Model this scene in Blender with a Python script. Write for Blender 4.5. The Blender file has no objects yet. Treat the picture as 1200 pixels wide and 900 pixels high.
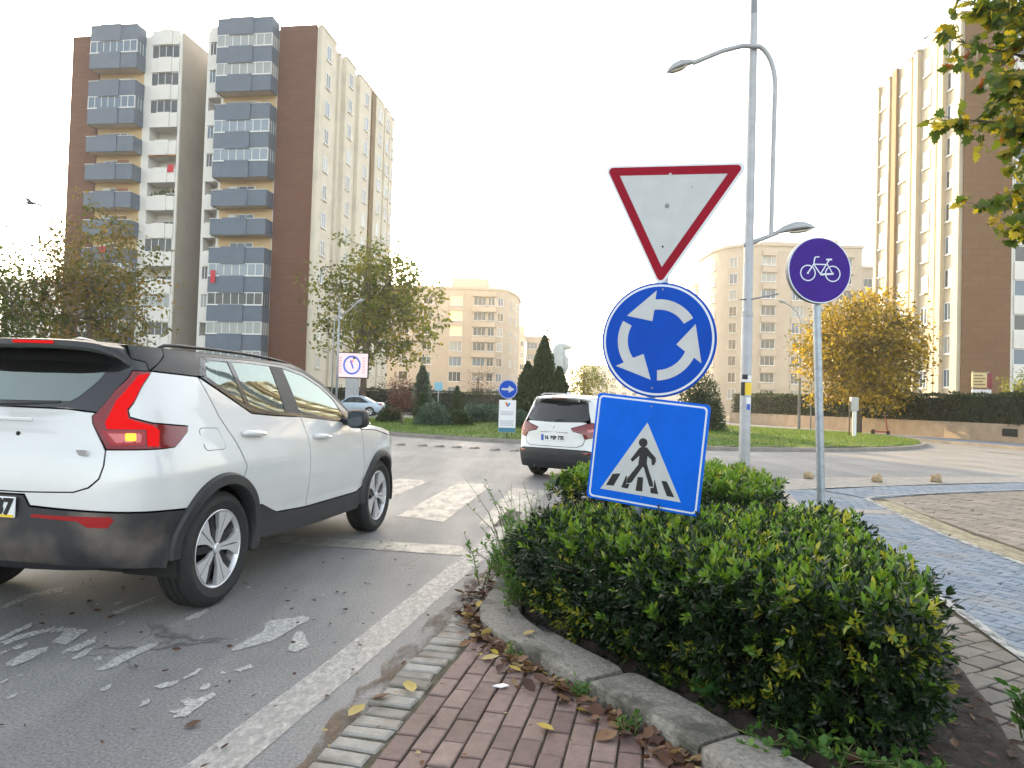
import bpy, bmesh, math, random
import numpy as np
from mathutils import Vector, Matrix
from mathutils.geometry import delaunay_2d_cdt

scene = bpy.context.scene
COL = scene.collection
R = math.radians
rng = np.random.default_rng(7)
random.seed(7)

# ------------------------------------------------------------------ objects
def link(o, parent=None):
    COL.objects.link(o)
    if parent is not None:
        o.parent = parent
    return o

def tag(o, label=None, cat=None, group=None, kind=None):
    if label: o["label"] = label
    if cat: o["category"] = cat
    if group: o["group"] = group
    if kind: o["kind"] = kind
    return o

def thing(name, label, cat, loc=(0, 0, 0), rotz=0.0, group=None):
    o = bpy.data.objects.new(name, None)
    o.empty_display_size = 0.2
    o.location = loc
    o.rotation_euler = (0, 0, rotz)
    link(o)
    return tag(o, label, cat, group)

def copy_tree(o, parent=None):
    c = o.copy()
    COL.objects.link(c)
    if parent is not None: c.parent = parent
    for ch in list(o.children):
        copy_tree(ch, c)
    return c

def fast_mesh(name, V, F, mats=None, smooth=True, face_mat=None):
    """V (n,3) array, F (m,k) array of equal sized faces."""
    V = np.ascontiguousarray(V, dtype=np.float32); F = np.ascontiguousarray(F, dtype=np.int32)
    me = bpy.data.meshes.new(name)
    n, k = F.shape
    me.vertices.add(len(V)); me.vertices.foreach_set("co", V.ravel())
    me.loops.add(n * k); me.loops.foreach_set("vertex_index", F.ravel())
    me.polygons.add(n); me.polygons.foreach_set("loop_start", np.arange(0, n * k, k, dtype=np.int32))
    me.polygons.foreach_set("use_smooth", np.full(n, smooth, dtype=bool))
    if face_mat is not None:
        me.polygons.foreach_set("material_index", np.asarray(face_mat, dtype=np.int32))
    me.update(calc_edges=True)
    for m in (mats or []): me.materials.append(m)
    return me

class MB:
    """Collects shapes, builds them as one mesh object."""
    def __init__(s):
        s.v = []; s.f = []; s.m = []; s.mi = 0
    def mat(s, i):
        s.mi = i; return s
    def add(s, vs, fs):
        b = len(s.v)
        s.v.extend([tuple(map(float, p)) for p in vs])
        for f in fs:
            s.f.append(tuple(b + i for i in f)); s.m.append(s.mi)
        return s
    def box(s, c, d, rz=0.0, M=None):
        x, y, z = d[0] / 2, d[1] / 2, d[2] / 2
        P = [(-x, -y, -z), (x, -y, -z), (x, y, -z), (-x, y, -z), (-x, -y, z), (x, -y, z), (x, y, z), (-x, y, z)]
        m = M if M is not None else Matrix.Rotation(rz, 3, 'Z')
        P = [tuple(m @ Vector(p) + Vector(c)) for p in P]
        return s.add(P, [(0, 3, 2, 1), (4, 5, 6, 7), (0, 1, 5, 4), (1, 2, 6, 5), (2, 3, 7, 6), (3, 0, 4, 7)])
    def bb(s, a, b):
        return s.box([(a[i] + b[i]) / 2 for i in range(3)], [abs(b[i] - a[i]) for i in range(3)])
    def tube(s, pts, rad, n=10, caps=True, up=None):
        pts = [Vector(p) for p in pts]
        if not hasattr(rad, '__len__'): rad = [rad] * len(pts)
        b = len(s.v); prev = None
        for i, p in enumerate(pts):
            d = (pts[min(i + 1, len(pts) - 1)] - pts[max(i - 1, 0)]).normalized()
            if prev is None:
                a = Vector((0, 0, 1)) if abs(d.z) < .9 else Vector((1, 0, 0))
                u = d.cross(a).normalized()
            else:
                u = (prev - d * prev.dot(d)).normalized()
            w = d.cross(u); prev = u
            for j in range(n):
                t = 2 * math.pi * j / n
                q = p + (u * math.cos(t) + w * math.sin(t)) * rad[i]
                s.v.append((q.x, q.y, q.z))
        for i in range(len(pts) - 1):
            for j in range(n):
                k = (j + 1) % n
                s.f.append((b + i * n + j, b + i * n + k, b + (i + 1) * n + k, b + (i + 1) * n + j)); s.m.append(s.mi)
        if caps:
            s.f.append(tuple(b + j for j in reversed(range(n)))); s.m.append(s.mi)
            e = b + (len(pts) - 1) * n
            s.f.append(tuple(e + j for j in range(n))); s.m.append(s.mi)
        return s
    def lathe(s, prof, n=24, M=None, closed=False, caps=True):
        """prof: list of (r, h); axis local Z, moved by 4x4 M."""
        M = M or Matrix.Identity(4)
        b = len(s.v); L = len(prof)
        for r, h in prof:
            for j in range(n):
                t = 2 * math.pi * j / n
                q = M @ Vector((r * math.cos(t), r * math.sin(t), h))
                s.v.append((q.x, q.y, q.z))
        for i in range(L if closed else L - 1):
            i2 = (i + 1) % L
            for j in range(n):
                k = (j + 1) % n
                s.f.append((b + i * n + j, b + i * n + k, b + i2 * n + k, b + i2 * n + j)); s.m.append(s.mi)
        if not closed and caps:
            if prof[0][0] > 1e-6: s.f.append(tuple(b + j for j in reversed(range(n)))); s.m.append(s.mi)
            if prof[-1][0] > 1e-6: s.f.append(tuple(b + (L - 1) * n + j for j in range(n))); s.m.append(s.mi)
        return s
    def prism(s, poly, z0, z1, M=None):
        """flat polygon (x,y) extruded from z0 to z1 (in the frame M)."""
        M = M or Matrix.Identity(4)
        n = len(poly)
        a = sum(poly[i][0] * poly[(i + 1) % n][1] - poly[(i + 1) % n][0] * poly[i][1] for i in range(n))
        if a < 0: poly = list(reversed(poly))
        P = [M @ Vector((p[0], p[1], z0)) for p in poly] + [M @ Vector((p[0], p[1], z1)) for p in poly]
        F = [tuple(reversed(range(n))), tuple(range(n, 2 * n))]
        for i in range(n):
            k = (i + 1) % n
            F.append((i, k, n + k, n + i))
        return s.add([tuple(p) for p in P], F)
    def sheet(s, poly, z=0.0):
        n = len(poly)
        a = sum(poly[i][0] * poly[(i + 1) % n][1] - poly[(i + 1) % n][0] * poly[i][1] for i in range(n))
        if a < 0: poly = list(reversed(poly))
        return s.add([(p[0], p[1], p[2] if len(p) > 2 else z) for p in poly], [tuple(range(n))])
    def build(s, name, mats, parent=None, smooth=False, bevel=0, seg=1, angle=None, loc=None):
        if not isinstance(mats, (list, tuple)): mats = [mats]
        me = bpy.data.meshes.new(name)
        me.from_pydata(s.v, [], s.f)
        for m in mats: me.materials.append(m)
        me.polygons.foreach_set("material_index", s.m)
        if bevel:
            bm = bmesh.new(); bm.from_mesh(me)
            ed = [e for e in bm.edges if len(e.link_faces) == 2 and e.calc_face_angle(0) > .5]
            bmesh.ops.bevel(bm, geom=ed, offset=bevel, segments=seg, affect='EDGES', profile=.6, clamp_overlap=True)
            bm.to_mesh(me); bm.free()
        if smooth:
            me.polygons.foreach_set("use_smooth", [True] * len(me.polygons))
            if angle or smooth == 'auto':
                me.set_sharp_from_angle(angle=angle or R(35))
        me.update()
        o = bpy.data.objects.new(name, me)
        if loc: o.location = loc
        return link(o, parent)

def mesh_obj(name, me, parent=None, loc=None, rotz=None):
    o = bpy.data.objects.new(name, me)
    if loc is not None: o.location = loc
    if rotz is not None: o.rotation_euler = (0, 0, rotz)
    return link(o, parent)

def text_mesh(body, size, mat, name='lettering', parent=None, M=None, depth=0.001, align='CENTER', offset=0.0, sx=1.0):
    cu = bpy.data.curves.new(name, 'FONT'); cu.body = body; cu.size = size; cu.align_x = align; cu.align_y = 'CENTER'
    cu.extrude = depth; cu.offset = offset
    t = bpy.data.objects.new(name, cu); COL.objects.link(t)
    me = bpy.data.meshes.new_from_object(t.evaluated_get(bpy.context.evaluated_depsgraph_get()))
    bpy.data.objects.remove(t)
    if sx != 1.0: me.transform(Matrix.Diagonal((sx, 1, 1, 1)))
    if M is not None: me.transform(M)
    me.materials.clear(); me.materials.append(mat); me.name = name
    return link(bpy.data.objects.new(name, me), parent)

# ------------------------------------------------------------------ materials
def nodes_of(name):
    m = bpy.data.materials.new(name); m.use_nodes = True
    nt = m.node_tree
    b = nt.nodes["Principled BSDF"]
    return m, nt, b

def c4(c): return (c[0], c[1], c[2], 1.0)

def mat(name, col, rough=.6, metal=0.0, var=0.0, vscale=6.0, bump=0.0, bscale=40.0, coat=0.0, spec=.5,
        stain=None, stain_scale=1.5, stain_amt=.4, emit=None, estr=0.0, coords='Object', detail=5.0):
    m, nt, b = nodes_of(name)
    b.inputs["Base Color"].default_value = c4(col)
    b.inputs["Roughness"].default_value = rough
    b.inputs["Metallic"].default_value = metal
    b.inputs["Specular IOR Level"].default_value = spec
    if coat:
        b.inputs["Coat Weight"].default_value = coat
        b.inputs["Coat Roughness"].default_value = .04
    if emit:
        b.inputs["Emission Color"].default_value = c4(emit); b.inputs["Emission Strength"].default_value = estr
    tc = nt.nodes.new("ShaderNodeTexCoord")
    last = None
    if var:
        n = nt.nodes.new("ShaderNodeTexNoise"); n.inputs["Scale"].default_value = vscale; n.inputs["Detail"].default_value = detail
        n.inputs["Roughness"].default_value = .62
        nt.links.new(tc.outputs[coords], n.inputs["Vector"])
        rp = nt.nodes.new("ShaderNodeValToRGB")
        rp.color_ramp.elements[0].position = .3; rp.color_ramp.elements[1].position = .7
        rp.color_ramp.elements[0].color = c4([max(0, k * (1 - var)) for k in col])
        rp.color_ramp.elements[1].color = c4([min(1, k * (1 + var)) for k in col])
        nt.links.new(n.outputs["Fac"], rp.inputs["Fac"]); last = rp.outputs["Color"]
    if stain:
        n = nt.nodes.new("ShaderNodeTexNoise"); n.inputs["Scale"].default_value = stain_scale; n.inputs["Detail"].default_value = 8
        nt.links.new(tc.outputs[coords], n.inputs["Vector"])
        rp = nt.nodes.new("ShaderNodeValToRGB")
        rp.color_ramp.elements[0].position = .5; rp.color_ramp.elements[1].position = .68
        rp.color_ramp.elements[0].color = (0, 0, 0, 1); rp.color_ramp.elements[1].color = (stain_amt,) * 3 + (1,)
        nt.links.new(n.outputs["Fac"], rp.inputs["Fac"])
        mx = nt.nodes.new("ShaderNodeMix"); mx.data_type = 'RGBA'
        nt.links.new(rp.outputs["Color"], mx.inputs[0])
        if last: nt.links.new(last, mx.inputs[6])
        else: mx.inputs[6].default_value = c4(col)
        mx.inputs[7].default_value = c4(stain); last = mx.outputs[2]
    if last: nt.links.new(last, b.inputs["Base Color"])
    if bump:
        n = nt.nodes.new("ShaderNodeTexNoise"); n.inputs["Scale"].default_value = bscale; n.inputs["Detail"].default_value = 6
        nt.links.new(tc.outputs[coords], n.inputs["Vector"])
        bp = nt.nodes.new("ShaderNodeBump"); bp.inputs["Strength"].default_value = bump; bp.inputs["Distance"].default_value = .02
        nt.links.new(n.outputs["Fac"], bp.inputs["Height"]); nt.links.new(bp.outputs["Normal"], b.inputs["Normal"])
    return m

def leaf_mat(name, stops, trans=.35, rough=.5, spec=.4):
    """colour comes from each leaf's own random value"""
    m, nt, b = nodes_of(name)
    at = nt.nodes.new("ShaderNodeAttribute"); at.attribute_name = "var"
    rp = nt.nodes.new("ShaderNodeValToRGB")
    el = rp.color_ramp.elements
    while len(el) < len(stops): el.new(.5)
    for e, (p, c) in zip(el, stops): e.position = p; e.color = c4(c)
    nt.links.new(at.outputs["Fac"], rp.inputs["Fac"])
    nt.links.new(rp.outputs["Color"], b.inputs["Base Color"])
    b.inputs["Roughness"].default_value = rough
    b.inputs["Specular IOR Level"].default_value = spec
    tr = nt.nodes.new("ShaderNodeBsdfTranslucent")
    mu = nt.nodes.new("ShaderNodeMix"); mu.data_type = 'RGBA'; mu.blend_type = 'MULTIPLY'; mu.inputs[0].default_value = 1
    nt.links.new(rp.outputs["Color"], mu.inputs[6]); mu.inputs[7].default_value = (1.35, 1.5, .8, 1)
    nt.links.new(mu.outputs[2], tr.inputs["Color"])
    mx = nt.nodes.new("ShaderNodeMixShader"); mx.inputs[0].default_value = trans
    nt.links.new(b.outputs[0], mx.inputs[1]); nt.links.new(tr.outputs[0], mx.inputs[2])
    nt.links.new(mx.outputs[0], nt.nodes["Material Output"].inputs["Surface"])
    return m

def glass_mat(name, tint=(.5, .6, .58), rough=.02, refl=1.5):
    m, nt, b = nodes_of(name)
    nt.nodes.remove(b)
    tr = nt.nodes.new("ShaderNodeBsdfTransparent"); tr.inputs["Color"].default_value = c4(tint)
    gl = nt.nodes.new("ShaderNodeBsdfGlossy"); gl.inputs["Roughness"].default_value = rough; gl.inputs["Color"].default_value = (.80, .93, .88, 1)
    fr = nt.nodes.new("ShaderNodeFresnel"); fr.inputs["IOR"].default_value = refl
    mx = nt.nodes.new("ShaderNodeMixShader")
    nt.links.new(fr.outputs[0], mx.inputs[0]); nt.links.new(tr.outputs[0], mx.inputs[1]); nt.links.new(gl.outputs[0], mx.inputs[2])
    nt.links.new(mx.outputs[0], nt.nodes["Material Output"].inputs["Surface"])
    return m

# ------------------------------------------------------------------ camera
HAZE = .0005
EYE = 1.40
F_PX = 836.0
PITCH = math.atan(20 / 836); ROLL = R(1.7)
fw = Vector((0, math.cos(PITCH), math.sin(PITCH)))
r0 = Vector((1, 0, 0)); u0 = r0.cross(fw)
rt = r0 * math.cos(ROLL) + u0 * math.sin(ROLL)
up = u0 * math.cos(ROLL) - r0 * math.sin(ROLL)
cam = bpy.data.cameras.new("camera")
cam.sensor_width = 36; cam.sensor_fit = 'HORIZONTAL'; cam.lens = F_PX / 1200 * 36
cam.clip_start = .05; cam.clip_end = 5000
cam_o = bpy.data.objects.new("camera", cam); COL.objects.link(cam_o)
Mc = Matrix((rt, up, -fw)).transposed().to_4x4(); Mc.translation = Vector((0, 0, EYE))
cam_o.matrix_world = Mc
scene.camera = cam_o

# ------------------------------------------------------------------ light
SUN_AZ = R(-20)     # to the left of straight ahead, low behind the left tower
SUN_EL = R(15.0)
world = bpy.data.worlds.new("World"); scene.world = world
world.use_nodes = True
wn = world.node_tree
bg = wn.nodes["Background"]
sky = wn.nodes.new("ShaderNodeTexSky"); sky.sky_type = 'NISHITA'; sky.sun_disc = False
sky.sun_elevation = SUN_EL; sky.sun_rotation = SUN_AZ
sky.air_density = 1.0; sky.dust_density = 2.5; sky.ozone_density = 1.0; sky.altitude = 50
hs = wn.nodes.new("ShaderNodeHueSaturation"); hs.inputs["Saturation"].default_value = .55
wn.links.new(sky.outputs[0], hs.inputs["Color"]); wm = wn.nodes.new("ShaderNodeMix"); wm.data_type = 'RGBA'; wm.blend_type = 'MULTIPLY'; wm.inputs[0].default_value = 1; wm.inputs[7].default_value = (1.05, 1.0, .91, 1)
wn.links.new(hs.outputs[0], wm.inputs[6]); wn.links.new(wm.outputs[2], bg.inputs[0]); bg.inputs[1].default_value = .15
sl = bpy.data.lights.new("sun", 'SUN'); sl.energy = 2.3; sl.angle = R(.5); sl.color = (1, .72, .38)
so = bpy.data.objects.new("sun", sl); COL.objects.link(so)
sd = Vector((math.sin(SUN_AZ) * math.cos(SUN_EL), math.cos(SUN_AZ) * math.cos(SUN_EL), math.sin(SUN_EL)))
so.rotation_euler = (-sd).to_track_quat('-Z', 'Y').to_euler()
so.location = sd * 100
vs = scene.view_settings
vs.view_transform = 'Standard'; vs.look = 'None'; vs.gamma = 1.0; vs.use_curve_mapping = False
vs.exposure = 2.38
scene.cycles.use_denoising = True
scene.cycles.max_bounces = 8
scene.cycles.transparent_max_bounces = 24
scene.cycles.sample_clamp_indirect = 6.0
scene.cycles.caustics_reflective = False; scene.cycles.caustics_refractive = False
M = {}
M['white_paint'] = mat('car white paint', (.62, .625, .63), .22, coat=1.0, var=.03, vscale=3, spec=.5)
M['black_gloss'] = mat('car gloss black', (.012, .013, .016), .12, coat=.6)
M['roof_black'] = mat('car black roof', (.016, .017, .019), .45, coat=.12, var=.3, vscale=60)
M['clad'] = mat('grey black plastic', (.022, .023, .027), .55, var=.2, vscale=12, bump=.05, bscale=400)
M['clad_dirty'] = mat('grey black plastic with road dirt', (.022, .023, .027), .55, stain=(.16, .13, .11), stain_scale=2.6, stain_amt=.75, bump=.05, bscale=400)
M['rubber'] = mat('tyre rubber', (.018, .018, .019), .75, var=.25, vscale=20, bump=.1, bscale=120)
M['alloy'] = mat('cut alloy', (.70, .70, .72), .34, metal=.55)
M['black_alloy'] = mat('black alloy', (.015, .015, .017), .3)
M['chrome'] = mat('chrome', (.7, .7, .72), .12, metal=1)
M['dark'] = mat('dark interior', (.012, .012, .013), .8)
M['seat'] = mat('seat fabric', (.03, .032, .036), .8)
M['red_lens'] = mat('red lamp lens', (.24, .004, .006), .15, coat=.4, emit=(1, .012, .012), estr=.012)
M['red_dark'] = mat('dark red lamp lens', (.16, .004, .008), .12, coat=.6)
M['red_lit'] = mat('lit red lamp', (.45, .004, .005), .6, spec=.08, emit=(1, .010, .008), estr=.07)
M['amber_lit'] = mat('lit amber lamp', (.9, .4, .02), .3, emit=(1, .40, .03), estr=.22)
M['lens_clear'] = mat('clear lamp lens', (.55, .12, .12), .1, coat=.6)
M['glass_side'] = glass_mat('car side glass', (.42, .52, .48), refl=3.6)
M['glass_dark'] = glass_mat('car privacy glass', (.05, .06, .07), refl=1.6)
M['plate'] = mat('number plate', (.75, .76, .78), .35)
M['plate_blue'] = mat('plate blue band', (.02, .09, .45), .35)
M['ink'] = mat('black ink', (.008, .008, .01), .5)
M['yellow'] = mat('yellow sticker', (.8, .55, .03), .5)
M['steel'] = mat('galvanised steel', (.33, .37, .42), .42, metal=.7, var=.18, vscale=18, bump=.05, bscale=60)
M['lamp_grey'] = mat('painted grey steel', (.36, .37, .39), .5, metal=.35, var=.12, vscale=5)
M['sign_blue'] = mat('blue sign sheeting', (.0, .115, .66), .5, var=.10, vscale=5, spec=.14)
M['sign_blue_dark'] = mat('roundabout sign blue', (.0, .062, .44), .5, var=.10, vscale=5, spec=.14)
M['sign_white'] = mat('white sign sheeting', (.50, .515, .53), .45, var=.07, vscale=7, spec=.3)
M['sign_edge'] = mat('pale sign border', (.66, .70, .76), .4)
M['sign_red'] = mat('red sign sheeting', (.27, .003, .018), .5, var=.12, vscale=6, spec=.14)
M['sign_purple'] = mat('violet blue sign sheeting', (.042, .012, .22), .5, spec=.15, var=.1, vscale=5)
M['sign_back'] = mat('grey sign back', (.2, .21, .23), .5, metal=.4)
M['white_plain'] = mat('white plastic', (.74, .74, .76), .45)
M['leaf_wood'] = mat('bark', (.13, .10, .075), .85, var=.3, vscale=9, bump=.5, bscale=18)
M['bark_dark'] = mat('dark bark', (.06, .048, .04), .85, var=.3, vscale=9, bump=.5, bscale=18)
M['stone'] = mat('weathered white stone', (.55, .55, .54), .7, var=.12, vscale=3, bump=.2, bscale=14)
M['boulder'] = mat('tan boulder', (.33, .25, .15), .8, var=.3, vscale=8, bump=.5, bscale=14)
M['concrete'] = mat('kerb concrete', (.235, .22, .195), .9, var=.36, vscale=40, bump=.8, bscale=60, stain=(.045, .045, .032), stain_scale=4.5, stain_amt=.85)
M['wall_stone'] = mat('rendered low wall', (.36, .27, .19), .85, var=.2, vscale=1.6, bump=.3, bscale=9)
# ------------------------------------------------------------------ ground and paving
def clip_poly(subject, clipper):
    """Sutherland-Hodgman, clipper convex and counter-clockwise"""
    out = list(subject)
    n = len(clipper)
    for i in range(n):
        if not out: return []
        ax, ay = clipper[i]; bx, by = clipper[(i + 1) % n]
        inp, out = out, []
        def side(p): return (bx - ax) * (p[1] - ay) - (by - ay) * (p[0] - ax)
        for j in range(len(inp)):
            p, q = inp[j], inp[(j + 1) % len(inp)]
            sp, sq = side(p), side(q)
            if sp >= 0: out.append(p)
            if (sp >= 0) != (sq >= 0):
                t = sp / (sp - sq); out.append((p[0] + (q[0] - p[0]) * t, p[1] + (q[1] - p[1]) * t))
    return out

def ccw(poly):
    a = sum(poly[i][0] * poly[(i + 1) % len(poly)][1] - poly[(i + 1) % len(poly)][0] * poly[i][1] for i in range(len(poly)))
    return list(poly) if a > 0 else list(reversed(poly))

def shrink(poly, d):
    n = len(poly); out = []
    for i in range(n):
        p0, p1, p2 = Vector(poly[i - 1]), Vector(poly[i]), Vector(poly[(i + 1) % n])
        a = (p1 - p0); b = (p2 - p1)
        if a.length < 1e-6 or b.length < 1e-6: return None
        a.normalize(); b.normalize()
        na = Vector((-a.y, a.x)); nb = Vector((-b.y, b.x))
        m = na + nb
        if m.length < 1e-4: return None
        m.normalize(); k = d / max(.3, m.dot(na))
        out.append((p1.x + m.x * k, p1.y + m.y * k))
    return out

def set_face_var(me, vals, name="var"):
    a = me.attributes.new(name, 'FLOAT', 'FACE'); a.data.foreach_set("value", np.asarray(vals, dtype=np.float32))

def pave(name, region, origin, ang, L, W, gap, z, m, jit=.0025, chamfer=.005, stagger=.5, herring=False):
    region = ccw(region)
    ca, sa = math.cos(ang), math.sin(ang)
    loc = [((p[0] - origin[0]) * ca + (p[1] - origin[1]) * sa, -(p[0] - origin[0]) * sa + (p[1] - origin[1]) * ca) for p in region]
    x0 = min(p[0] for p in loc); x1 = max(p[0] for p in loc); y0 = min(p[1] for p in loc); y1 = max(p[1] for p in loc)
    V, F, A = [], [], []
    rects = []
    if not herring:
        for i in range(math.floor(x0 / W) - 1, math.ceil(x1 / W) + 1):
            off = stagger * L * (i % 2) + random.uniform(-.006, .006)
            for j in range(math.floor((y0 - off) / L) - 1, math.ceil((y1 - off) / L) + 1):
                rects.append((i * W, j * L + off, (i + 1) * W, (j + 1) * L + off))
    else:
        u = W
        for i in range(math.floor(x0 / u) - 4, math.ceil(x1 / u) + 4):
            for j in range(math.floor(y0 / u) - 4, math.ceil(y1 / u) + 4):
                k = (i - j) % 4
                if k == 0: rects.append((i * u, j * u, (i + 2) * u, (j + 1) * u))
                elif k == 3: rects.append((i * u, j * u - 0, (i + 1) * u, (j + 2) * u))
    for (a, b, c, d) in rects:
        g = gap / 2 + random.uniform(0, .0015)
        q = [(a + g, b + g), (c - g, b + g), (c - g, d - g), (a + g, d - g)]
        cx, cy = (a + c) / 2, (b + d) / 2
        t = random.uniform(-.012, .012)
        q = [(cx + (p[0] - cx) - (p[1] - cy) * t, cy + (p[1] - cy) + (p[0] - cx) * t) for p in q]
        w = [(origin[0] + p[0] * ca - p[1] * sa, origin[1] + p[0] * sa + p[1] * ca) for p in q]
        w = clip_poly(w, region)
        if len(w) < 3: continue
        area = abs(sum(w[i][0] * w[(i + 1) % len(w)][1] - w[(i + 1) % len(w)][0] * w[i][1] for i in range(len(w)))) / 2
        if area < W * L * .06: continue
        w2 = [p for i, p in enumerate(w) if (Vector(p) - Vector(w[i - 1])).length > .004]
        if len(w2) < 3: continue
        inn = shrink(ccw(w2), chamfer)
        if inn is None: continue
        w2 = ccw(w2)
        dz = random.gauss(0, jit); tx, ty = random.gauss(0, jit * 5), random.gauss(0, jit * 5)
        n = len(w2); base = len(V)
        mx = sum(p[0] for p in w2) / n; my = sum(p[1] for p in w2) / n
        H = lambda p: z + dz + tx * (p[0] - mx) + ty * (p[1] - my)
        V += [(p[0], p[1], H(p) - .016) for p in w2] + [(p[0], p[1], H(p) - chamfer * .8) for p in w2] + [(p[0], p[1], H(p)) for p in inn]
        val = random.random()
        for i in range(n):
            k = (i + 1) % n
            F.append((base + i, base + k, base + n + k, base + n + i)); F.append((base + n + i, base + n + k, base + 2 * n + k, base + 2 * n + i)); A += [val, val]
        F.append(tuple(range(base + 2 * n, base + 3 * n))); A.append(val)
    me = bpy.data.meshes.new(name); me.from_pydata(V, [], F); me.materials.append(m); set_face_var(me, A); me.update()
    o = mesh_obj(name, me); o["kind"] = 'structure'
    return o

def paver_mat(name, stops, rough=.8, noise=.22, nscale=22, dirt=(.12, .09, .06), dirt_amt=.5, dscale=2.2, speck=90):
    m, nt, b = nodes_of(name)
    at = nt.nodes.new("ShaderNodeAttribute"); at.attribute_name = "var"
    rp = nt.nodes.new("ShaderNodeValToRGB"); el = rp.color_ramp.elements
    while len(el) < len(stops): el.new(.5)
    for e, (p, c) in zip(el, stops): e.position = p; e.color = c4(c)
    nt.links.new(at.outputs["Fac"], rp.inputs["Fac"])
    tc = nt.nodes.new("ShaderNodeTexCoord")
    n1 = nt.nodes.new("ShaderNodeTexNoise"); n1.inputs["Scale"].default_value = nscale; n1.inputs["Detail"].default_value = 8; n1.inputs["Roughness"].default_value = .7
    nt.links.new(tc.outputs["Object"], n1.inputs["Vector"])
    r1 = nt.nodes.new("ShaderNodeMapRange"); r1.inputs[1].default_value = .3; r1.inputs[2].default_value = .7; r1.inputs[3].default_value = 1 - noise; r1.inputs[4].default_value = 1 + noise
    nt.links.new(n1.outputs["Fac"], r1.inputs[0])
    mu = nt.nodes.new("ShaderNodeVectorMath"); mu.operation = 'SCALE'
    nt.links.new(rp.outputs["Color"], mu.inputs[0]); nt.links.new(r1.outputs[0], mu.inputs["Scale"])
    n2 = nt.nodes.new("ShaderNodeTexNoise"); n2.inputs["Scale"].default_value = dscale; n2.inputs["Detail"].default_value = 9
    nt.links.new(tc.outputs["Object"], n2.inputs["Vector"])
    r2 = nt.nodes.new("ShaderNodeMapRange"); r2.inputs[1].default_value = .48; r2.inputs[2].default_value = .72; r2.inputs[4].default_value = dirt_amt
    nt.links.new(n2.outputs["Fac"], r2.inputs[0])
    mx = nt.nodes.new("ShaderNodeMix"); mx.data_type = 'RGBA'
    nt.links.new(r2.outputs[0], mx.inputs[0]); nt.links.new(mu.outputs[0], mx.inputs[6]); mx.inputs[7].default_value = c4(dirt)
    nt.links.new(mx.outputs[2], b.inputs["Base Color"])
    b.inputs["Roughness"].default_value = rough
    n3 = nt.nodes.new("ShaderNodeTexNoise"); n3.inputs["Scale"].default_value = speck; n3.inputs["Detail"].default_value = 4
    nt.links.new(tc.outputs["Object"], n3.inputs["Vector"])
    bp = nt.nodes.new("ShaderNodeBump"); bp.inputs["Strength"].default_value = .45; bp.inputs["Distance"].default_value = .006
    nt.links.new(n3.outputs["Fac"], bp.inputs["Height"]); nt.links.new(bp.outputs["Normal"], b.inputs["Normal"])
    return m

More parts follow.
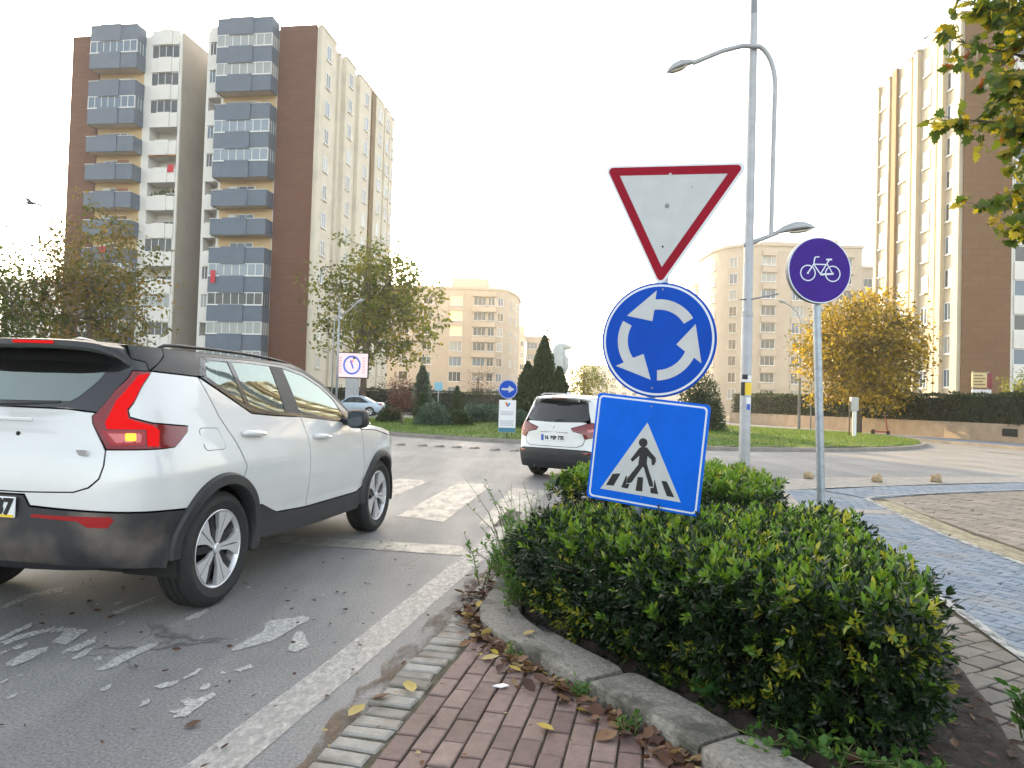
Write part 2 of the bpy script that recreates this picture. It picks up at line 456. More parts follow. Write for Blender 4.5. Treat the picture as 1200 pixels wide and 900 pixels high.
def asphalt_mat():
    m, nt, b = nodes_of('asphalt')
    tc = nt.nodes.new("ShaderNodeTexCoord")
    def noise(scale, detail=6, rough=.6, sx=1, sy=1, rz=0):
        mp = nt.nodes.new("ShaderNodeMapping"); mp.inputs["Scale"].default_value = (sx, sy, 1); mp.inputs["Rotation"].default_value = (0, 0, rz)
        nt.links.new(tc.outputs["Object"], mp.inputs["Vector"])
        n = nt.nodes.new("ShaderNodeTexNoise"); n.inputs["Scale"].default_value = scale; n.inputs["Detail"].default_value = detail; n.inputs["Roughness"].default_value = rough
        nt.links.new(mp.outputs[0], n.inputs["Vector"]); return n.outputs["Fac"]
    def ramp(f, p0, c0, p1, c1):
        r = nt.nodes.new("ShaderNodeValToRGB"); r.color_ramp.elements[0].position = p0; r.color_ramp.elements[1].position = p1
        r.color_ramp.elements[0].color = c4(c0); r.color_ramp.elements[1].color = c4(c1); nt.links.new(f, r.inputs["Fac"]); return r.outputs["Color"]
    def mixc(f, a, bb, mode='MIX'):
        x = nt.nodes.new("ShaderNodeMix"); x.data_type = 'RGBA'; x.blend_type = mode
        if isinstance(f, float): x.inputs[0].default_value = f
        else: nt.links.new(f, x.inputs[0])
        for i, s in ((6, a), (7, bb)):
            if isinstance(s, tuple): x.inputs[i].default_value = c4(s)
            else: nt.links.new(s, x.inputs[i])
        return x.outputs[2]
    base = ramp(noise(70, 6, .85), .38, (.085, .086, .09), .63, (.29, .288, .286))
    patch = ramp(noise(.55, 6), .35, (.80, .81, .84), .7, (1.18, 1.17, 1.14))
    c = mixc(1.0, base, patch, 'MULTIPLY')
    streak = ramp(noise(1.6, 5, .6, 1.0, .09, R(-12)), .42, (.78, .78, .79), .62, (1.12, 1.11, 1.08))
    c = mixc(.8, c, streak, 'MULTIPLY')
    dust = ramp(noise(3.4, 8, .7), .58, (0, 0, 0), .76, (.3, .3, .3))
    c = mixc(dust, c, (.19, .165, .13))
    v = nt.nodes.new("ShaderNodeTexVoronoi"); v.feature = 'DISTANCE_TO_EDGE'; v.inputs["Scale"].default_value = .34
    mp = nt.nodes.new("ShaderNodeMapping"); nt.links.new(tc.outputs["Object"], mp.inputs["Vector"])
    wn_ = nt.nodes.new("ShaderNodeTexNoise"); wn_.inputs["Scale"].default_value = 1.4; wn_.inputs["Detail"].default_value = 7
    nt.links.new(tc.outputs["Object"], wn_.inputs["Vector"])
    ad = nt.nodes.new("ShaderNodeVectorMath"); ad.operation = 'MULTIPLY_ADD'; ad.inputs[1].default_value = (1.3, 1.3, 0)
    nt.links.new(wn_.outputs["Color"], ad.inputs[0]); nt.links.new(mp.outputs[0], ad.inputs[2]); nt.links.new(ad.outputs[0], v.inputs["Vector"])
    crack = ramp(v.outputs["Distance"], .0008, (.8, .8, .8), .0026, (0, 0, 0))
    gate = ramp(noise(.3, 2), .5, (0, 0, 0), .55, (1, 1, 1))
    cg = mixc(1.0, crack, gate, 'MULTIPLY')
    c = mixc(cg, c, (.025, .024, .023))
    nt.links.new(c, b.inputs["Base Color"])
    rr = nt.nodes.new("ShaderNodeMapRange"); rr.inputs[1].default_value = .3; rr.inputs[2].default_value = .7; rr.inputs[3].default_value = .62; rr.inputs[4].default_value = .82
    nt.links.new(noise(.9, 6, .6, 1, .15, R(-12)), rr.inputs[0]); nt.links.new(rr.outputs[0], b.inputs["Roughness"])
    b.inputs["Specular IOR Level"].default_value = .55
    bp = nt.nodes.new("ShaderNodeBump"); bp.inputs["Strength"].default_value = .5; bp.inputs["Distance"].default_value = .006
    nt.links.new(noise(110, 5, .8), bp.inputs["Height"]); nt.links.new(bp.outputs["Normal"], b.inputs["Normal"])
    return m

def worn_mat(name, col, keep=.55, scale=9.0, soft=.1, streak=True, rough=.6):
    """road paint that has come off in patches: the asphalt below shows through"""
    m, nt, b = nodes_of(name)
    tc = nt.nodes.new("ShaderNodeTexCoord")
    mp = nt.nodes.new("ShaderNodeMapping"); mp.inputs["Rotation"].default_value = (0, 0, R(-12)); mp.inputs["Scale"].default_value = (1, .45 if streak else 1, 1)
    nt.links.new(tc.outputs["Object"], mp.inputs["Vector"])
    n = nt.nodes.new("ShaderNodeTexNoise"); n.inputs["Scale"].default_value = scale; n.inputs["Detail"].default_value = 10; n.inputs["Roughness"].default_value = .72
    nt.links.new(mp.outputs[0], n.inputs["Vector"])
    r = nt.nodes.new("ShaderNodeMapRange"); r.inputs[1].default_value = 1 - keep - soft; r.inputs[2].default_value = 1 - keep + soft
    nt.links.new(n.outputs["Fac"], r.inputs[0])
    n2 = nt.nodes.new("ShaderNodeTexNoise"); n2.inputs["Scale"].default_value = 40; n2.inputs["Detail"].default_value = 6
    nt.links.new(tc.outputs["Object"], n2.inputs["Vector"])
    rp = nt.nodes.new("ShaderNodeValToRGB"); rp.color_ramp.elements[0].position = .3; rp.color_ramp.elements[1].position = .7
    rp.color_ramp.elements[0].color = c4([k * .72 for k in col]); rp.color_ramp.elements[1].color = c4(col)
    nt.links.new(n2.outputs["Fac"], rp.inputs["Fac"]); nt.links.new(rp.outputs["Color"], b.inputs["Base Color"])
    b.inputs["Roughness"].default_value = rough
    t = nt.nodes.new("ShaderNodeBsdfTransparent"); mx = nt.nodes.new("ShaderNodeMixShader")
    nt.links.new(r.outputs[0], mx.inputs[0]); nt.links.new(t.outputs[0], mx.inputs[1]); nt.links.new(b.outputs[0], mx.inputs[2])
    nt.links.new(mx.outputs[0], nt.nodes["Material Output"].inputs["Surface"])
    return m

M['asphalt'] = asphalt_mat()
M['line'] = worn_mat('worn white line', (.47, .46, .435), keep=.54, scale=30, soft=.26)
M['zebra'] = worn_mat('faded crossing paint', (.335, .322, .29), keep=.68, scale=6, soft=.24)
M['blotch'] = worn_mat('old paint patch', (.50, .50, .485), keep=.59, scale=60, soft=.20, streak=False)
M['dirt'] = worn_mat('silt at the road edge', (.15, .105, .07), keep=.47, scale=9, soft=.12, rough=.95)
M['joint'] = mat('mossy joint sand', (.07, .062, .04), .95, var=.4, vscale=14, bump=.4, bscale=120)
M['soil'] = mat('bed soil', (.045, .034, .026), .95, var=.5, vscale=16, bump=1.0, bscale=30)
M['red_paver'] = paver_mat('red brown paver', [(0, (.135, .088, .08)), (.5, (.175, .118, .106)), (1, (.22, .155, .138))], dirt=(.10, .075, .055), dirt_amt=.45)
M['grey_sett'] = paver_mat('grey edge block', [(0, (.20, .19, .17)), (1, (.30, .285, .26))], dirt=(.12, .09, .06), dirt_amt=.75, dscale=5)
M['blue_paver'] = paver_mat('blue paver', [(0, (.125, .165, .22)), (.5, (.17, .212, .268)), (1, (.215, .245, .29))], dirt=(.21, .205, .195), dirt_amt=.7, dscale=1.8)
M['grey_paver'] = paver_mat('grey paver', [(0, (.15, .135, .115)), (1, (.23, .205, .175))], dirt=(.10, .085, .06), dirt_amt=.6)
M['brown_paver'] = paver_mat('grey brown paver', [(0, (.185, .155, .125)), (1, (.27, .225, .18))], dirt=(.13, .11, .08), dirt_amt=.5)
M['tactile'] = paver_mat('yellow grey strip', [(0, (.23, .2, .13)), (1, (.34, .3, .2))], dirt=(.16, .13, .09), dirt_amt=.5)
M['pave_white'] = worn_mat('white edge of the cycle path', (.42, .42, .40), keep=.56, scale=16, soft=.14)
M['pave_cement'] = mat('cement skirt', (.27, .25, .225), .85, var=.25, vscale=5, bump=.3, bscale=60)
M['ground'] = mat('dusty ground', (.19, .18, .16), .95, var=.3, vscale=.3)

def struct(name, mb, m, **k):
    o = mb.build(name, m, **k); o["kind"] = 'structure'; return o

struct('ground', MB().sheet([(-410, -50), (410, -50), (410, 610), (-410, 610)], -.05), M['ground'])
struct('road', MB().sheet([(-90, -14), (60, -14), (60, 130), (-90, 130)], 0), M['asphalt'])

# white edge line
def resample0(P, step):
    P = [Vector(p) for p in P]; Q = []
    for i in range(len(P) - 1):
        p0 = P[max(i - 1, 0)]; p1 = P[i]; p2 = P[i + 1]; p3 = P[min(i + 2, len(P) - 1)]
        n = max(2, int((p2 - p1).length / step))
        for k in range(n):
            t = k / n
            q = .5 * ((2 * p1) + (p2 - p0) * t + (2 * p0 - 5 * p1 + 4 * p2 - p3) * t * t + (3 * p1 - p0 - 3 * p2 + p3) * t ** 3); Q.append((q.x, q.y))
    Q.append(tuple(P[-1])); return Q
ml = MB()
R_ = resample0([(-1.30, 1.2), (-.96, 2.7), (-.865, 3.13), (-.69, 3.9), (-.42, 5.25), (-.125, 6.75), (.19, 9.07)], .25)
L_ = [(p[0] - .205, p[1] + .045) for p in R_]
for i in range(len(L_) - 1): ml.sheet([L_[i], R_[i], R_[i + 1], L_[i + 1]], .004)
struct('road_edge_line', ml, M['line'])
# zebra bars and the bar in front of them
mz = MB()
A_ = [(-1.31, 8.46), (-.73, 8.15), (-.28, 11.9), (-.84, 12.14)]
mz.sheet(A_, .004); mz.sheet([(-.34, 7.95), (.02, 7.95), (.62, 11.3), (.05, 11.5)], .004)
for k in (1, 2, 3, 4): mz.sheet([(x - 1.08 * k, y + .28 * k) for x, y in A_], .004)
mz.sheet([(-4.6, 7.75), (-2.05, 7.05), (-.44, 6.85), (-.33, 6.41), (-1.7, 6.66), (-4.7, 7.3)], .0045)
struct('crossing_marking', mz, M['zebra'])
BLOTCH = [[(-2.02, 3.581), (-2.016, 3.753), (-1.979, 3.906), (-1.913, 3.992), (-1.908, 3.874), (-1.941, 3.759), (-1.951, 3.636), (-1.999, 3.567)], [(-2.515, 3.642), (-2.517, 3.785), (-2.464, 3.884), (-2.424, 3.811), (-2.423, 3.702), (-2.44, 3.598), (-2.477, 3.595)], [(-2.8, 3.996), (-2.806, 4.124), (-2.799, 4.262), (-2.755, 4.196), (-2.763, 4.062), (-2.758, 3.938)], [(-2.745, 3.919), (-2.723, 4.044), (-2.618, 4.209), (-2.604, 4.12), (-2.656, 4.008), (-2.693, 3.884)], [(-2.475, 3.942), (-2.523, 4.128), (-2.57, 4.101), (-2.549, 4.192), (-2.414, 4.16), (-2.392, 4.053), (-2.387, 3.91)], [(-2.337, 3.8), (-2.32, 3.956), (-2.299, 4.061), (-2.255, 3.962), (-2.267, 3.824), (-2.32, 3.783)], [(-2.228, 3.718), (-2.24, 3.846), (-2.211, 3.886), (-2.185, 3.776), (-2.205, 3.702)], [(-1.653, 3.393), (-1.628, 3.439), (-1.567, 3.474), (-1.564, 3.429), (-1.6, 3.382)], [(-1.564, 3.505), (-1.536, 3.636), (-1.512, 3.631), (-1.52, 3.571), (-1.545, 3.491)], [(-1.448, 3.139), (-1.418, 3.166), (-1.392, 3.206), (-1.447, 3.241), (-1.427, 3.283), (-1.394, 3.272), (-1.345, 3.358), (-1.322, 3.331), (-1.344, 3.196), (-1.364, 3.096), (-1.41, 3.08), (-1.406, 3.129)], [(-1.965, 4.44), (-1.923, 4.628), (-1.899, 4.603), (-1.892, 4.447), (-1.933, 4.369)], [(-1.353, 3.634), (-1.31, 3.705), (-1.278, 3.68), (-1.32, 3.597)], [(-1.406, 3.564), (-1.436, 3.667), (-1.377, 3.583)], [(-3.181, 4.527), (-3.233, 4.809), (-3.115, 5.046), (-3.039, 4.924), (-3.148, 4.758), (-3.137, 4.532)], [(-2.641, 3.774), (-2.629, 3.831), (-2.604, 3.796), (-2.611, 3.733)], [(-2.635, 3.85), (-2.604, 3.931), (-2.56, 3.876), (-2.591, 3.816)], [(-2.114, 3.71), (-2.109, 3.756), (-2.062, 3.721), (-2.09, 3.691)], [(-2.471, 4.519), (-2.403, 4.719), (-2.363, 4.903), (-2.375, 4.665), (-2.414, 4.473)], [(-1.481, 3.911), (-1.473, 4.024), (-1.414, 4.233), (-1.458, 4.361), (-1.453, 4.431), (-1.341, 4.489), (-1.283, 4.543), (-1.233, 4.524), (-1.221, 4.43), (-1.265, 4.29), (-1.306, 4.078), (-1.401, 3.973), (-1.462, 3.894)], [(-1.182, 3.936), (-1.232, 4.25), (-1.198, 4.253), (-1.09, 4.019), (-1.121, 3.905)]]
mbk = MB()
def rough_poly(p, amp=.012, n=4):
    out = []
    for i in range(len(p)):
        a, b = Vector(p[i]), Vector(p[(i + 1) % len(p)])
        for k in range(n):
            q = a.lerp(b, k / n)
            out.append((q.x + random.uniform(-amp, amp), q.y + random.uniform(-amp, amp) * 1.5))
    return out
for p in BLOTCH: mbk.sheet(rough_poly(p, .007, 3), .005)
for k in range(26):   # small flecks of the same worn lettering
    x, y = random.uniform(-3.0, -1.2), random.uniform(3.2, 5.2); s = random.uniform(.008, .028)
    mbk.sheet([(x + s * math.cos(t) * random.uniform(.4, 1), y + 2.6 * s * math.sin(t) * random.uniform(.4, 1)) for t in np.linspace(0, 6.28, 8)[:-1]], .0055)
struct('worn_road_marking', mbk, M['blotch'])

# silt along the road edge
msl = MB()
pl, prr = [], []
for i in range(60):
    t = i / 59; y = 1.2 + t * 8.3
    xc = np.interp(y, [1.2, 2.72, 3.24, 4.42, 5.33, 6.5, 9.6], [-1.06, -.66, -.60, -.36, -.20, .03, .46])
    pl.append((xc - .10 + random.uniform(-.05, .03), y)); prr.append((xc + .30, y))
for i in range(59): msl.sheet([pl[i], prr[i], prr[i + 1], pl[i + 1]], .0065)
struct('road_edge_silt', msl, M['dirt'])

# red brick footway in front of the camera
D_ = math.atan2(1.52, .32) - math.pi / 2
red_reg = [(-.76, 1.3), (1.75, 1.3), (.95, 2.75), (.30, 3.85), (.0, 4.35), (-.10, 4.5), (-.15, 4.4)]
struct('pavement_bed', MB().sheet([(-1.0, 1.25), (1.8, 1.25), (1.2, 2.4), (.5, 3.6), (.2, 4.3), (.3, 6.6), (.1, 6.6), (-.14, 4.9), (-.30, 4.4)], .0085), M['joint'])
pave('pavement', red_reg, (-.48, 2.76), D_, .205, .1, .007, .021, M['red_paver'])
# grey edge blocks
ms = []
V, F, A = [], [], []
d = Vector((math.sin(-D_), math.cos(-D_))); nrm = Vector((-d.y, d.x))
t = -1.5
while t < 3.3:
    w = random.uniform(.078, .092); gap = random.uniform(.014, .024)
    c = Vector((-.48, 2.76)) + d * (t + w / 2) + nrm * (.125 + random.uniform(-.012, .012))
    t += w + gap
    if random.random() < .02: continue
    ln = random.uniform(.17, .205); rot = random.uniform(-.05, .05)
    e1 = nrm * math.cos(rot) + d * math.sin(rot); e2 = d * math.cos(rot) - nrm * math.sin(rot)
    q = [c - e1 * ln / 2 - e2 * w / 2, c + e1 * ln / 2 - e2 * w / 2, c + e1 * ln / 2 + e2 * w / 2, c - e1 * ln / 2 + e2 * w / 2]
    q = ccw([(p.x + random.uniform(-.006, .006), p.y + random.uniform(-.006, .006)) for p in q])
    inn = shrink(q, .009); z = .019 + random.gauss(0, .003); b = len(V)
    V += [(p[0], p[1], .0) for p in q] + [(p[0], p[1], z - .007) for p in q] + [(p[0], p[1], z) for p in inn]
    val = random.random()
    for i in range(4):
        k = (i + 1) % 4
        F += [(b + i, b + k, b + 4 + k, b + 4 + i), (b + 4 + i, b + 4 + k, b + 8 + k, b + 8 + i)]; A += [val, val]
    F.append((b + 8, b + 9, b + 10, b + 11)); A.append(val)
me = bpy.data.meshes.new('pavement_edge_setts'); me.from_pydata(V, [], F); me.materials.append(M['grey_sett']); set_face_var(me, A); me.update()
mesh_obj('pavement_edge_setts', me)["kind"] = 'structure'

# concrete kerb round the planted bed, swept in blocks with cracked joints
OUT = [(.30, 7.6), (.14, 6.6), (.0, 5.7), (-.11, 5.05), (-.165, 4.65), (-.14, 4.38), (-.04, 4.12), (.10, 3.85), (.30, 3.53), (.52, 3.17), (.74, 2.79), (1.0, 2.33), (1.45, 1.5)]
def resample(P, step):
    P = [Vector(p) for p in P]; Q = []
    for i in range(len(P) - 1):
        p0 = P[max(i - 1, 0)]; p1 = P[i]; p2 = P[i + 1]; p3 = P[min(i + 2, len(P) - 1)]
        n = max(2, int((p2 - p1).length / step))
        for k in range(n):
            t = k / n
            Q.append(.5 * ((2 * p1) + (p2 - p0) * t + (2 * p0 - 5 * p1 + 4 * p2 - p3) * t * t + (3 * p1 - p0 - 3 * p2 + p3) * t ** 3))
    Q.append(P[-1]); return Q
kp = resample(OUT, .035)
def nearest(p): return min(range(len(kp)), key=lambda i: (kp[i] - Vector(p)).length)
cuts = [0, nearest((-.08, 5.2)), nearest((.02, 4.02)), nearest((.37, 3.42)), nearest((.74, 2.79)), nearest((1.12, 2.1)), len(kp) - 1]
mk = MB()
prof = [(0, -.02), (.0, .078), (.004, .092), (.014, .101), (.10, .104), (.20, .104), (.272, .103), (.284, .095), (.29, -.02)]
for s in range(len(cuts) - 1):
    a, b = cuts[s], cuts[s + 1]
    seg = kp[a:b + 1]
    if s > 0: seg = seg[1:]
    dz = [0, -.03, 0, .0, .004, .0][s]; sh = [0, .0, 0, .012, -.004, .0][s]
    base = len(mk.v); m_ = len(prof)
    for i, p in enumerate(seg):
        g = max(0, a + i + (1 if s > 0 else 0)); tg = (kp[min(g + 1, len(kp) - 1)] - kp[max(g - 1, 0)]).normalized()
        nn = Vector((-tg.y, tg.x))       # to the inside of the bed
        if nn.dot(Vector((1, .4))) < 0: nn = -nn
        endr = min(i, len(seg) - 1 - i); drop = .012 if endr == 0 else (.003 if endr == 1 else 0)
        for (u, h) in prof:
            jx = .005 * math.sin(41 * p.x + 17 * p.y + 9 * u) + random.uniform(-.0025, .0025)
            q = p + nn * (u * .93 + sh + jx + (drop if u < .1 else -drop))
            mk.v.append((q.x, q.y, h + (dz + random.uniform(-.0018, .0018) - drop if h > 0 else 0)))
    for i in range(len(seg) - 1):
        for j in range(m_ - 1):
            mk.f.append((base + i * m_ + j, base + i * m_ + j + 1, base + (i + 1) * m_ + j + 1, base + (i + 1) * m_ + j)); mk.m.append(0)
    mk.f.append(tuple(base + j for j in range(m_))); mk.m.append(0)
    mk.f.append(tuple(base + (len(seg) - 1) * m_ + j for j in reversed(range(m_)))); mk.m.append(0)
ko = struct('kerb', mk, M['concrete'], smooth=True, angle=R(28))
bm = bmesh.new(); bm.from_mesh(ko.data); bmesh.ops.recalc_face_normals(bm, faces=bm.faces); bm.to_mesh(ko.data); bm.free()

# soil of the bed, lumpy
V, F = [], []
bed = [(.12, 4.7), (.4, 4.1), (.75, 3.5), (1.15, 2.85), (1.55, 2.1), (1.80, 1.6), (1.96, 2.5), (2.12, 3.0), (2.42, 3.8), (2.6, 5.0), (3.0, 7.2), (3.3, 9.8), (2.4, 10.6), (.9, 9.9), (.35, 7.6), (.15, 6.2)]
pts = list(bed); 
from mathutils.geometry import intersect_point_line
def inside(p, poly):
    c = False; n = len(poly)
    for i in range(n):
        a, b = poly[i], poly[(i + 1) % n]
        if (a[1] > p[1]) != (b[1] > p[1]) and p[0] < (b[0] - a[0]) * (p[1] - a[1]) / (b[1] - a[1]) + a[0]: c = not c
    return c
nb = len(bed)
for x in np.arange(0, 3.4, .07):
    for y in np.arange(1.6, 10.6, .07):
        if inside((x, y), bed): pts.append((x + random.uniform(-.02, .02), y + random.uniform(-.02, .02)))
vv, _, ff, *_r = delaunay_2d_cdt([Vector(p) for p in pts], [(i, (i + 1) % nb) for i in range(nb)], [], 1, 1e-5)
ms_ = MB(); ms_.add([(v.x, v.y, .075 + random.uniform(-.012, .018) - (.05 if i < nb else 0)) for i, v in enumerate(vv)], [tuple(f) for f in ff])
struct('soil', ms_, M['soil'], smooth=True)

# grey pavers, cycle path, strip and plaza to the right
left_l = [(2.60, 2.4), (2.85, 3.5), (2.97, 4.11), (3.16, 4.95), (3.58, 7.0), (3.98, 9.0), (4.12, 9.7)]
right_l = [(4.50, 2.4), (4.60, 4.0), (4.70, 5.4), (4.82, 6.68), (5.0, 8.3), (5.32, 9.83), (5.62, 11.15)]
bedz = MB().sheet([(1.9, 1.2), (30, 1.2), (30, 12.5), (14, 15.6), (7.0, 13.6), (5.0, 12.6), (3.6, 11.6), (3.2, 9.9), (2.6, 5.0)], .006)
struct('path_bed', bedz, M['joint'])
for q in ([(1.7, 1.5), (2.5, 1.5), (2.80, 3.5), (2.4, 4.0), (1.95, 2.8)], [(2.40, 4.0), (2.80, 3.5), (3.06, 4.8), (3.25, 6.0), (2.95, 7.2)]):
    pave('grey_pavement', q, (2, 2), R(-62), .22, .14, .01, .02, M['grey_paver'])
for i, (a, b) in enumerate(zip(range(len(left_l) - 1), range(1, len(left_l)))):
    pass
cyc = [left_l[0]] + left_l[1:] + [(5.30, 9.75)] + list(reversed(right_l[:-2]))
for i in range(6):
    q = [left_l[i], right_l[min(i, 5)], right_l[min(i + 1, 5)], left_l[i + 1]] if i < 5 else [left_l[5], right_l[4], (5.30, 9.7), left_l[6]]
    pave('cycle_path', q, (3, 4), R(28), .20, .10, .008, .02, M['blue_paver'], jit=.0012)
pave('cycle_path', [(4.2, 10.15), (5.38, 10.15), (5.7, 11.25), (5.3, 12.5), (4.7, 12.2)], (3, 4), R(28), .20, .10, .008, .02, M['blue_paver'], jit=.0012)
struct('cement_strip', MB().sheet([(4.1, 9.72), (5.33, 9.72), (5.42, 10.13), (4.18, 10.13)], .02), M['pave_cement'])
struct('cement_apron', MB().sheet([(3.3, 9.9), (4.1, 9.8), (4.7, 12.2), (5.3, 12.55), (7.05, 13.45), (10.7, 14.95), (18, 16.5), (17.6, 17.6), (10.2, 15.9), (6.4, 14.7), (4.3, 13.2), (3.3, 11.6)], .02), M['pave_cement'])
for q in ([(5.75, 11.4), (7.13, 12.28), (7.05, 13.35), (5.45, 12.5)], [(7.13, 12.28), (9.63, 13.38), (10.71, 14.89), (7.05, 13.35)], [(9.63, 13.38), (16, 15.0), (18, 16.4), (10.71, 14.89)]):
    pave('cycle_path', q, (5, 12), R(20), .20, .10, .008, .02, M['blue_paver'], jit=.0012)
mw = MB()
def ribbon(mb, P, w, z):
    for i in range(len(P) - 1):
        a, b = Vector(P[i]), Vector(P[i + 1]); 
        ta = (Vector(P[min(i + 1, len(P) - 1)]) - Vector(P[max(i - 1, 0)])).normalized(); tb = (Vector(P[min(i + 2, len(P) - 1)]) - Vector(P[i])).normalized()
        na = Vector((-ta.y, ta.x)) * w / 2; nb_ = Vector((-tb.y, tb.x)) * w / 2
        mb.sheet([tuple(a - na), tuple(a + na), tuple(b + nb_), tuple(b - nb_)], z)
ribbon(mw, resample(left_l, .3), .075, .0265)
ribbon(mw, resample(right_l + [(5.74, 11.42), (6.0, 11.7), (7.13, 12.28), (9.63, 13.38), (16, 15.0)], .3), .08, .0265)
ribbon(mw, resample([(5.3, 12.55), (7.05, 13.40), (10.71, 14.92), (18, 16.45)], .4), .08, .0265)
struct('path_edge_line', mw, M['pave_white'])
tl = [(4.55, 2.4), (4.65, 4.0), (4.75, 5.4), (4.87, 6.68), (5.05, 8.3), (5.37, 9.83), (5.67, 11.1)]
for i in range(6):
    a, b = tl[i], tl[i + 1]; w = .42 - .03 * i
    pave('tactile_strip', [a, (a[0] + w, a[1] - .05), (b[0] + w - .03, b[1] - .05), b], (5, 7), R(-9), .3, .07, .012, .024, M['tactile'], jit=.001)
for q in ([(5.0, 2.4), (14, 2.4), (14, 6.5), (5.24, 6.6)], [(5.24, 6.6), (14, 6.5), (14, 10.0), (5.68, 9.75)], [(5.68, 9.75), (14, 10.0), (14, 14.3), (9.63, 13.25), (7.2, 12.15), (6.0, 11.45)]):
    pave('brown_pavement', q, (6, 6), R(34), .42, .21, .014, .022, M['brown_paver'], jit=.002)
import numpy as np, math
def pchip(xs, ys):
    xs=np.asarray(xs,float); ys=np.asarray(ys,float)
    h=np.diff(xs); d=np.diff(ys)/h; m=np.zeros_like(ys)
    m[0]=d[0]; m[-1]=d[-1]
    for i in range(1,len(xs)-1):
        if d[i-1]*d[i]>0:
            w1=2*h[i]+h[i-1]; w2=h[i]+2*h[i-1]
            m[i]=(w1+w2)/(w1/d[i-1]+w2/d[i])
    def f(x):
        x=np.clip(np.asarray(x,float),xs[0],xs[-1])
        i=np.clip(np.searchsorted(xs,x)-1,0,len(xs)-2)
        t=(x-xs[i])/h[i]
        return ((1+2*t)*(1-t)**2*ys[i]+t*(1-t)**2*h[i]*m[i]+t*t*(3-2*t)*ys[i+1]+t*t*(t-1)*h[i]*m[i+1])
    return f
class Skin:
    """Right half of a car shell: s runs along the plan outline from the middle of the tail
    round the corner and along the flank to the middle of the nose, z is height."""
    def __init__(self, plan, side, rear, front):
        P=np.array(plan,float)
        # catmull-rom resample
        Q=[]
        E=np.vstack([[P[0,0],-P[1,1]],P,[P[-1,0],-P[-2,1]]])
        for i in range(1,len(E)-2):
            for t in np.linspace(0,1,24,endpoint=False):
                a,b,c,d=E[i-1],E[i],E[i+1],E[i+2]
                t0=0; t1=np.linalg.norm(b-a)**.5; t2=t1+np.linalg.norm(c-b)**.5; t3=t2+np.linalg.norm(d-c)**.5
                u=t1+(t2-t1)*t
                A1=(t1-u)/(t1-t0)*a+(u-t0)/(t1-t0)*b; A2=(t2-u)/(t2-t1)*b+(u-t1)/(t2-t1)*c; A3=(t3-u)/(t3-t2)*c+(u-t2)/(t3-t2)*d
                B1=(t2-u)/(t2-t0)*A1+(u-t0)/(t2-t0)*A2; B2=(t3-u)/(t3-t1)*A2+(u-t1)/(t3-t1)*A3
                Q.append((t2-u)/(t2-t1)*B1+(u-t1)/(t2-t1)*B2)
        Q.append(P[-1]); Q=np.array(Q)
        self.Q=Q; self.S=np.r_[0,np.cumsum(np.linalg.norm(np.diff(Q,axis=0),axis=1))]
        T=np.gradient(Q,axis=0); T/=np.linalg.norm(T,axis=1)[:,None]
        # outward normal for path going rear-centre -> flank(+w) -> nose : rotate tangent
        self.N=np.stack([-T[:,1],T[:,0]],1)
        self.side=side; self.rear=rear; self.front=front
    def s_of_x(self,x):
        i=np.argmax(self.Q[:,1]>0.999*self.Q[:,1].max()); 
        m=self.Q[:,1]>0.6*self.Q[:,1].max()
        return np.interp(x,self.Q[m][:,0],self.S[m])
    def __call__(self,s,z,off=0.0):
        s=np.asarray(s,float); z=np.asarray(z,float)
        x=np.interp(s,self.S,self.Q[:,0]); w=np.interp(s,self.S,self.Q[:,1])
        nx=np.interp(s,self.S,self.N[:,0]); nw=np.interp(s,self.S,self.N[:,1])
        l=np.hypot(nx,nw); nx=nx/l; nw=nw/l
        ends=np.where(nx<0,self.rear(z),self.front(z))
        ins=nx*nx*ends+nw*nw*self.side(x,z)
        d=off-ins
        return np.stack([x+nx*d,-(w+nw*d),z+0*x],-1)
def _suv_side(x,z):
    low=pchip([.15,.22,.32,.42,.50,.60,.72,.85,.97,1.03,1.08,1.2,1.45,1.62],[.10,.06,.035,.035,.032,.012,.0,.0,.018,.034,.055,.095,.205,.29])(z)
    return low
_suv_rear=pchip([.15,.28,.40,.52,.60,.80,.94,1.00,1.04,1.10,1.25,1.45,1.62],[.22,.14,.03,.0,.0,.012,.03,.045,.07,.095,.16,.255,.34])
_suv_front=pchip([.15,.30,.5,.7,.9,1.0,1.6],[.12,.05,.0,.0,.05,.14,1.6])
suv_skin=Skin([(-.86,0),(-.852,.30),(-.825,.55),(-.765,.73),(-.66,.845),(-.50,.898),(-.2,.925),(.3,.931),(1.35,.932),(2.4,.930),(2.8,.918),(3.10,.88),(3.33,.78),(3.46,.60),(3.53,.35),(3.55,0)],_suv_side,_suv_rear,_suv_front)
SUV_POSE=(1.045,-2.82,4.90,.1868)
# ------------------------------------------------------------------ buildings
M['cream'] = mat('cream render', (.66, .60, .50), .85, var=.06, vscale=.5, stain=(.45, .40, .33), stain_scale=.35, stain_amt=.35)
M['cream2'] = mat('warm cream render', (.52, .46, .35), .85, var=.06, vscale=.5, stain=(.40, .35, .27), stain_scale=.35, stain_amt=.35)
M['strip'] = mat('tan brown render', (.21, .145, .075), .85, var=.08, vscale=.6)
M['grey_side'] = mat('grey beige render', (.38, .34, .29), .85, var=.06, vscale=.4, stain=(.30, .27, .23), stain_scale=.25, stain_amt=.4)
M['white_r'] = mat('white render', (.68, .66, .62), .85, var=.05, vscale=.6)
M['balc'] = mat('slate blue parapet', (.10, .13, .175), .6, var=.1, vscale=.8)
M['lit_beige'] = mat('ochre render', (.55, .40, .22), .85, var=.08, vscale=.6)  # beige balcony wall with the warm light on it put into the colour
M['sand'] = mat('sand render', (.47, .405, .33), .88, var=.07, vscale=.4)
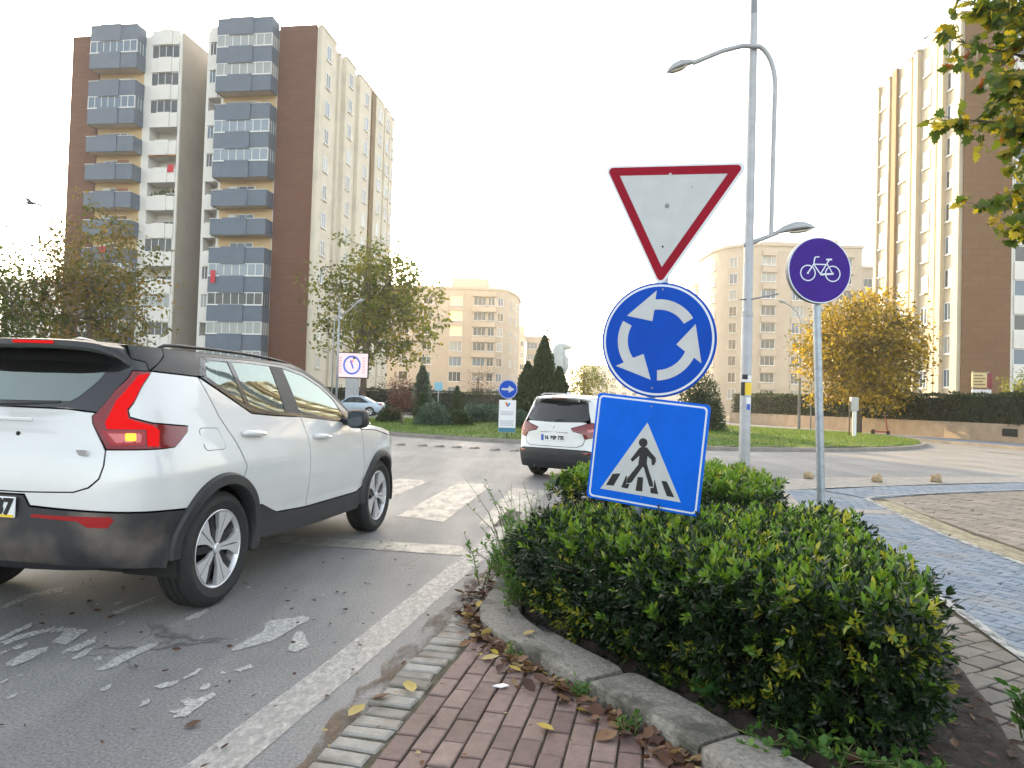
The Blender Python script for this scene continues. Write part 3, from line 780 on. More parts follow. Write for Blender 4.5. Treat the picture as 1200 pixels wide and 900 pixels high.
M['sand2'] = mat('pale sand render', (.53, .465, .38), .88, var=.07, vscale=.4)
M['pane'] = mat('window pane', (.04, .05, .058), .08, spec=.5)
M['pane_blue'] = mat('window pane with blue grey blind', (.11, .16, .22), .1, spec=.4)
M['pane_pale'] = mat('window pane with pale curtain', (.30, .32, .32), .12, spec=.4)
M['pane_glow'] = mat('yellow reflection pane', (.6, .45, .2), .15, emit=(1, .72, .28), estr=.17)  # yellow reflection in the glass, put in as emission
M['frame_w'] = mat('white window frame', (.68, .68, .67), .4)
M['blind'] = mat('orange awning cloth', (.45, .20, .06), .8)
M['balc_glass'] = mat('balcony glazing', (.16, .21, .26), .06, spec=.9)
M['red_cloth'] = mat('red cloth', (.5, .03, .05), .8)

def brown_mat(name, c0, c1):
    m, nt, b = nodes_of(name)
    tc = nt.nodes.new("ShaderNodeTexCoord"); br = nt.nodes.new("ShaderNodeTexBrick")
    mp = nt.nodes.new("ShaderNodeMapping"); mp.inputs["Rotation"].default_value = (R(90), 0, 0)
    nt.links.new(tc.outputs["Object"], mp.inputs["Vector"]); nt.links.new(mp.outputs[0], br.inputs["Vector"])
    br.inputs["Scale"].default_value = 1; br.inputs["Brick Width"].default_value = 1.4; br.inputs["Row Height"].default_value = .55
    br.inputs["Mortar Size"].default_value = .018; br.inputs["Color1"].default_value = c4(c0); br.inputs["Color2"].default_value = c4(c1); br.inputs["Mortar"].default_value = c4([k * .78 for k in c0])
    nt.links.new(br.outputs[0], b.inputs["Base Color"]); b.inputs["Roughness"].default_value = .8; b.inputs["Specular IOR Level"].default_value = .15
    return m
M['brown_clad'] = brown_mat('red brown cladding', (.135, .062, .042), (.152, .072, .05))
M['brown_clad2'] = brown_mat('grey brown cladding', (.165, .092, .05), (.18, .102, .057))

_wc = {}
def window(parent, pos, w, h, rz=0.0, pane=None, mull=1, frame='frame_w', sill=True, name='window', depth=.07):
    """frame + pane, facing local -Y before rotation"""
    pane = pane or random.choice(['pane', 'pane', 'pane', 'pane_blue', 'pane_pale'])
    key = (round(w, 2), round(h, 2), mull, frame, sill, depth)
    if key not in _wc:
        f = MB(); t = .07
        f.bb((-w / 2, -depth, -h / 2), (-w / 2 + t, .02, h / 2)); f.bb((w / 2 - t, -depth, -h / 2), (w / 2, .02, h / 2))
        f.bb((-w / 2 + t, -depth, h / 2 - t), (w / 2 - t, .02, h / 2)); f.bb((-w / 2 + t, -depth, -h / 2), (w / 2 - t, .02, -h / 2 + t))
        for k in range(mull):
            x = -w / 2 + w * (k + 1) / (mull + 1)
            f.bb((x - .03, -depth + .01, -h / 2 + t), (x + .03, .02, h / 2 - t))
        if sill: f.bb((-w / 2 - .1, -depth - .1, -h / 2 - .08), (w / 2 + .1, .02, -h / 2 - .003))
        o = f.build(name, M[frame]); me = o.data; bpy.data.objects.remove(o)
        _wc[key] = (me, {})
    me, panes = _wc[key]
    if pane not in panes:
        o = MB().bb((-w / 2 + .071, -.03, -h / 2 + .071), (w / 2 - .071, .0, h / 2 - .071)).build('pane', M[pane]); panes[pane] = o.data; bpy.data.objects.remove(o)
    f = mesh_obj(name, me, parent, pos, rz)
    mesh_obj('pane', panes[pane], f)
    return f

def balcony_mesh(w, d, hgt, step=.12):
    b = MB()
    t = .12
    b.mat(0)
    b.bb((0, -d, 0), (w, -d + t, hgt)); b.bb((0, -d + t, 0), (t, 0, hgt)); b.bb((w - t, -d + t, 0), (w, 0, hgt))
    b.bb((w * .22, -d - step, -.06), (w * .66, -d - .002, hgt + .1))
    b.mat(1); b.bb((t + .002, -d + t + .002, .05), (w - t - .002, -.002, .28))
    b.mat(2); b.bb((-.04, -d - .05, hgt + .003), (w + .04, -d + t, hgt + .05))
    return b

def tower(name, label, loc, rz, sx, H, fh, ztop, front_zones, recess, side, glazed, mats, wn=13, depth=25.0):
    """sx = -1: the side wall with windows faces local +X and the front runs to -X; sx = +1 mirrored"""
    T = thing(name, label, 'apartment tower', loc, rz)
    X = lambda u: sx * u         # u runs along the front, away from the window side
    wall = MB(); brown = MB(); grey = MB(); bands = MB(); dark = MB(); balc_back = MB()
    nfl = int((ztop) / fh) + 1
    for (kind, u0, u1) in front_zones:
        a, b = sorted((X(u0), X(u1)))
        if kind == 'brown':
            wall.bb((a, 0, 0), (b, depth - 3, H)); MB().bb((a - .02 * (sx > 0), -.12, 0), (b + .02 * (sx < 0), -.003, H + .12)).build('brown_panel', M[mats['brown']], T)
        elif kind == 'balcony':
            balc_back.bb((a, 0, 0), (b, depth - 3.1, H - 1.4))
            bm_me = None
            for j in range(nfl + 1):
                zb = ztop - fh * j
                if zb < .3: break
                if bm_me is None:
                    o = balcony_mesh(b - a + .2, 1.45, 1.62).build('balcony', [M['balc'], M['sand2'], M['frame_w']]); bm_me = o.data; bpy.data.objects.remove(o)
                bo = mesh_obj('balcony', bm_me, T, (a - .1, 0, zb))
                if j > 0:
                    window(T, (a + (b - a) * .45, -.02, zb + fh * .5), 2.6, 1.9, 0, random.choice(['pane', 'pane_blue']), 2, sill=False)
                    g = glazed(kind, u0, j)
                    zt = zb + 1.675; gh = fh - 1.675 - .01
                    if g:
                        gl = MB(); fr = MB(); W = b - a + .12; x0 = -W / 2; n = 7
                        gl.bb((x0, -1.42, 0), (-x0, -1.39, gh)); gl.bb((x0, -1.385, 0), (x0 + .03, -.01, gh)); gl.bb((-x0 - .03, -1.385, 0), (-x0, -.01, gh))
                        for k in range(n + 1):
                            xx = x0 + W * k / n; fr.bb((xx - .035, -1.45, 0), (xx + .035, -1.425, gh))
                        fr.bb((x0, -1.46, 0), (-x0, -1.452, .08)); fr.bb((x0, -1.46, gh - .08), (-x0, -1.452, gh))
                        for k in range(3):
                            for s_ in (-1, 1):
                                yy = -1.35 + k * .45; fr.bb((s_ * -x0 - .02, yy, 0), (s_ * -x0 + .02, yy + .05, gh))
                        go = gl.build('balcony_glazing', M[g], T, loc=((a + b) / 2, 0, zt)); fr.build('glazing_frame', M['frame_w'], go)
        elif kind == 'loggia':
            d = 1.7
            wall.bb((a, d, 0), (b, depth - 3, H - .02))
            wall.bb((a, 0, 0), (a + .28, d - .002, H - .01)); wall.bb((b - .28, 0, 0), (b, d - .002, H - .01))
            for j in range(nfl + 1):
                zb = ztop - fh * j
                if zb < .3: break
                bands.bb((a + .283, -.14, zb), (b - .283, d - .004, zb + .25)); bands.bb((a + .283, -.14, zb + .253), (b - .283, .0, zb + 1.5))
                bands.bb((a + (b - a) * .3, -.26, zb - .05), (b - (b - a) * .3, -.143, zb + 1.56)); bands.build('parapet_band', M['white_r'], T); bands = MB()
                g = glazed(kind, u0, j)
                wi = (b - a) - .58; hi = fh - 1.5 - .02
                if g and j > 0: window(T, ((a + b) / 2, .02, zb + 1.5 + hi / 2), wi, hi, 0, g, 3, frame='frame_w', sill=False)
                elif j > 0: window(T, ((a + b) / 2, d - .01, zb + 1.25), wi * .55, 1.9, 0, 'pane', 1, sill=False)
        elif kind == 'recess':
            wall.bb((a, 8.0, 0), (b, depth - 4, H - .5))
    wall.build('wall', M[mats['wall']], T)
    if balc_back.v: balc_back.build('balcony_wall', M['lit_beige'], T)
    # blank side of the far wing, looking into the recess
    if recess:
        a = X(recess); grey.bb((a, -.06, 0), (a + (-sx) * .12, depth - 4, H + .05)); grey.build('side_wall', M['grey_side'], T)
    # window side
    sb = MB(); rb = MB(); x_ = lambda u: -sx * u      # outwards
    sb.bb((x_(0), .0, 0), (x_(.012), depth, H - .03)); 
    for (s0, s1, p, hh) in side['bays']:
        sb.bb((x_(.014), s0, 0), (x_(p), s1, H + hh)); sb.bb((x_(.014), s0 - .1, H + hh + .003), (x_(p + .08), s1 + .1, H + hh + .16))
    sb.build('window_wall', M[mats['side']], T)
    for (s0, s1, p) in side['strips']: rb.bb((x_(.014), s0, 0), (x_(p), s1, H + .1))
    if rb.v: rb.build('brown_strip', M['strip'], T)
    for (s, p, w, h) in side['cols']:
        for k in range(wn):
            z = side['z0'] + side['dz'] * k
            if z > H - .8 or z < .8: continue
            window(T, (x_(p), s, z), w, h, R(90) * (-sx), None, 1, depth=.05)
    return T

GL = {('balcony', 4.3): {1: 'pane_pale', 2: 'pane_pale', 4: 'balc_glass', 5: 'balc_glass', 9: 'balc_glass', 10: 'pane', 11: 'pane_pale', 12: 'balc_glass'},
      ('balcony', 19.5): {1: 'pane_blue', 3: 'pane_blue', 9: 'balc_glass', 11: 'pane'},
      ('loggia', 15.1): {1: 'pane', 2: 'pane', 3: 'pane', 8: 'pane', 10: 'pane_pale', 11: 'pane'},
      ('loggia', 10.2): {1: 'pane', 2: 'pane_blue', 4: 'pane_blue', 5: 'pane', 9: 'pane', 10: 'pane_pale', 12: 'pane_pale'}}
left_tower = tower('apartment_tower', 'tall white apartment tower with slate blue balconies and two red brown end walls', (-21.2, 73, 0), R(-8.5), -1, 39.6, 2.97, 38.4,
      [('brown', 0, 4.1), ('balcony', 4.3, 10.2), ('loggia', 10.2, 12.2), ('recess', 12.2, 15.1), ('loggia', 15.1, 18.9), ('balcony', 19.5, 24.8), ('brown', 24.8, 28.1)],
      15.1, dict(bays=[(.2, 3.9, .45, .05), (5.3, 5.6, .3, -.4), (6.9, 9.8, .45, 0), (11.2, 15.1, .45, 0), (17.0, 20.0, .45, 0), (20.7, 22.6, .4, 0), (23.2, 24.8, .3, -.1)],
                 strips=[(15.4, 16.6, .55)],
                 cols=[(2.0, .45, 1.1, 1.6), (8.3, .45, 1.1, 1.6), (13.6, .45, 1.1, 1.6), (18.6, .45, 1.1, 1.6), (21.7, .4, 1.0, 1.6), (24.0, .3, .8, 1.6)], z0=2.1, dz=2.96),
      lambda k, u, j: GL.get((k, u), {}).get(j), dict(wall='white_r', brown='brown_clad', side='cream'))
# fillers between the zones (the narrow strips of wall beside the balconies)
mf = MB(); mf.bb((-4.3, .05, 0), (-4.1, 20, 39.4)); mf.bb((-19.5, .02, 0), (-18.9, 20, 39.4)); mf.build('wall', M['white_r'], left_tower)
# an orange awning and cloths hung on the balconies
aw = MB(); aw.bb((-18.6, -.1, 26.4), (-15.4, .1, 27.7)); aw.build('awning', M['blind'], left_tower)
for (x, z) in ((-16.2, 24.6), (-22.6, 15.6)):
    MB().bb((x, -.2 if x > -20 else -1.62, z), (x + .7, -.16 if x > -20 else -1.58, z + .8)).build('hung_cloth', M['red_cloth'], left_tower)
MB().bb((-9.9, -1.62, 12.6), (-9.4, -1.58, 13.9)).build('hung_cloth', M['red_cloth'], left_tower)

M['ac_unit'] = mat('air conditioner casing', (.55, .55, .53), .5)
rr_ = random.Random(8)
for j in (3, 5, 6, 7, 8, 9):          # air conditioners, flower boxes and washing on the balconies
    for x0 in (-9.6, -24.2):
        zb = 38.4 - 2.97 * j
        if rr_.random() < .6: MB().bb((x0 + .6, -.36, zb + 1.75), (x0 + 1.5, -.03, zb + 2.35)).build('air_conditioner', M['ac_unit'], left_tower, bevel=.03)
        if rr_.random() < .5 and x0 < -20: MB().bb((x0 + 3.2, -1.62, zb + 1.72), (x0 + 4.4, -1.36, zb + 1.98)).build('flower_box', mat('flower box', (rr_.uniform(.05, .3), .09, .04), .8), left_tower, bevel=.05)
for j in (6, 8):
    pb = bpy.data.meshes.new('potted_plants'); bmx = bmesh.new()
    for k in range(26):
        mtx = Matrix.Translation((rr_.uniform(-18.2, -15.8), rr_.uniform(.1, .6), 38.4 - 2.97 * j + 1.5 + rr_.uniform(.0, .75))) @ Matrix.Rotation(rr_.uniform(0, 6), 4, 'Z')
        bmesh.ops.create_cone(bmx, segments=5, radius1=.16, radius2=.02, depth=.4, matrix=mtx)
    bmx.to_mesh(pb); bmx.free(); pb.materials.append(mat('pot plant green', (.05, .08, .03), .8)); mesh_obj('potted_plants', pb, left_tower)

right_tower = tower('apartment_tower', 'tall cream apartment tower with grey brown end wall on the right behind the hedge', (37.7, 60, 0), 0, 1, 35.6, 2.9, 33.2,
      [('brown', 0, 4.1), ('loggia', 4.1, 9.0), ('loggia', 9.6, 14.0)], None,
      dict(bays=[(.1, 1.0, .3, 0), (2.4, 3.1, .42, -.1), (3.6, 4.3, .24, -.2), (6.4, 7.1, .42, -.1), (7.7, 8.3, .24, -.2), (11.6, 12.0, .3, -.3), (13.9, 14.4, .25, -.4)],
           strips=[(10.3, 11.1, .3)],
           cols=[(1.75, .03, 1.0, 1.6), (5.35, .03, 1.05, 1.6), (9.3, .03, 1.2, 1.6), (11.95 + .5, .03, 1.0, 1.6), (13.3, .03, .7, 1.6)], z0=1.6, dz=2.9),
      lambda k, u, j: 'pane' if j % 2 else 'pane_blue', dict(wall='white_r', brown='brown_clad2', side='cream2'), depth=14.5)

def slab_building(name, label, plan, H, mats, cols, z0, dz, nrow, lit=(), bands=None, rooms=None):
    T = thing(name, label, 'apartment building', (plan[0][0], plan[0][1], 0))
    ox, oy = plan[0]
    P = [(x - ox, y - oy) for x, y in plan]
    MB().prism(P, 0, H).build('wall', M[mats], T, smooth=True, angle=R(30))
    cap = MB().prism(shrink(ccw(P), -.25), H + .003, H + .5); cap.build('parapet', M[mats], T)
    for (x, y, w, h, rz, fr) in cols:
        for k in range(nrow):
            z = z0 - dz * k
            if z < 1: continue
            window(T, (x - ox, y - oy, z), w, h, rz, 'pane_glow' if (round(x, 1), k) in lit else None, 1 if w < 2 else 2, depth=.12)
    if bands:
        b = MB()
        for (x0, x1, y, dep) in bands:
            for k in range(nrow + 1):
                z = z0 + dz / 2 - dz * k
                if z > 1.2: b.bb((x0 - ox, y - oy - dep, z - .62), (x1 - ox, y - oy - .13, z + .35))
        b.build('balcony_parapet', M[mats], T)
    for r in rooms or ():
        MB().bb((r[0] - ox, r[1] - oy, H + .5), (r[2] - ox, r[3] - oy, H + r[4])).build('roof_room', M['sand2'], T, bevel=.2)
    return T

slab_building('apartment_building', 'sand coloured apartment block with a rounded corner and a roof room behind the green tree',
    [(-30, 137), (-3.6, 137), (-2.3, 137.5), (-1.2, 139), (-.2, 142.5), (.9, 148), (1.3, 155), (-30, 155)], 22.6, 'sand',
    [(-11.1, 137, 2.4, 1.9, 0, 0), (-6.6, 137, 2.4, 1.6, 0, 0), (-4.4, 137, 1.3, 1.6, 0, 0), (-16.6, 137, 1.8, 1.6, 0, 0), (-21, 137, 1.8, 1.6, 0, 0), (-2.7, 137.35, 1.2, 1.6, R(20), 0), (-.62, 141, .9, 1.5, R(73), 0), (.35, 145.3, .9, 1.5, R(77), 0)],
    20.4, 2.92, 8, lit={(-11.1, 0), (-11.1, 1), (-11.1, 2)}, bands=[(-8.0, -3.5, 137, 1.0), (-12.6, -9.6, 137, .25)], rooms=[(-12.4, 139, -5.2, 148, 2.6)])  # the three top panes listed get the painted yellow reflection
slab_building('apartment_building', 'narrow sand block with orange roof room seen past the rounded apartment block',
    [(.2, 178), (3.0, 178), (3.0, 190), (.2, 190)], 17.5, 'sand2', [(1.0, 178, .9, 1.4, 0, 0), (2.2, 178, .9, 1.4, 0, 0)], 15.8, 2.9, 5, rooms=[(.4, 180, 2.9, 184, 3.0)])
slab_building('apartment_building', 'small distant apartment block between the rounded block and the statue',
    [(3.6, 186), (8.2, 186), (9.8, 189), (10, 198), (3.6, 198)], 18.0, 'sand', [(5.0, 186, 2.6, 1.6, 0, 0), (7.2, 186, 1.2, 1.6, 0, 0)], 16.0, 2.9, 5, bands=[(3.7, 8.1, 186, .7)])
slab_building('apartment_building', 'long low pale building far behind the signpost',
    [(30, 300), (86, 300), (86, 315), (30, 315)], 17.0, 'sand2', [(34 + 4.4 * i, 300, 2, 1.5, 0, 0) for i in range(11)], 14.8, 3.0, 4)
slab_building('apartment_building', 'tall sand apartment block with a rounded end behind the near street lamp',
    [(36.1, 136), (36.3, 131), (37.6, 127.4), (40, 125), (43, 124), (60.5, 124), (60.5, 140), (36.1, 140)], 29.8, 'sand',
    [(38.8, 126.2, 1.5, 1.8, R(-44), 0), (36.45, 130.6, 1.2, 1.6, R(-75), 0), (44.2, 124, 2.5, 1.6, 0, 0), (49.3, 124, 2.0, 1.9, 0, 0), (53.2, 124, 1.4, 1.6, 0, 0), (57.5, 124, 2.4, 1.6, 0, 0)],
    27.2, 2.92, 9, bands=[(43.0, 45.5, 124, .7), (48.2, 50.5, 124, .25), (56.1, 58.9, 124, .8)], rooms=[(44, 127, 51, 134, 1.6), (52, 126, 54, 130, 2.0), (55.5, 126, 57.3, 130, 2.0)])
slab_building('apartment_building', 'lower yellowish wing behind the rounded sand apartment block',
    [(36.2, 142), (42, 142), (42, 152), (36.2, 152)], 25.5, 'sand2', [(38.0, 142, 1.4, 1.6, 0, 0)], 23, 2.9, 8)
slab_building('apartment_building', 'plain tan block beside the tall cream tower',
    [(60.8, 130), (70, 130), (70, 142), (60.8, 142)], 27.5, 'sand', [(64.5, 130, 1.6, 1.6, 0, 0), (67.5, 130, 1.6, 1.6, 0, 0)], 24.9, 2.9, 8)
slab_building('apartment_building', 'pale flat roofed block seen through the trees left of the tall tower',
    [(-72, 100), (-60, 100), (-60, 112), (-72, 112)], 16, 'white_r', [(-69, 100, 2, 1.5, 0, 0), (-63.5, 100, 2, 1.5, 0, 0)], 13.5, 2.9, 5)
# ------------------------------------------------------------------ signs, lamps, street furniture
MF = Matrix.Rotation(R(90), 4, 'X')          # drawing plane (x, y) -> (x, z), front towards -Y

def rounded(poly, r, n=6):
    out = []; m = len(poly)
    for i in range(m):
        a, b, c = Vector(poly[i - 1]), Vector(poly[i]), Vector(poly[(i + 1) % m])
        u = (a - b).normalized(); v = (c - b).normalized()
        ang = math.acos(max(-1, min(1, u.dot(v)))); t = r / math.tan(ang / 2)
        p, q = b + u * t, b + v * t
        ce = b + (u + v).normalized() * (r / math.sin(ang / 2))
        a0 = math.atan2(p.y - ce.y, p.x - ce.x); a1 = math.atan2(q.y - ce.y, q.x - ce.x)
        d = (a1 - a0 + math.pi) % (2 * math.pi) - math.pi
        for k in range(n + 1): out.append((ce.x + r * math.cos(a0 + d * k / n), ce.y + r * math.sin(a0 + d * k / n)))
    return out
def circ(r, n=64, c=(0, 0)): return [(c[0] + r * math.cos(2 * math.pi * k / n), c[1] + r * math.sin(2 * math.pi * k / n)) for k in range(n)]
def rect(w, h, c=(0, 0)): return [(c[0] - w / 2, c[1] - h / 2), (c[0] + w / 2, c[1] - h / 2), (c[0] + w / 2, c[1] + h / 2), (c[0] - w / 2, c[1] + h / 2)]
def face(name, poly, d, m, parent, c=(0, 0, 0), th=.0012):
    """a thin layer d in front of the sign plane"""
    return MB().prism(poly, d, d + th, Matrix.Translation(c) @ MF).build(name, m, parent)
def stroke(P, w):
    P = [Vector(p) for p in P]; L_, R_ = [], []
    for i, p in enumerate(P):
        t = (P[min(i + 1, len(P) - 1)] - P[max(i - 1, 0)]).normalized(); n = Vector((-t.y, t.x)) * w / 2
        L_.append(tuple(p + n)); R_.append(tuple(p - n))
    return L_ + R_[::-1]

# --- the three signs on one leaning pole
sp = thing('traffic_sign_post', 'leaning pole with a red yield triangle, a blue roundabout disc and a pedestrian crossing square', 'traffic sign', (.80, 4.80, 0))
sp.rotation_euler = (0, R(5.0), R(-25))
MB().tube([(0, .045, 0), (0, .045, 2.86)], .030, 16).build('pole', M['steel'], sp, smooth=True, angle=R(40))
def disc_plate(name, outline, parent, c, m, th=.018):
    return MB().prism(outline, -.006, th - .006, Matrix.Translation(c) @ MF).build(name, m, parent, bevel=.003, seg=1)
# yield
tri = [(-.485, 3.01), (.485, 3.01), (0, 2.18)]
cz = 2.735
tr0 = [(x, y - cz) for x, y in tri]
y_ = disc_plate('yield_plate', rounded(tr0, .035), sp, (-.01, 0, cz), M['sign_edge'])
face('red_border', rounded(shrink(ccw(tr0), .016), .026), .0125, M['sign_red'], y_, (-.01, 0, cz))
face('white_field', shrink(ccw(tr0), .073), .0140, M['sign_white'], y_, (-.01, 0, cz))
for (x, z, r_, mm) in ((-.012, .205, .009, 'sign_white'), (-.012, -.006, .012, 'ink'), (.14, .12, .004, 'ink'), (-.008, -.275, .007, 'ink')):
    face('bolt', circ(r_, 14, (x, z)), .0155, M[mm], y_, (-.01, 0, cz))
face('smudge', [(-.024, .003), (-.012, .012), (.001, .008), (.006, -.01), (-.004, -.02), (-.017, -.016)], .0172, M['sign_back'], y_, (-.01, 0, cz))
# roundabout
c_ = (.015, 0, 1.842); r_ = .382
b_ = disc_plate('roundabout_plate', circ(r_, 72), sp, c_, M['sign_blue_dark'])
face('pale_ring', circ(r_ - .014, 72), .0125, M['sign_edge'], b_, c_)
face('blue_field', circ(r_ - .028, 72), .0139, M['sign_blue_dark'], b_, c_)
for k in range(3):
    a = R(36 + 120 * k); e = R(99 + 120 * k); tip = R(147 + 120 * k)
    outer = [(.705 * r_ * math.cos(t), .705 * r_ * math.sin(t)) for t in np.linspace(a, e, 14)]
    inner = [(.525 * r_ * math.cos(t), .525 * r_ * math.sin(t)) for t in np.linspace(a, e + R(3), 14)]
    hb = [(.86 * r_ * math.cos(e - R(2)), .86 * r_ * math.sin(e - R(2)))]; hi = [(.34 * r_ * math.cos(e + R(12)), .34 * r_ * math.sin(e + R(12)))]
    face('white_arrow', outer + hb + [(.70 * r_ * math.cos(tip), .70 * r_ * math.sin(tip))] + hi + inner[::-1], .0154, M['sign_white'], b_, c_)
for z in (.335, -.32): face('bolt', circ(.007, 12, (.0, z)), .0154, M['sign_back'], b_, c_)
# crossing
c_ = (.026, 0, 1.09); S = .74
q_ = disc_plate('crossing_plate', rounded(rect(.76, .725), .03), sp, c_, M['sign_blue'])
face('pale_line', rounded(rect(.73, .695), .03), .0125, M['sign_edge'], q_, c_)
face('blue_field', rounded(rect(.706, .671), .022), .0139, M['sign_blue'], q_, c_)
face('white_triangle', [(-.02 * S, .271 * S), (-.387 * S, -.386 * S), (.350 * S, -.386 * S)], .0153, M['sign_white'], q_, c_)
PED = [[(-0.065, 0.038), (-0.035, 0.053), (0.004, 0.047), (0.042, 0.009), (0.088, -0.03), (0.095, -0.061), (0.085, -0.094), (0.063, -0.105), (0.052, -0.054), (0.015, -0.027), (0.015, -0.091), (0.038, -0.148), (0.089, -0.256), (0.095, -0.291), (0.061, -0.292), (-0.005, -0.138), (-0.017, -0.127), (-0.083, -0.245), (-0.103, -0.284), (-0.149, -0.3), (-0.148, -0.255), (-0.061, -0.117), (-0.058, -0.033), (-0.117, -0.099), (-0.135, -0.078)],
[(-0.287, -0.234), (-0.213, -0.219), (-0.266, -0.34), (-0.337, -0.345)],
[(-0.162, -0.232), (-0.15, -0.235), (-0.152, -0.305), (-0.118, -0.299), (-0.133, -0.345), (-0.193, -0.342)],
[(-0.053, -0.225), (-0.004, -0.221), (0.003, -0.348), (-0.059, -0.351)],
[(0.1, -0.229), (0.103, -0.227), (0.148, -0.347), (0.078, -0.35), (0.071, -0.303), (0.099, -0.298)],
[(0.162, -0.226), (0.209, -0.223), (0.291, -0.35), (0.225, -0.352)]]
pm = MB()
for p in PED: pm.prism([(x * S, y * S) for x, y in p], .0167, .018, Matrix.Translation(c_) @ MF)
pm.prism(circ(.040 * S, 24, (-.038 * S, .087 * S)), .0167, .018, Matrix.Translation(c_) @ MF)
pm.build('walking_figure', M['ink'], q_)
for z in (.31, -.30): face('bolt', circ(.006, 12, (0, z)), .0154, M['sign_back'], q_, c_)
for zz in (2.86, 2.35, 2.10, 1.58, 1.36, .84):
    MB().box((0, .03, zz), (.10, .05, .03)).build('clamp', M['steel'], sp)

# --- bicycle sign
bp_ = thing('cycle_sign_post', 'galvanised pole with round violet blue cycle path sign beside the hedge', 'traffic sign', (2.89, 6.50, 0))
bp_.rotation_euler = (0, R(-2.6), R(6))
MB().tube([(0, .05, 0), (0, .05, 2.90)], .036, 16).build('pole', M['steel'], bp_, smooth=True, angle=R(40))
c_ = (-.015, 0, 2.672); rr_ = .303
b_ = disc_plate('cycle_plate', circ(rr_, 64), bp_, c_, M['sign_back'], th=.05)
b_.location = (0, 0, 0)
fo = .0445
face('pale_ring', circ(rr_ - .002, 64), fo, M['sign_edge'], b_, c_)
face('violet_field', circ(rr_ - .012, 64), fo + .0014, M['sign_purple'], b_, c_)
sy = MB(); MM = Matrix.Translation(c_) @ MF
def ln(P, w=.011): sy.prism(stroke(P, w), fo + .0028, fo + .0042, MM)
for cx, cy in ((-.115, -.025), (.122, -.033)):
    ring = [(cx + .074 * math.cos(t), cy + .074 * math.sin(t)) for t in np.linspace(0, 2 * math.pi, 37)]
    for i in range(36):
        a, b = ring[i], ring[i + 1]; f = lambda p, s: (cx + (p[0] - cx) * s, cy + (p[1] - cy) * s)
        sy.prism([a, b, f(b, .87), f(a, .87)], fo + .0028, fo + .0042, MM)
    sy.prism(circ(.010, 12, (cx, cy)), fo + .0028, fo + .0042, MM)
ln([(-.115, -.025), (-.058, .055), (-.045, .118)]); ln([(-.045, .118), (-.002, .122)], .010); ln([(-.058, .055), (.078, .05)], .010)
ln([(-.055, .05), (.004, -.035)], .010); ln([(.090, .092), (.004, -.035)], .010); ln([(.004, -.04), (.122, -.033)], .016); ln([(.076, .048), (.122, -.033)], .009); ln([(.062, .096), (.118, .098)], .016)
sy.build('bicycle_symbol', M['sign_edge'], b_)
for zz in (2.78, 2.55): MB().box((0, .025, zz), (.12, .05, .03)).build('clamp', M['steel'], bp_)

# --- keep right sign with a white notice below, on the island
ks = thing('keep_right_sign', 'small round blue arrow sign above a white notice panel on the grass edge', 'traffic sign', (-.13, 24.4, .1))
MB().tube([(0, .05, 0), (0, .05, 1.95)], .028, 12).build('pole', M['steel'], ks, smooth=True)
c_ = (0, 0, 1.70)
b_ = disc_plate('arrow_plate', circ(.325, 48), ks, c_, M['sign_blue_dark'])
face('pale_ring', circ(.315, 48), .0125, M['sign_edge'], b_, c_); face('blue_field', circ(.30, 48), .0145, M['sign_blue_dark'], b_, c_)
face('white_arrow', [(-.22, -.035), (.02, -.035), (.02, -.125), (.22, 0), (.02, .125), (.02, .035), (-.22, .035)], .017, M['sign_white'], b_, c_)
p_ = MB().prism(rect(.58, 1.10, (.0, .78)), 0, .02, MF).build('notice_panel', M['white_plain'], ks)
for poly, col in (([(-.10, 1.24), (-.02, 1.27), (-.0, 1.20), (-.05, 1.16)], (.8, .25, .03)), ([(-.01, 1.18), (.06, 1.25), (.10, 1.21), (.05, 1.12), (.0, 1.1)], (.05, .22, .6)), ([(-.06, 1.15), (.01, 1.09), (.02, 1.16), (-.03, 1.2)], (.7, .06, .08))):
    face('emblem', poly, .0215, mat('emblem colour', col, .5), p_)
face('footer_band', rect(.57, .15, (0, .31)), .0215, mat('teal band', (.03, .16, .26), .5), p_)
ml_ = MB(); rr = random.Random(3)
for row, y in enumerate((.93, .88, .83, .62, .57, .52, .47)):
    x = -.23
    while x < .2:
        w = rr.uniform(.02, .06); ml_.prism(rect(w, .028, (x + w / 2, y)), .0215, .0225, MF); x += w + .018
ml_.build('print_lines', mat('grey print', (.32, .36, .4), .6), p_)

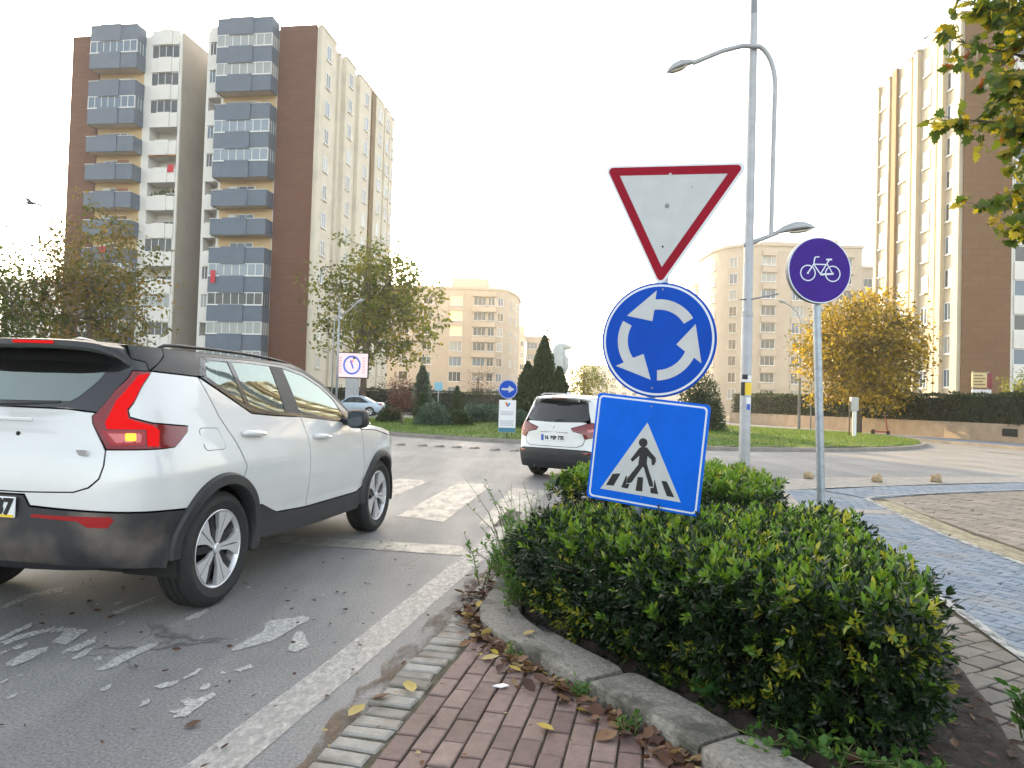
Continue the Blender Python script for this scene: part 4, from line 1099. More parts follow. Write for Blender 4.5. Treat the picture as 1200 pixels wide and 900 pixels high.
# --- near street lamp with a swan neck riser
def lamp_head(parent, M4, s=1.0, m='lamp_grey'):
    prof = [(0, 0, .03, .03), (.10, .012, .05, .045), (.25, .04, .11, .075), (.5, .06, .16, .10), (.75, .05, .15, .085), (.92, .02, .09, .05), (1.0, .0, .02, .015)]
    b = MB(); n = 14
    for (x, zc, hw, hh) in prof:
        for j in range(n):
            t = 2 * math.pi * j / n; z = math.sin(t); z = z * hh * 1.75 if z > 0 else z * hh * .6
            q = M4 @ Vector((x * s, hw * math.cos(t) * s, (zc + z) * s)); b.v.append(tuple(q))
    for i in range(len(prof) - 1):
        for j in range(n):
            k = (j + 1) % n; b.f.append((i * n + j, i * n + k, (i + 1) * n + k, (i + 1) * n + j)); b.m.append(0)
    b.f.append(tuple(reversed(range(n)))); b.f.append(tuple((len(prof) - 1) * n + j for j in range(n))); b.m += [0, 0]
    h = b.build('lamp_head', M[m], parent, smooth=True)
    g = MB(); Q = [M4 @ Vector((x * s, y * s, (-.052 + .03 * (abs(x - .62) > .2)) * s)) for x, y in ((.36, -.08), (.5, -.115), (.78, -.105), (.9, -.05), (.9, .05), (.78, .105), (.5, .115), (.36, .08))]
    g.add([tuple(q) for q in Q] + [tuple(q + (M4.to_3x3() @ Vector((0, 0, .03 * s)))) for q in Q], [tuple(reversed(range(8)))] + [(i, (i + 1) % 8, 8 + (i + 1) % 8, 8 + i) for i in range(8)])
    g.build('lens', M['lens_lamp'], h)
    return h
M['lens_lamp'] = mat('lamp glass', (.42, .38, .30), .2)
sl_ = thing('street_lamp', 'tall grey street lamp with a swan neck riser and two lamp heads behind the hedge', 'street lamp', (5.75, 17.54, 0))
MB().tube([(0, 0, 0), (0, 0, 3.7), (0, 0, 3.72), (0, 0, 9), (0, 0, 11.2)], [.135, .13, .118, .105, .09], 18).build('pole', M['lamp_grey'], sl_, smooth=True, angle=R(40))
MB().tube([(0, 0, 3.66), (0, 0, 3.78)], .142, 18).build('collar', M['lamp_grey'], sl_, smooth=True, angle=R(40))
MB().tube([(0, 0, 11.0), (0, 0, 11.6)], .085, 12).build('cap', M['sign_back'], sl_, smooth=True, angle=R(40))
MB().tube([(-.14, 0, 5.42), (.0, -.02, 5.46), (.35, -.05, 5.60), (.68, -.08, 5.73)], [.06, .06, .058, .05], 12).build('side_arm', M['lamp_grey'], sl_, smooth=True, angle=R(40))
lamp_head(sl_, Matrix.Translation((.58, -.08, 5.70)) @ Matrix.Rotation(R(-8), 4, 'Y') @ Matrix.Rotation(R(-10), 4, 'Z'), .98)
riser = [(.52, -.06, 5.62), (.52, -.09, 7.5), (.52, -.12, 9.0)] + [(.52 - .52 * (1 - math.cos(t)) , -.14, 9.3 + 1.05 * math.sin(t)) for t in np.linspace(.0, 1.35, 7)] + [(-.3, -.13, 10.34), (-.8, -.12, 10.2), (-1.3, -.1, 9.98), (-1.52, -.1, 9.88)]
MB().tube(riser, .06, 12).build('riser', M['lamp_grey'], sl_, smooth=True, angle=R(60))
lamp_head(sl_, Matrix.Translation((-1.40, -.1, 9.92)) @ Matrix.Rotation(R(180), 4, 'Z') @ Matrix.Rotation(R(22), 4, 'Y'), .82)
MB().tube([(-.22, -.08, 4.06), (.10, -.09, 4.08), (.72, -.1, 4.22)], .020, 8).build('flag_bracket', M['sign_back'], sl_, smooth=True)
st = MB(); 
def wrap(mb, r, z0, z1, a0, a1, n=8):
    V = []
    for i in range(n + 1):
        t = R(a0 + (a1 - a0) * i / n); V += [(r * math.cos(t), r * math.sin(t), z0), (r * math.cos(t), r * math.sin(t), z1)]
    mb.add(V, [(2 * i, 2 * i + 2, 2 * i + 3, 2 * i + 1) for i in range(n)])
for (z0, z1, a0, a1, mm, nm) in ((1.72, 2.02, -115, -15, 'yellow', 'yellow_sticker'), (1.70, 2.03, -170, -116, 'ink', 'black_sticker'), (2.04, 2.20, -150, -30, 'white_plain', 'white_sticker'), (2.10, 2.22, -149, -90, 'ink', 'black_sticker'), (1.45, 1.66, -100, -45, 'white_plain', 'white_sticker'), (1.36, 1.5, -95, -50, 'plate_blue', 'blue_sticker')):
    b = MB(); wrap(b, .1345 + (.001 if nm[0] == 'b' else 0), z0, z1, a0, a1); b.build(nm, M[mm], sl_)

# --- lamp and second pole at the far left
lf = thing('street_lamp', 'slim pale street lamp in front of the green tree by the screen', 'street lamp', (-12.76, 52, 0))
MB().tube([(0, 0, 0), (0, 0, 8.3)], [.10, .065], 12).build('pole', M['lamp_grey'], lf, smooth=True)
MB().tube([(-.35, 0, .3), (-.35, 0, 6.2), (-.33, 0, 6.9), (-.1, 0, 7.2), (.5, 0, 7.5), (1.2, -.05, 8.15)], .045, 10).build('riser', M['lamp_grey'], lf, smooth=True)
MB().tube([(-.35, 0, 2.0), (0, 0, 2.0)], .03, 8).build('strut', M['lamp_grey'], lf)
lamp_head(lf, Matrix.Translation((1.1, 0, 8.1)) @ Matrix.Rotation(R(-28), 4, 'Y'), .8)
lr = thing('street_lamp', 'thin distant street lamp left of the yellow tree with its arm bent left', 'street lamp', (18.9, 46.86, 0))
MB().tube([(0, 0, 0), (0, 0, 5.5), (-.03, 0, 7.2), (-.25, 0, 7.8), (-.7, 0, 8.2), (-1.0, 0, 8.35)], [.10, .08, .06, .05, .045, .04], 12).build('pole', M['lamp_grey'], lr, smooth=True)
MB().tube([(.85, .2, 0), (.85, .2, 7.0)], .05, 8).build('second_pole', M['lamp_grey'], lr, smooth=True)
MB().tube([(0, 0, 4.2), (.85, .2, 4.2)], .03, 8).build('strut', M['lamp_grey'], lr, smooth=True)
lamp_head(lr, Matrix.Translation((-.9, 0, 8.32)) @ Matrix.Rotation(R(180), 4, 'Z') @ Matrix.Rotation(R(-18), 4, 'Y'), .7)
for (x, y, zt, d, lab) in ((2.1, 112, 11.9, 1, 'distant street lamp in front of the narrow sand block'), (11.6, 165, 12.4, 1, 'farthest street lamp, just right of the white statue')):
    l_ = thing('street_lamp', lab, 'street lamp', (x, y, 0))
    MB().tube([(0, 0, 0), (0, 0, zt - .6), (.3 * d, 0, zt), (2.6 * d, 0, zt + .55)], [.12, .09, .07, .05], 10).build('pole', M['lamp_grey'], l_, smooth=True)
    lamp_head(l_, Matrix.Translation((2.4 * d, 0, zt + .5)) @ Matrix.Rotation(R(-8), 4, 'Y'), 1.4)

# --- screen on a pedestal
sc_ = thing('led_screen', 'lit advertising screen with a blue ring emblem on a grey pedestal by the parked car', 'screen', (-12.75, 57, 0), R(6)); sc_.scale = (1.15,) * 3
MB().bb((-.45, -.15, 0), (.45, .2, 2.5)).build('pedestal', M['lamp_grey'], sc_, bevel=.02)
MB().bb((-1.08, -.2, 2.48), (1.08, .22, 4.26)).build('cabinet', M['dark'], sc_, bevel=.02)
M['screen'] = mat('lit screen', (.4, .33, .34), .3, emit=(1, .74, .76), estr=.14)
MB().bb((-1.02, -.215, 2.54), (1.02, -.203, 4.20)).build('display', M['screen'], sc_)
M['scr_blue'] = mat('lit blue', (.03, .09, .4), .3, emit=(.03, .13, .75), estr=.10)
M['scr_red'] = mat('lit red', (.5, .05, .1), .3, emit=(.8, .1, .2), estr=.09)
rg = MB(); MM = Matrix.Translation((-.05, -.216, 3.38)) @ MF
for i in range(40):
    a, b = 2 * math.pi * i / 40, 2 * math.pi * (i + 1) / 40
    rg.prism([(.60 * math.cos(a), .66 * math.sin(a)), (.60 * math.cos(b), .66 * math.sin(b)), (.48 * math.cos(b), .53 * math.sin(b)), (.48 * math.cos(a), .53 * math.sin(a))], 0, .006, MM)
rg.build('ring_emblem', M['scr_blue'], sc_)
MB().prism([(-.16, .30), (-.04, .34), (.14, -.22), (.05, -.26)], 0, .006, MM).build('figure', M['scr_blue'], sc_)
MB().prism([(-.02, .16), (.10, .26), (.06, .34), (-.04, .3)], .0075, .012, MM).build('figure', M['scr_red'], sc_)
M['scr_pink'] = mat('lit pink print', (.5, .2, .25), .3, emit=(.8, .3, .35), estr=.07)
for sx_ in (-1, 1):
    tx = MB()
    for k in range(6): tx.prism(rect(.16 + .03 * (k % 2), .07, (sx_ * .80, .5 - k * .2)), 0, .006, MM)
    tx.build('print_lines', M['scr_pink'], sc_)

# --- statue: a white stone bird-like figure
stt = thing('statue', 'white stone statue with a beaked head rising from a plinth behind the conifers', 'statue', (2.53, 38, .2))
b = MB(); n = 16
prof = [(0.30, .0, .42, .42), (.28, .55, .42, .42), (.22, .58, .24, .26), (.12, .9, .20, .22), (.02, 1.3, .15, .17), (-.02, 1.75, .13, .15), (-.03, 2.1, .19, .2), (-.05, 2.5, .27, .27), (-.08, 2.9, .34, .3), (-.10, 3.3, .38, .32), (-.10, 3.7, .36, .3), (-.09, 4.0, .34, .28), (-.02, 4.22, .33, .25), (.05, 4.32, .24, .2), (.04, 4.37, .06, .08)]
for (xc, z, rx, ry) in prof:
    for j in range(n):
        t = 2 * math.pi * j / n; wob = 1 + .06 * math.sin(3 * t + 2 * z)
        b.v.append((xc + rx * math.cos(t) * wob, ry * math.sin(t) * wob, z))
for i in range(len(prof) - 1):
    for j in range(n):
        k = (j + 1) % n; b.f.append((i * n + j, i * n + k, (i + 1) * n + k, (i + 1) * n + j)); b.m.append(0)
b.f.append(tuple((len(prof) - 1) * n + j for j in range(n))); b.m.append(0)
b.build('figure', M['stone'], stt, smooth=True, angle=R(70))
MB().tube([(.02, 0, 4.16), (.28, -.02, 4.18), (.46, -.02, 4.16), (.68, -.03, 4.10)], [.22, .19, .12, .02], 12).build('beak', M['stone'], stt, smooth=True)
MB().tube([(.12, -.06, 2.55), (.32, -.12, 3.0), (.30, -.1, 3.5), (.18, -.05, 3.85)], [.03, .13, .16, .05], 10).build('wing', M['stone'], stt, smooth=True)
MB().box((.75, .0, .52), (.7, .7, 1.0)).box((.6, 0, 1.12), (.35, .5, .35), .3).build('plinth', M['stone'], stt, bevel=.03)

# --- e-scooter leaning on the pavement in front of the low wall
es = thing('electric_scooter', 'red electric scooter standing by the low wall under the yellow tree', 'scooter', (20.75, 40, .12), R(8))
M['scoot_red'] = mat('red scooter paint', (.35, .035, .025), .4)
MB().box((-.1, 0, .17), (.78, .16, .06)).build('deck', M['scoot_red'], es, bevel=.015)
MB().tube([(.38, 0, .2), (.30, 0, .7), (.22, 0, 1.08)], [.035, .03, .025], 10).build('stem', M['scoot_red'], es, smooth=True)
MB().tube([(.22, -.24, 1.10), (.20, 0, 1.12), (.22, .24, 1.10)], .018, 8).build('handlebar', M['chrome'], es, smooth=True)
for x in (-.5, .42): MB().lathe([(.055, -.03), (.11, -.028), (.125, 0), (.11, .028), (.055, .03)], 18, Matrix.Translation((x, 0, .125)) @ Matrix.Rotation(R(90), 4, 'X')).build('wheel', M['rubber'], es, smooth=True)
MB().tube([(-.62, 0, .2), (-.5, 0, .27), (-.38, 0, .22)], .04, 8).build('mudguard', M['dark'], es, smooth=True)

# --- post with a small box at the tip of the grass
mp_ = thing('box_post', 'pale grey post with a meter box on the grass tip before the yellow tree', 'post', (15.85, 33, .15))
MB().tube([(0.02, 0, 0), (0.02, 0, 1.3)], .09, 12).build('post', M['white_plain'], mp_, smooth=True, angle=R(40))
MB().bb((-.17, -.1, 1.25), (.17, .12, 1.9)).build('box', mat('grey cabinet', (.42, .41, .4), .5), mp_, bevel=.04, seg=2)
MB().tube([(-.2, .02, 0), (-.2, .02, 1.7)], .03, 8).build('stake', M['leaf_wood'], mp_, smooth=True)

# --- notice board beyond the hedge
nb_ = thing('notice_board', 'small two part notice board on posts above the hedge before the brown wall', 'sign board', (29.9, 45.5, 0), R(-14))
for x in (-.4, .45): MB().tube([(x, .08, 0), (x, .08, 4.2)], .04, 8).build('post', M['sign_back'], nb_, smooth=True)
MB().bb((-.5, -.05, 3.15), (.34, .05, 4.1)).build('upper_panel', mat('yellow lit panel', (.62, .5, .26), .5), nb_, bevel=.01)  # yellow light on the board is put into its colour
MB().bb((.343, -.055, 3.12), (.66, .05, 4.08)).build('side_panel', mat('dark red panel', (.2, .02, .03), .5), nb_, bevel=.01)
MB().bb((-.5, -.05, 2.35), (.6, .05, 3.02)).build('lower_panel', M['white_plain'], nb_, bevel=.01)
tx = MB()
for k in range(4): tx.bb((-.40, -.056, 3.3 + k * .19), (.24 - .12 * (k % 2), -.0515, 3.38 + k * .19))
tx.build('print_lines', mat('faded brown print', (.25, .13, .06), .6), nb_)

# --- little blue sign on a pole behind the junipers
bs = thing('small_sign', 'little pale blue square sign on a thin pole before the far hedge', 'traffic sign', (-5.35, 52, 0))
MB().tube([(0, .04, 0), (0, .04, 2.6)], .03, 8).build('pole', M['steel'], bs, smooth=True)
MB().bb((-.3, -.02, 2.0), (.3, .02, 2.62)).build('plate', mat('pale blue plate', (.2, .42, .55), .4), bs, bevel=.01)

# --- boulders along the road edge
for i, (x, y, s, lab) in enumerate(((7.25, 14.1, .10, 'tan boulder on the road edge, the one nearer the cycle sign pole'), (8.63, 14.45, .105, 'tan boulder farther right on the road edge'), (6.0, 14.36, .095, 'small tan boulder half hidden beside the cycle sign pole'))):
    bm = bmesh.new(); bmesh.ops.create_icosphere(bm, subdivisions=3, radius=s)
    rr = random.Random(i + 4)
    for v in bm.verts:
        d = v.co.normalized(); k = 1 + .13 * math.sin(4 * d.x + i) * math.cos(3 * d.y + 2 * i) + .07 * math.sin(7 * d.z + 5 * d.x + i)
        v.co *= k * rr.uniform(.97, 1.03); v.co.z = max(v.co.z * 1.05, -s * .55)
    me = bpy.data.meshes.new('boulder'); bm.to_mesh(me); bm.free(); me.materials.append(M['boulder'])
    me.polygons.foreach_set("use_smooth", [True] * len(me.polygons))
    tag(mesh_obj('boulder', me, None, (x, y, s * .55 + .02)), lab, 'boulder')

# --- low studs along the island kerb
for i, (x, y) in enumerate([(-3.21, 21.01), (-2.57, 20.91), (-2.05, 20.76), (-1.54, 20.62), (-1.02, 20.48), (-0.42, 20.03), (0.13, 19.92)]):
    b = MB(); b.add([(-.14, -.1, 0), (.14, -.1, 0), (.14, .1, 0), (-.14, .1, 0), (-.09, -.05, .045), (.1, -.05, .06), (.1, .06, .06), (-.09, .06, .045)], [(0, 1, 5, 4), (1, 2, 6, 5), (2, 3, 7, 6), (3, 0, 4, 7), (4, 5, 6, 7)])
    o = b.build('road_stud', M['grey_sett'], None, loc=(x, y, .003)); o.rotation_euler = (0, 0, .3 + .12 * i)
    tag(o, 'low worn stud in the row on the road before the island grass', 'road stud', 'road studs in front of the island')

# --- the bird
bd = MB(); n = 8
bprof = [(-.2, .005), (-.16, .03), (-.06, .055), (.05, .06), (.13, .04), (.17, .036), (.2, .02), (.235, .004)]
for (x, r_) in bprof:
    for j in range(n): bd.v.append((x, r_ * math.cos(2 * math.pi * j / n), r_ * math.sin(2 * math.pi * j / n)))
for i in range(len(bprof) - 1):
    for j in range(n):
        k = (j + 1) % n; bd.f.append((i * n + j, i * n + k, (i + 1) * n + k, (i + 1) * n + j)); bd.m.append(0)
for s_ in (-1, 1):
    W_ = [(.09, .03, .02), (.10, .2, .07), (.06, .42, .06), (-.04, .46, .05), (-.05, .2, .06), (-.07, .03, .015)]
    P = [(x, s_ * y, z) for x, y, z in W_]
    bd.add(P + [(x, y, z + .012) for x, y, z in P], [(0, 1, 4, 5), (1, 2, 3, 4), (6, 11, 10, 7), (7, 10, 9, 8), (0, 6, 7, 1), (1, 7, 8, 2), (2, 8, 9, 3), (3, 9, 10, 4), (4, 10, 11, 5)])
bd.add([(-.14, -.03, 0), (-.14, .03, 0), (-.30, .06, .01), (-.30, -.06, .01), (-.14, -.03, .012), (-.14, .03, .012), (-.30, .06, .02), (-.30, -.06, .02)], [(0, 1, 2, 3), (4, 7, 6, 5), (2, 6, 7, 3), (0, 3, 7, 4), (1, 5, 6, 2)])
bo = bd.build('flying_bird', mat('grey bird', (.06, .062, .07), .7), smooth=True, angle=R(50))
bo.location = (-17.15, 25, 7.87); bo.rotation_euler = (R(24), R(-12), R(72)); bo.scale = (1.1,) * 3
tag(bo, 'grey bird gliding with spread wings left of the apartment tower', 'bird')

# --- low wall with a vent, running along the far right pavement
lw = thing('low_wall', 'low tan garden wall with a dark vent running under the clipped hedge', 'wall', (0, 0, 0))
WL = [(17.9, 58.5), (21.5, 45.2), (23.35, 38.5), (24.2, 32.4), (25.6, 22), (27, 10)]
b = MB()
for i in range(len(WL) - 1):
    a, c = Vector(WL[i]), Vector(WL[i + 1]); t = (c - a).normalized(); nn = Vector((-t.y, t.x)) * .15
    if nn.x < 0: nn = -nn
    q = [a, c, c + nn * 2, a + nn * 2]; b.prism([tuple(p) for p in q], -.05, 1.0)
b.build('wall', M['wall_stone'], lw)
vx = Vector((24.2, 32.4)).lerp(Vector((23.35, 38.5)), .30)
o = MB().bb((-.42, -.05, -.18), (.42, .04, .18)).build('vent', M['dark'], lw, loc=(vx.x - .0, vx.y, .6)); o.rotation_euler = (0, 0, math.atan2(6.1, -.85) - math.pi)
# ------------------------------------------------------------------ the island, far pavements
M['grass'] = mat('lawn', (.075, .13, .018), .9, var=.35, vscale=1.1, bump=.6, bscale=30, stain=(.12, .12, .03), stain_scale=.8, stain_amt=.4)
M['kerb_far'] = mat('grey island kerb', (.22, .2, .18), .85, var=.2, vscale=3)
IC = (5.0, 38.0); IR = 15.0
def irad(t):           # slightly irregular ring
    return IR * (1 + .012 * math.sin(3 * t + .7) - .03 * max(0, math.cos(t - .15)) ** 8)
def ih(x, y):
    d = math.hypot(x - IC[0], y - IC[1]) / IR
    return .13 + .42 * max(0, 1 - d) ** .9
V, F = [(IC[0], IC[1], ih(*IC))], []
NR, NT = 26, 120
for i in range(1, NR + 1):
    for j in range(NT):
        t = 2 * math.pi * j / NT; r = (irad(t) - .22) * (i / NR) ** .8; x = IC[0] + r * math.cos(t); y = IC[1] + r * math.sin(t)
        V.append((x, y, ih(x, y) + random.uniform(-.02, .02)))
for j in range(NT):
    k = (j + 1) % NT; F.append((0, 1 + j, 1 + k))
    for i in range(NR - 1): F.append((1 + i * NT + j, 1 + (i + 1) * NT + j, 1 + (i + 1) * NT + k, 1 + i * NT + k))
MBi = MB().add(V, F); struct('lawn', MBi, M['grass'], smooth=True)
b = MB(); V = []
for j in range(NT):
    t = 2 * math.pi * j / NT; c, s = math.cos(t), math.sin(t)
    for (dr, z) in ((.0, -.01), (-.02, .12), (-.22, .125), (-.24, .0)):
        r = irad(t) + dr; V.append((IC[0] + r * c, IC[1] + r * s, z))
b.add(V, [(4 * j + q, 4 * ((j + 1) % NT) + q, 4 * ((j + 1) % NT) + q + 1, 4 * j + q + 1) for j in range(NT) for q in range(3)])
struct('island_kerb', b, M['kerb_far'])
# grass blades
def scatter_blades(name, P, h, w, stops, kind='stuff', lab=None):
    P = np.asarray(P); n = len(P)
    a = rng.uniform(0, 2 * math.pi, n); hh = h * rng.uniform(.5, 1.25, n); ln_ = rng.uniform(.1, .6, n) * hh
    b2 = rng.uniform(0, 2 * math.pi, n)
    dx, dy = np.cos(a) * w / 2, np.sin(a) * w / 2
    V = np.stack([P + np.stack([dx, dy, 0 * dx], 1), P - np.stack([dx, dy, 0 * dx], 1), P + np.stack([np.cos(b2) * ln_, np.sin(b2) * ln_, hh], 1)], 1).reshape(-1, 3)
    me = fast_mesh(name, V, np.arange(3 * n).reshape(-1, 3), [leaf_mat(name, stops, .3, .6)], False); set_face_var(me, rng.random(n))
    o = mesh_obj(name, me); return tag(o, lab, None, None, kind)
P = []
while len(P) < 52000:
    t = random.uniform(math.pi * .98, math.pi * 2.06); rr = (random.random() ** .45)
    r = (irad(t) - .22) * rr; x, y = IC[0] + r * math.cos(t), IC[1] + r * math.sin(t)
    if y < 41: P.append((x, y, ih(x, y) - .01))
scatter_blades('grass', P, .11, .022, [(0, (.045, .09, .012)), (.6, (.09, .165, .02)), (1, (.20, .21, .04))])
# far pavement in front of the low wall, its kerb and blue cycle stripe
b = MB(); inner = [(15.4, 61), (18.3, 46), (20.2, 38.8), (20.6, 33), (21.5, 25), (22.4, 12)]
outr = [(17.9, 61), (21.5, 45.2), (23.35, 38.5), (24.2, 32.4), (25.6, 22), (27, 10)]
for i in range(5):
    b.add([(inner[i][0], inner[i][1], .13), (outr[i][0], outr[i][1], .13), (outr[i + 1][0], outr[i + 1][1], .13), (inner[i + 1][0], inner[i + 1][1], .13), (inner[i][0], inner[i][1], -.01), (inner[i + 1][0], inner[i + 1][1], -.01)], [(0, 1, 2, 3), (4, 0, 3, 5)])
struct('far_pavement', b, mat('far paving', (.24, .215, .185), .85, var=.2, vscale=.8))
b = MB(); mid = [((a[0] * .62 + c[0] * .38), (a[1] * .62 + c[1] * .38)) for a, c in zip(inner, outr)]
ribbon(b, resample(mid, .8), 1.15, .136)
struct('far_cycle_path', b, mat('far blue paving', (.15, .21, .32), .85, var=.2, vscale=2))
b = MB().sheet([(-90, 62), (-2, 62), (16, 62), (30, 66), (60, 66), (60, 130), (-90, 130)], .02)
struct('verge', b, mat('earth and dry grass', (.12, .11, .06), .95, var=.4, vscale=.5))
b = MB().sheet([(-90, 59.6), (-2, 59.6), (15, 59.6), (15.5, 62), (-90, 62)], .11).sheet([(-90, 59.4), (15, 59.4), (15, 59.6), (-90, 59.6)], .10)
struct('back_pavement', b, mat('back paving', (.26, .24, .21), .85, var=.2, vscale=.8))
# ------------------------------------------------------------------ cars
class Shell:
    """cuts panels with real gaps out of a Skin; s < 0 is the left half"""
    def __init__(s, skin, root): s.k = skin; s.root = root
    def P(s, ss, zz, off=0.0):
        ss = np.asarray(ss, float); zz = np.asarray(zz, float)
        p = s.k(np.abs(ss), zz, off); p[..., 1] *= np.where(ss < 0, -1, 1); return p
    def Nn(s, ss, zz):
        e = .004
        a = s.P(ss + e, zz) - s.P(ss - e, zz); b = s.P(ss, zz + e) - s.P(ss, zz - e)
        n = np.cross(a, b); n /= np.linalg.norm(n, axis=-1)[..., None] + 1e-9
        c = s.P(ss, zz); out = c - np.array([1.35, 0, .6]); out[..., 2] *= .3
        sg = np.sign((n * out).sum(-1)); return n * sg[..., None]
    def panel(s, name, poly, m, parent=None, off=0.0, edge=.014, gap=.0022, res=.06, mirror=False, sides=(1,)):
        objs = []
        for sd in sides:
            pl = [(sd * a, b) for a, b in poly]
            pl = ccw(pl)
            pts = []
            for i in range(len(pl)):
                a, b = Vector(pl[i]), Vector(pl[(i + 1) % len(pl)]); n = max(1, int((b - a).length / res))
                pts += [tuple(a.lerp(b, k / n)) for k in range(n)]
            if gap:
                sh = shrink(pts, gap)
                if sh: pts = sh
            nb = len(pts); allp = list(pts)
            arr = np.array(pts)
            for x in np.arange(arr[:, 0].min() + res * .5, arr[:, 0].max(), res):
                for z in np.arange(arr[:, 1].min() + res * .5, arr[:, 1].max(), res):
                    if inside((x, z), pts) and np.hypot(arr[:, 0] - x, arr[:, 1] - z).min() > res * .45: allp.append((x, z))
            vv, _, ff, *_q = delaunay_2d_cdt([Vector(p) for p in allp], [(i, (i + 1) % nb) for i in range(nb)], [], 1, 1e-6)
            A = np.array([(v.x, v.y) for v in vv]); Pv = s.P(A[:, 0], A[:, 1], off); Nv = s.Nn(A[:, 0], A[:, 1])
            bp = np.array(pts); rim0 = s.P(bp[:, 0], bp[:, 1], off); rim1 = s.P(bp[:, 0], bp[:, 1], off - edge)
            V = np.vstack([Pv, rim0, rim1]); nv = len(Pv)
            F = []
            for f in ff:
                f = list(f); n = np.cross(Pv[f[1]] - Pv[f[0]], Pv[f[2]] - Pv[f[0]])
                if (n * Nv[f[0]]).sum() < 0: f = f[::-1]
                F.append(tuple(f))
            ori = np.sign((np.cross(Pv[F[0][1]] - Pv[F[0][0]], Pv[F[0][2]] - Pv[F[0][0]]) * Nv[F[0][0]]).sum())
            skirt = []
            for i in range(nb):
                k = (i + 1) % nb
                q = (nv + i, nv + k, nv + nb + k, nv + nb + i)
                skirt.append(q)
            # skirt orientation: away from the polygon centre
            c = rim0.mean(0); q = skirt[0]; n = np.cross(V[q[1]] - V[q[0]], V[q[2]] - V[q[0]])
            mid = (V[q[0]] + V[q[1]]) / 2
            if (n * (mid - c)).sum() < 0: skirt = [t[::-1] for t in skirt]
            me = bpy.data.meshes.new(name); me.from_pydata([tuple(v) for v in V], [], F + skirt)
            me.polygons.foreach_set("use_smooth", [True] * len(F) + [False] * len(skirt))
            me.materials.append(m); me.update()
            nor = [tuple(n) for n in Nv] + [(0, 0, 0)] * (2 * nb)
            me.normals_split_custom_set_from_vertices(nor)
            objs.append(mesh_obj(name, me, parent or s.root))
        return objs[0] if len(objs) == 1 else objs
    def full(s, name, half, m, parent=None, **k):
        """a panel across the middle: half outline from s=0 up and back to s=0, mirrored"""
        left = [(-a, b) for a, b in reversed(half) if a > 1e-6]
        return s.panel(name, list(half) + left, m, parent, **k)
    def cap(s, name, stations, m, parent=None, crown=.03, n=14, off=0.0, thick=True):
        """roof-like surface from flank to flank: stations (s, z, crown)"""
        V = []; rows = len(stations)
        for st in stations:
            p = s.P(np.array([st[0]]), np.array([st[1]]), off)[0]
            for j in range(n + 1):
                t = -1 + 2 * j / n
                V.append((p[0] + (st[3] if len(st) > 3 else 0) * (1 - t * t), p[1] * -t if p[1] < 0 else p[1] * t, p[2] + st[2] * (1 - t * t)))
        F = [(i * (n + 1) + j, i * (n + 1) + j + 1, (i + 1) * (n + 1) + j + 1, (i + 1) * (n + 1) + j) for i in range(rows - 1) for j in range(n)]
        b = MB().add(V, F)
        o = b.build(name, m, parent or s.root, smooth=True)
        bm = bmesh.new(); bm.from_mesh(o.data); bmesh.ops.remove_doubles(bm, verts=bm.verts, dist=1e-5); bmesh.ops.recalc_face_normals(bm, faces=bm.faces)
        up_ = sum(f.normal.z for f in bm.faces)
        if up_ < 0: bmesh.ops.reverse_faces(bm, faces=bm.faces)
        bm.to_mesh(o.data); bm.free()
        return o

def arc(c, r, a0, a1, n=18): return [(c[0] + r * math.cos(R(a0 + (a1 - a0) * k / n)), c[1] + r * math.sin(R(a0 + (a1 - a0) * k / n))) for k in range(n + 1)]

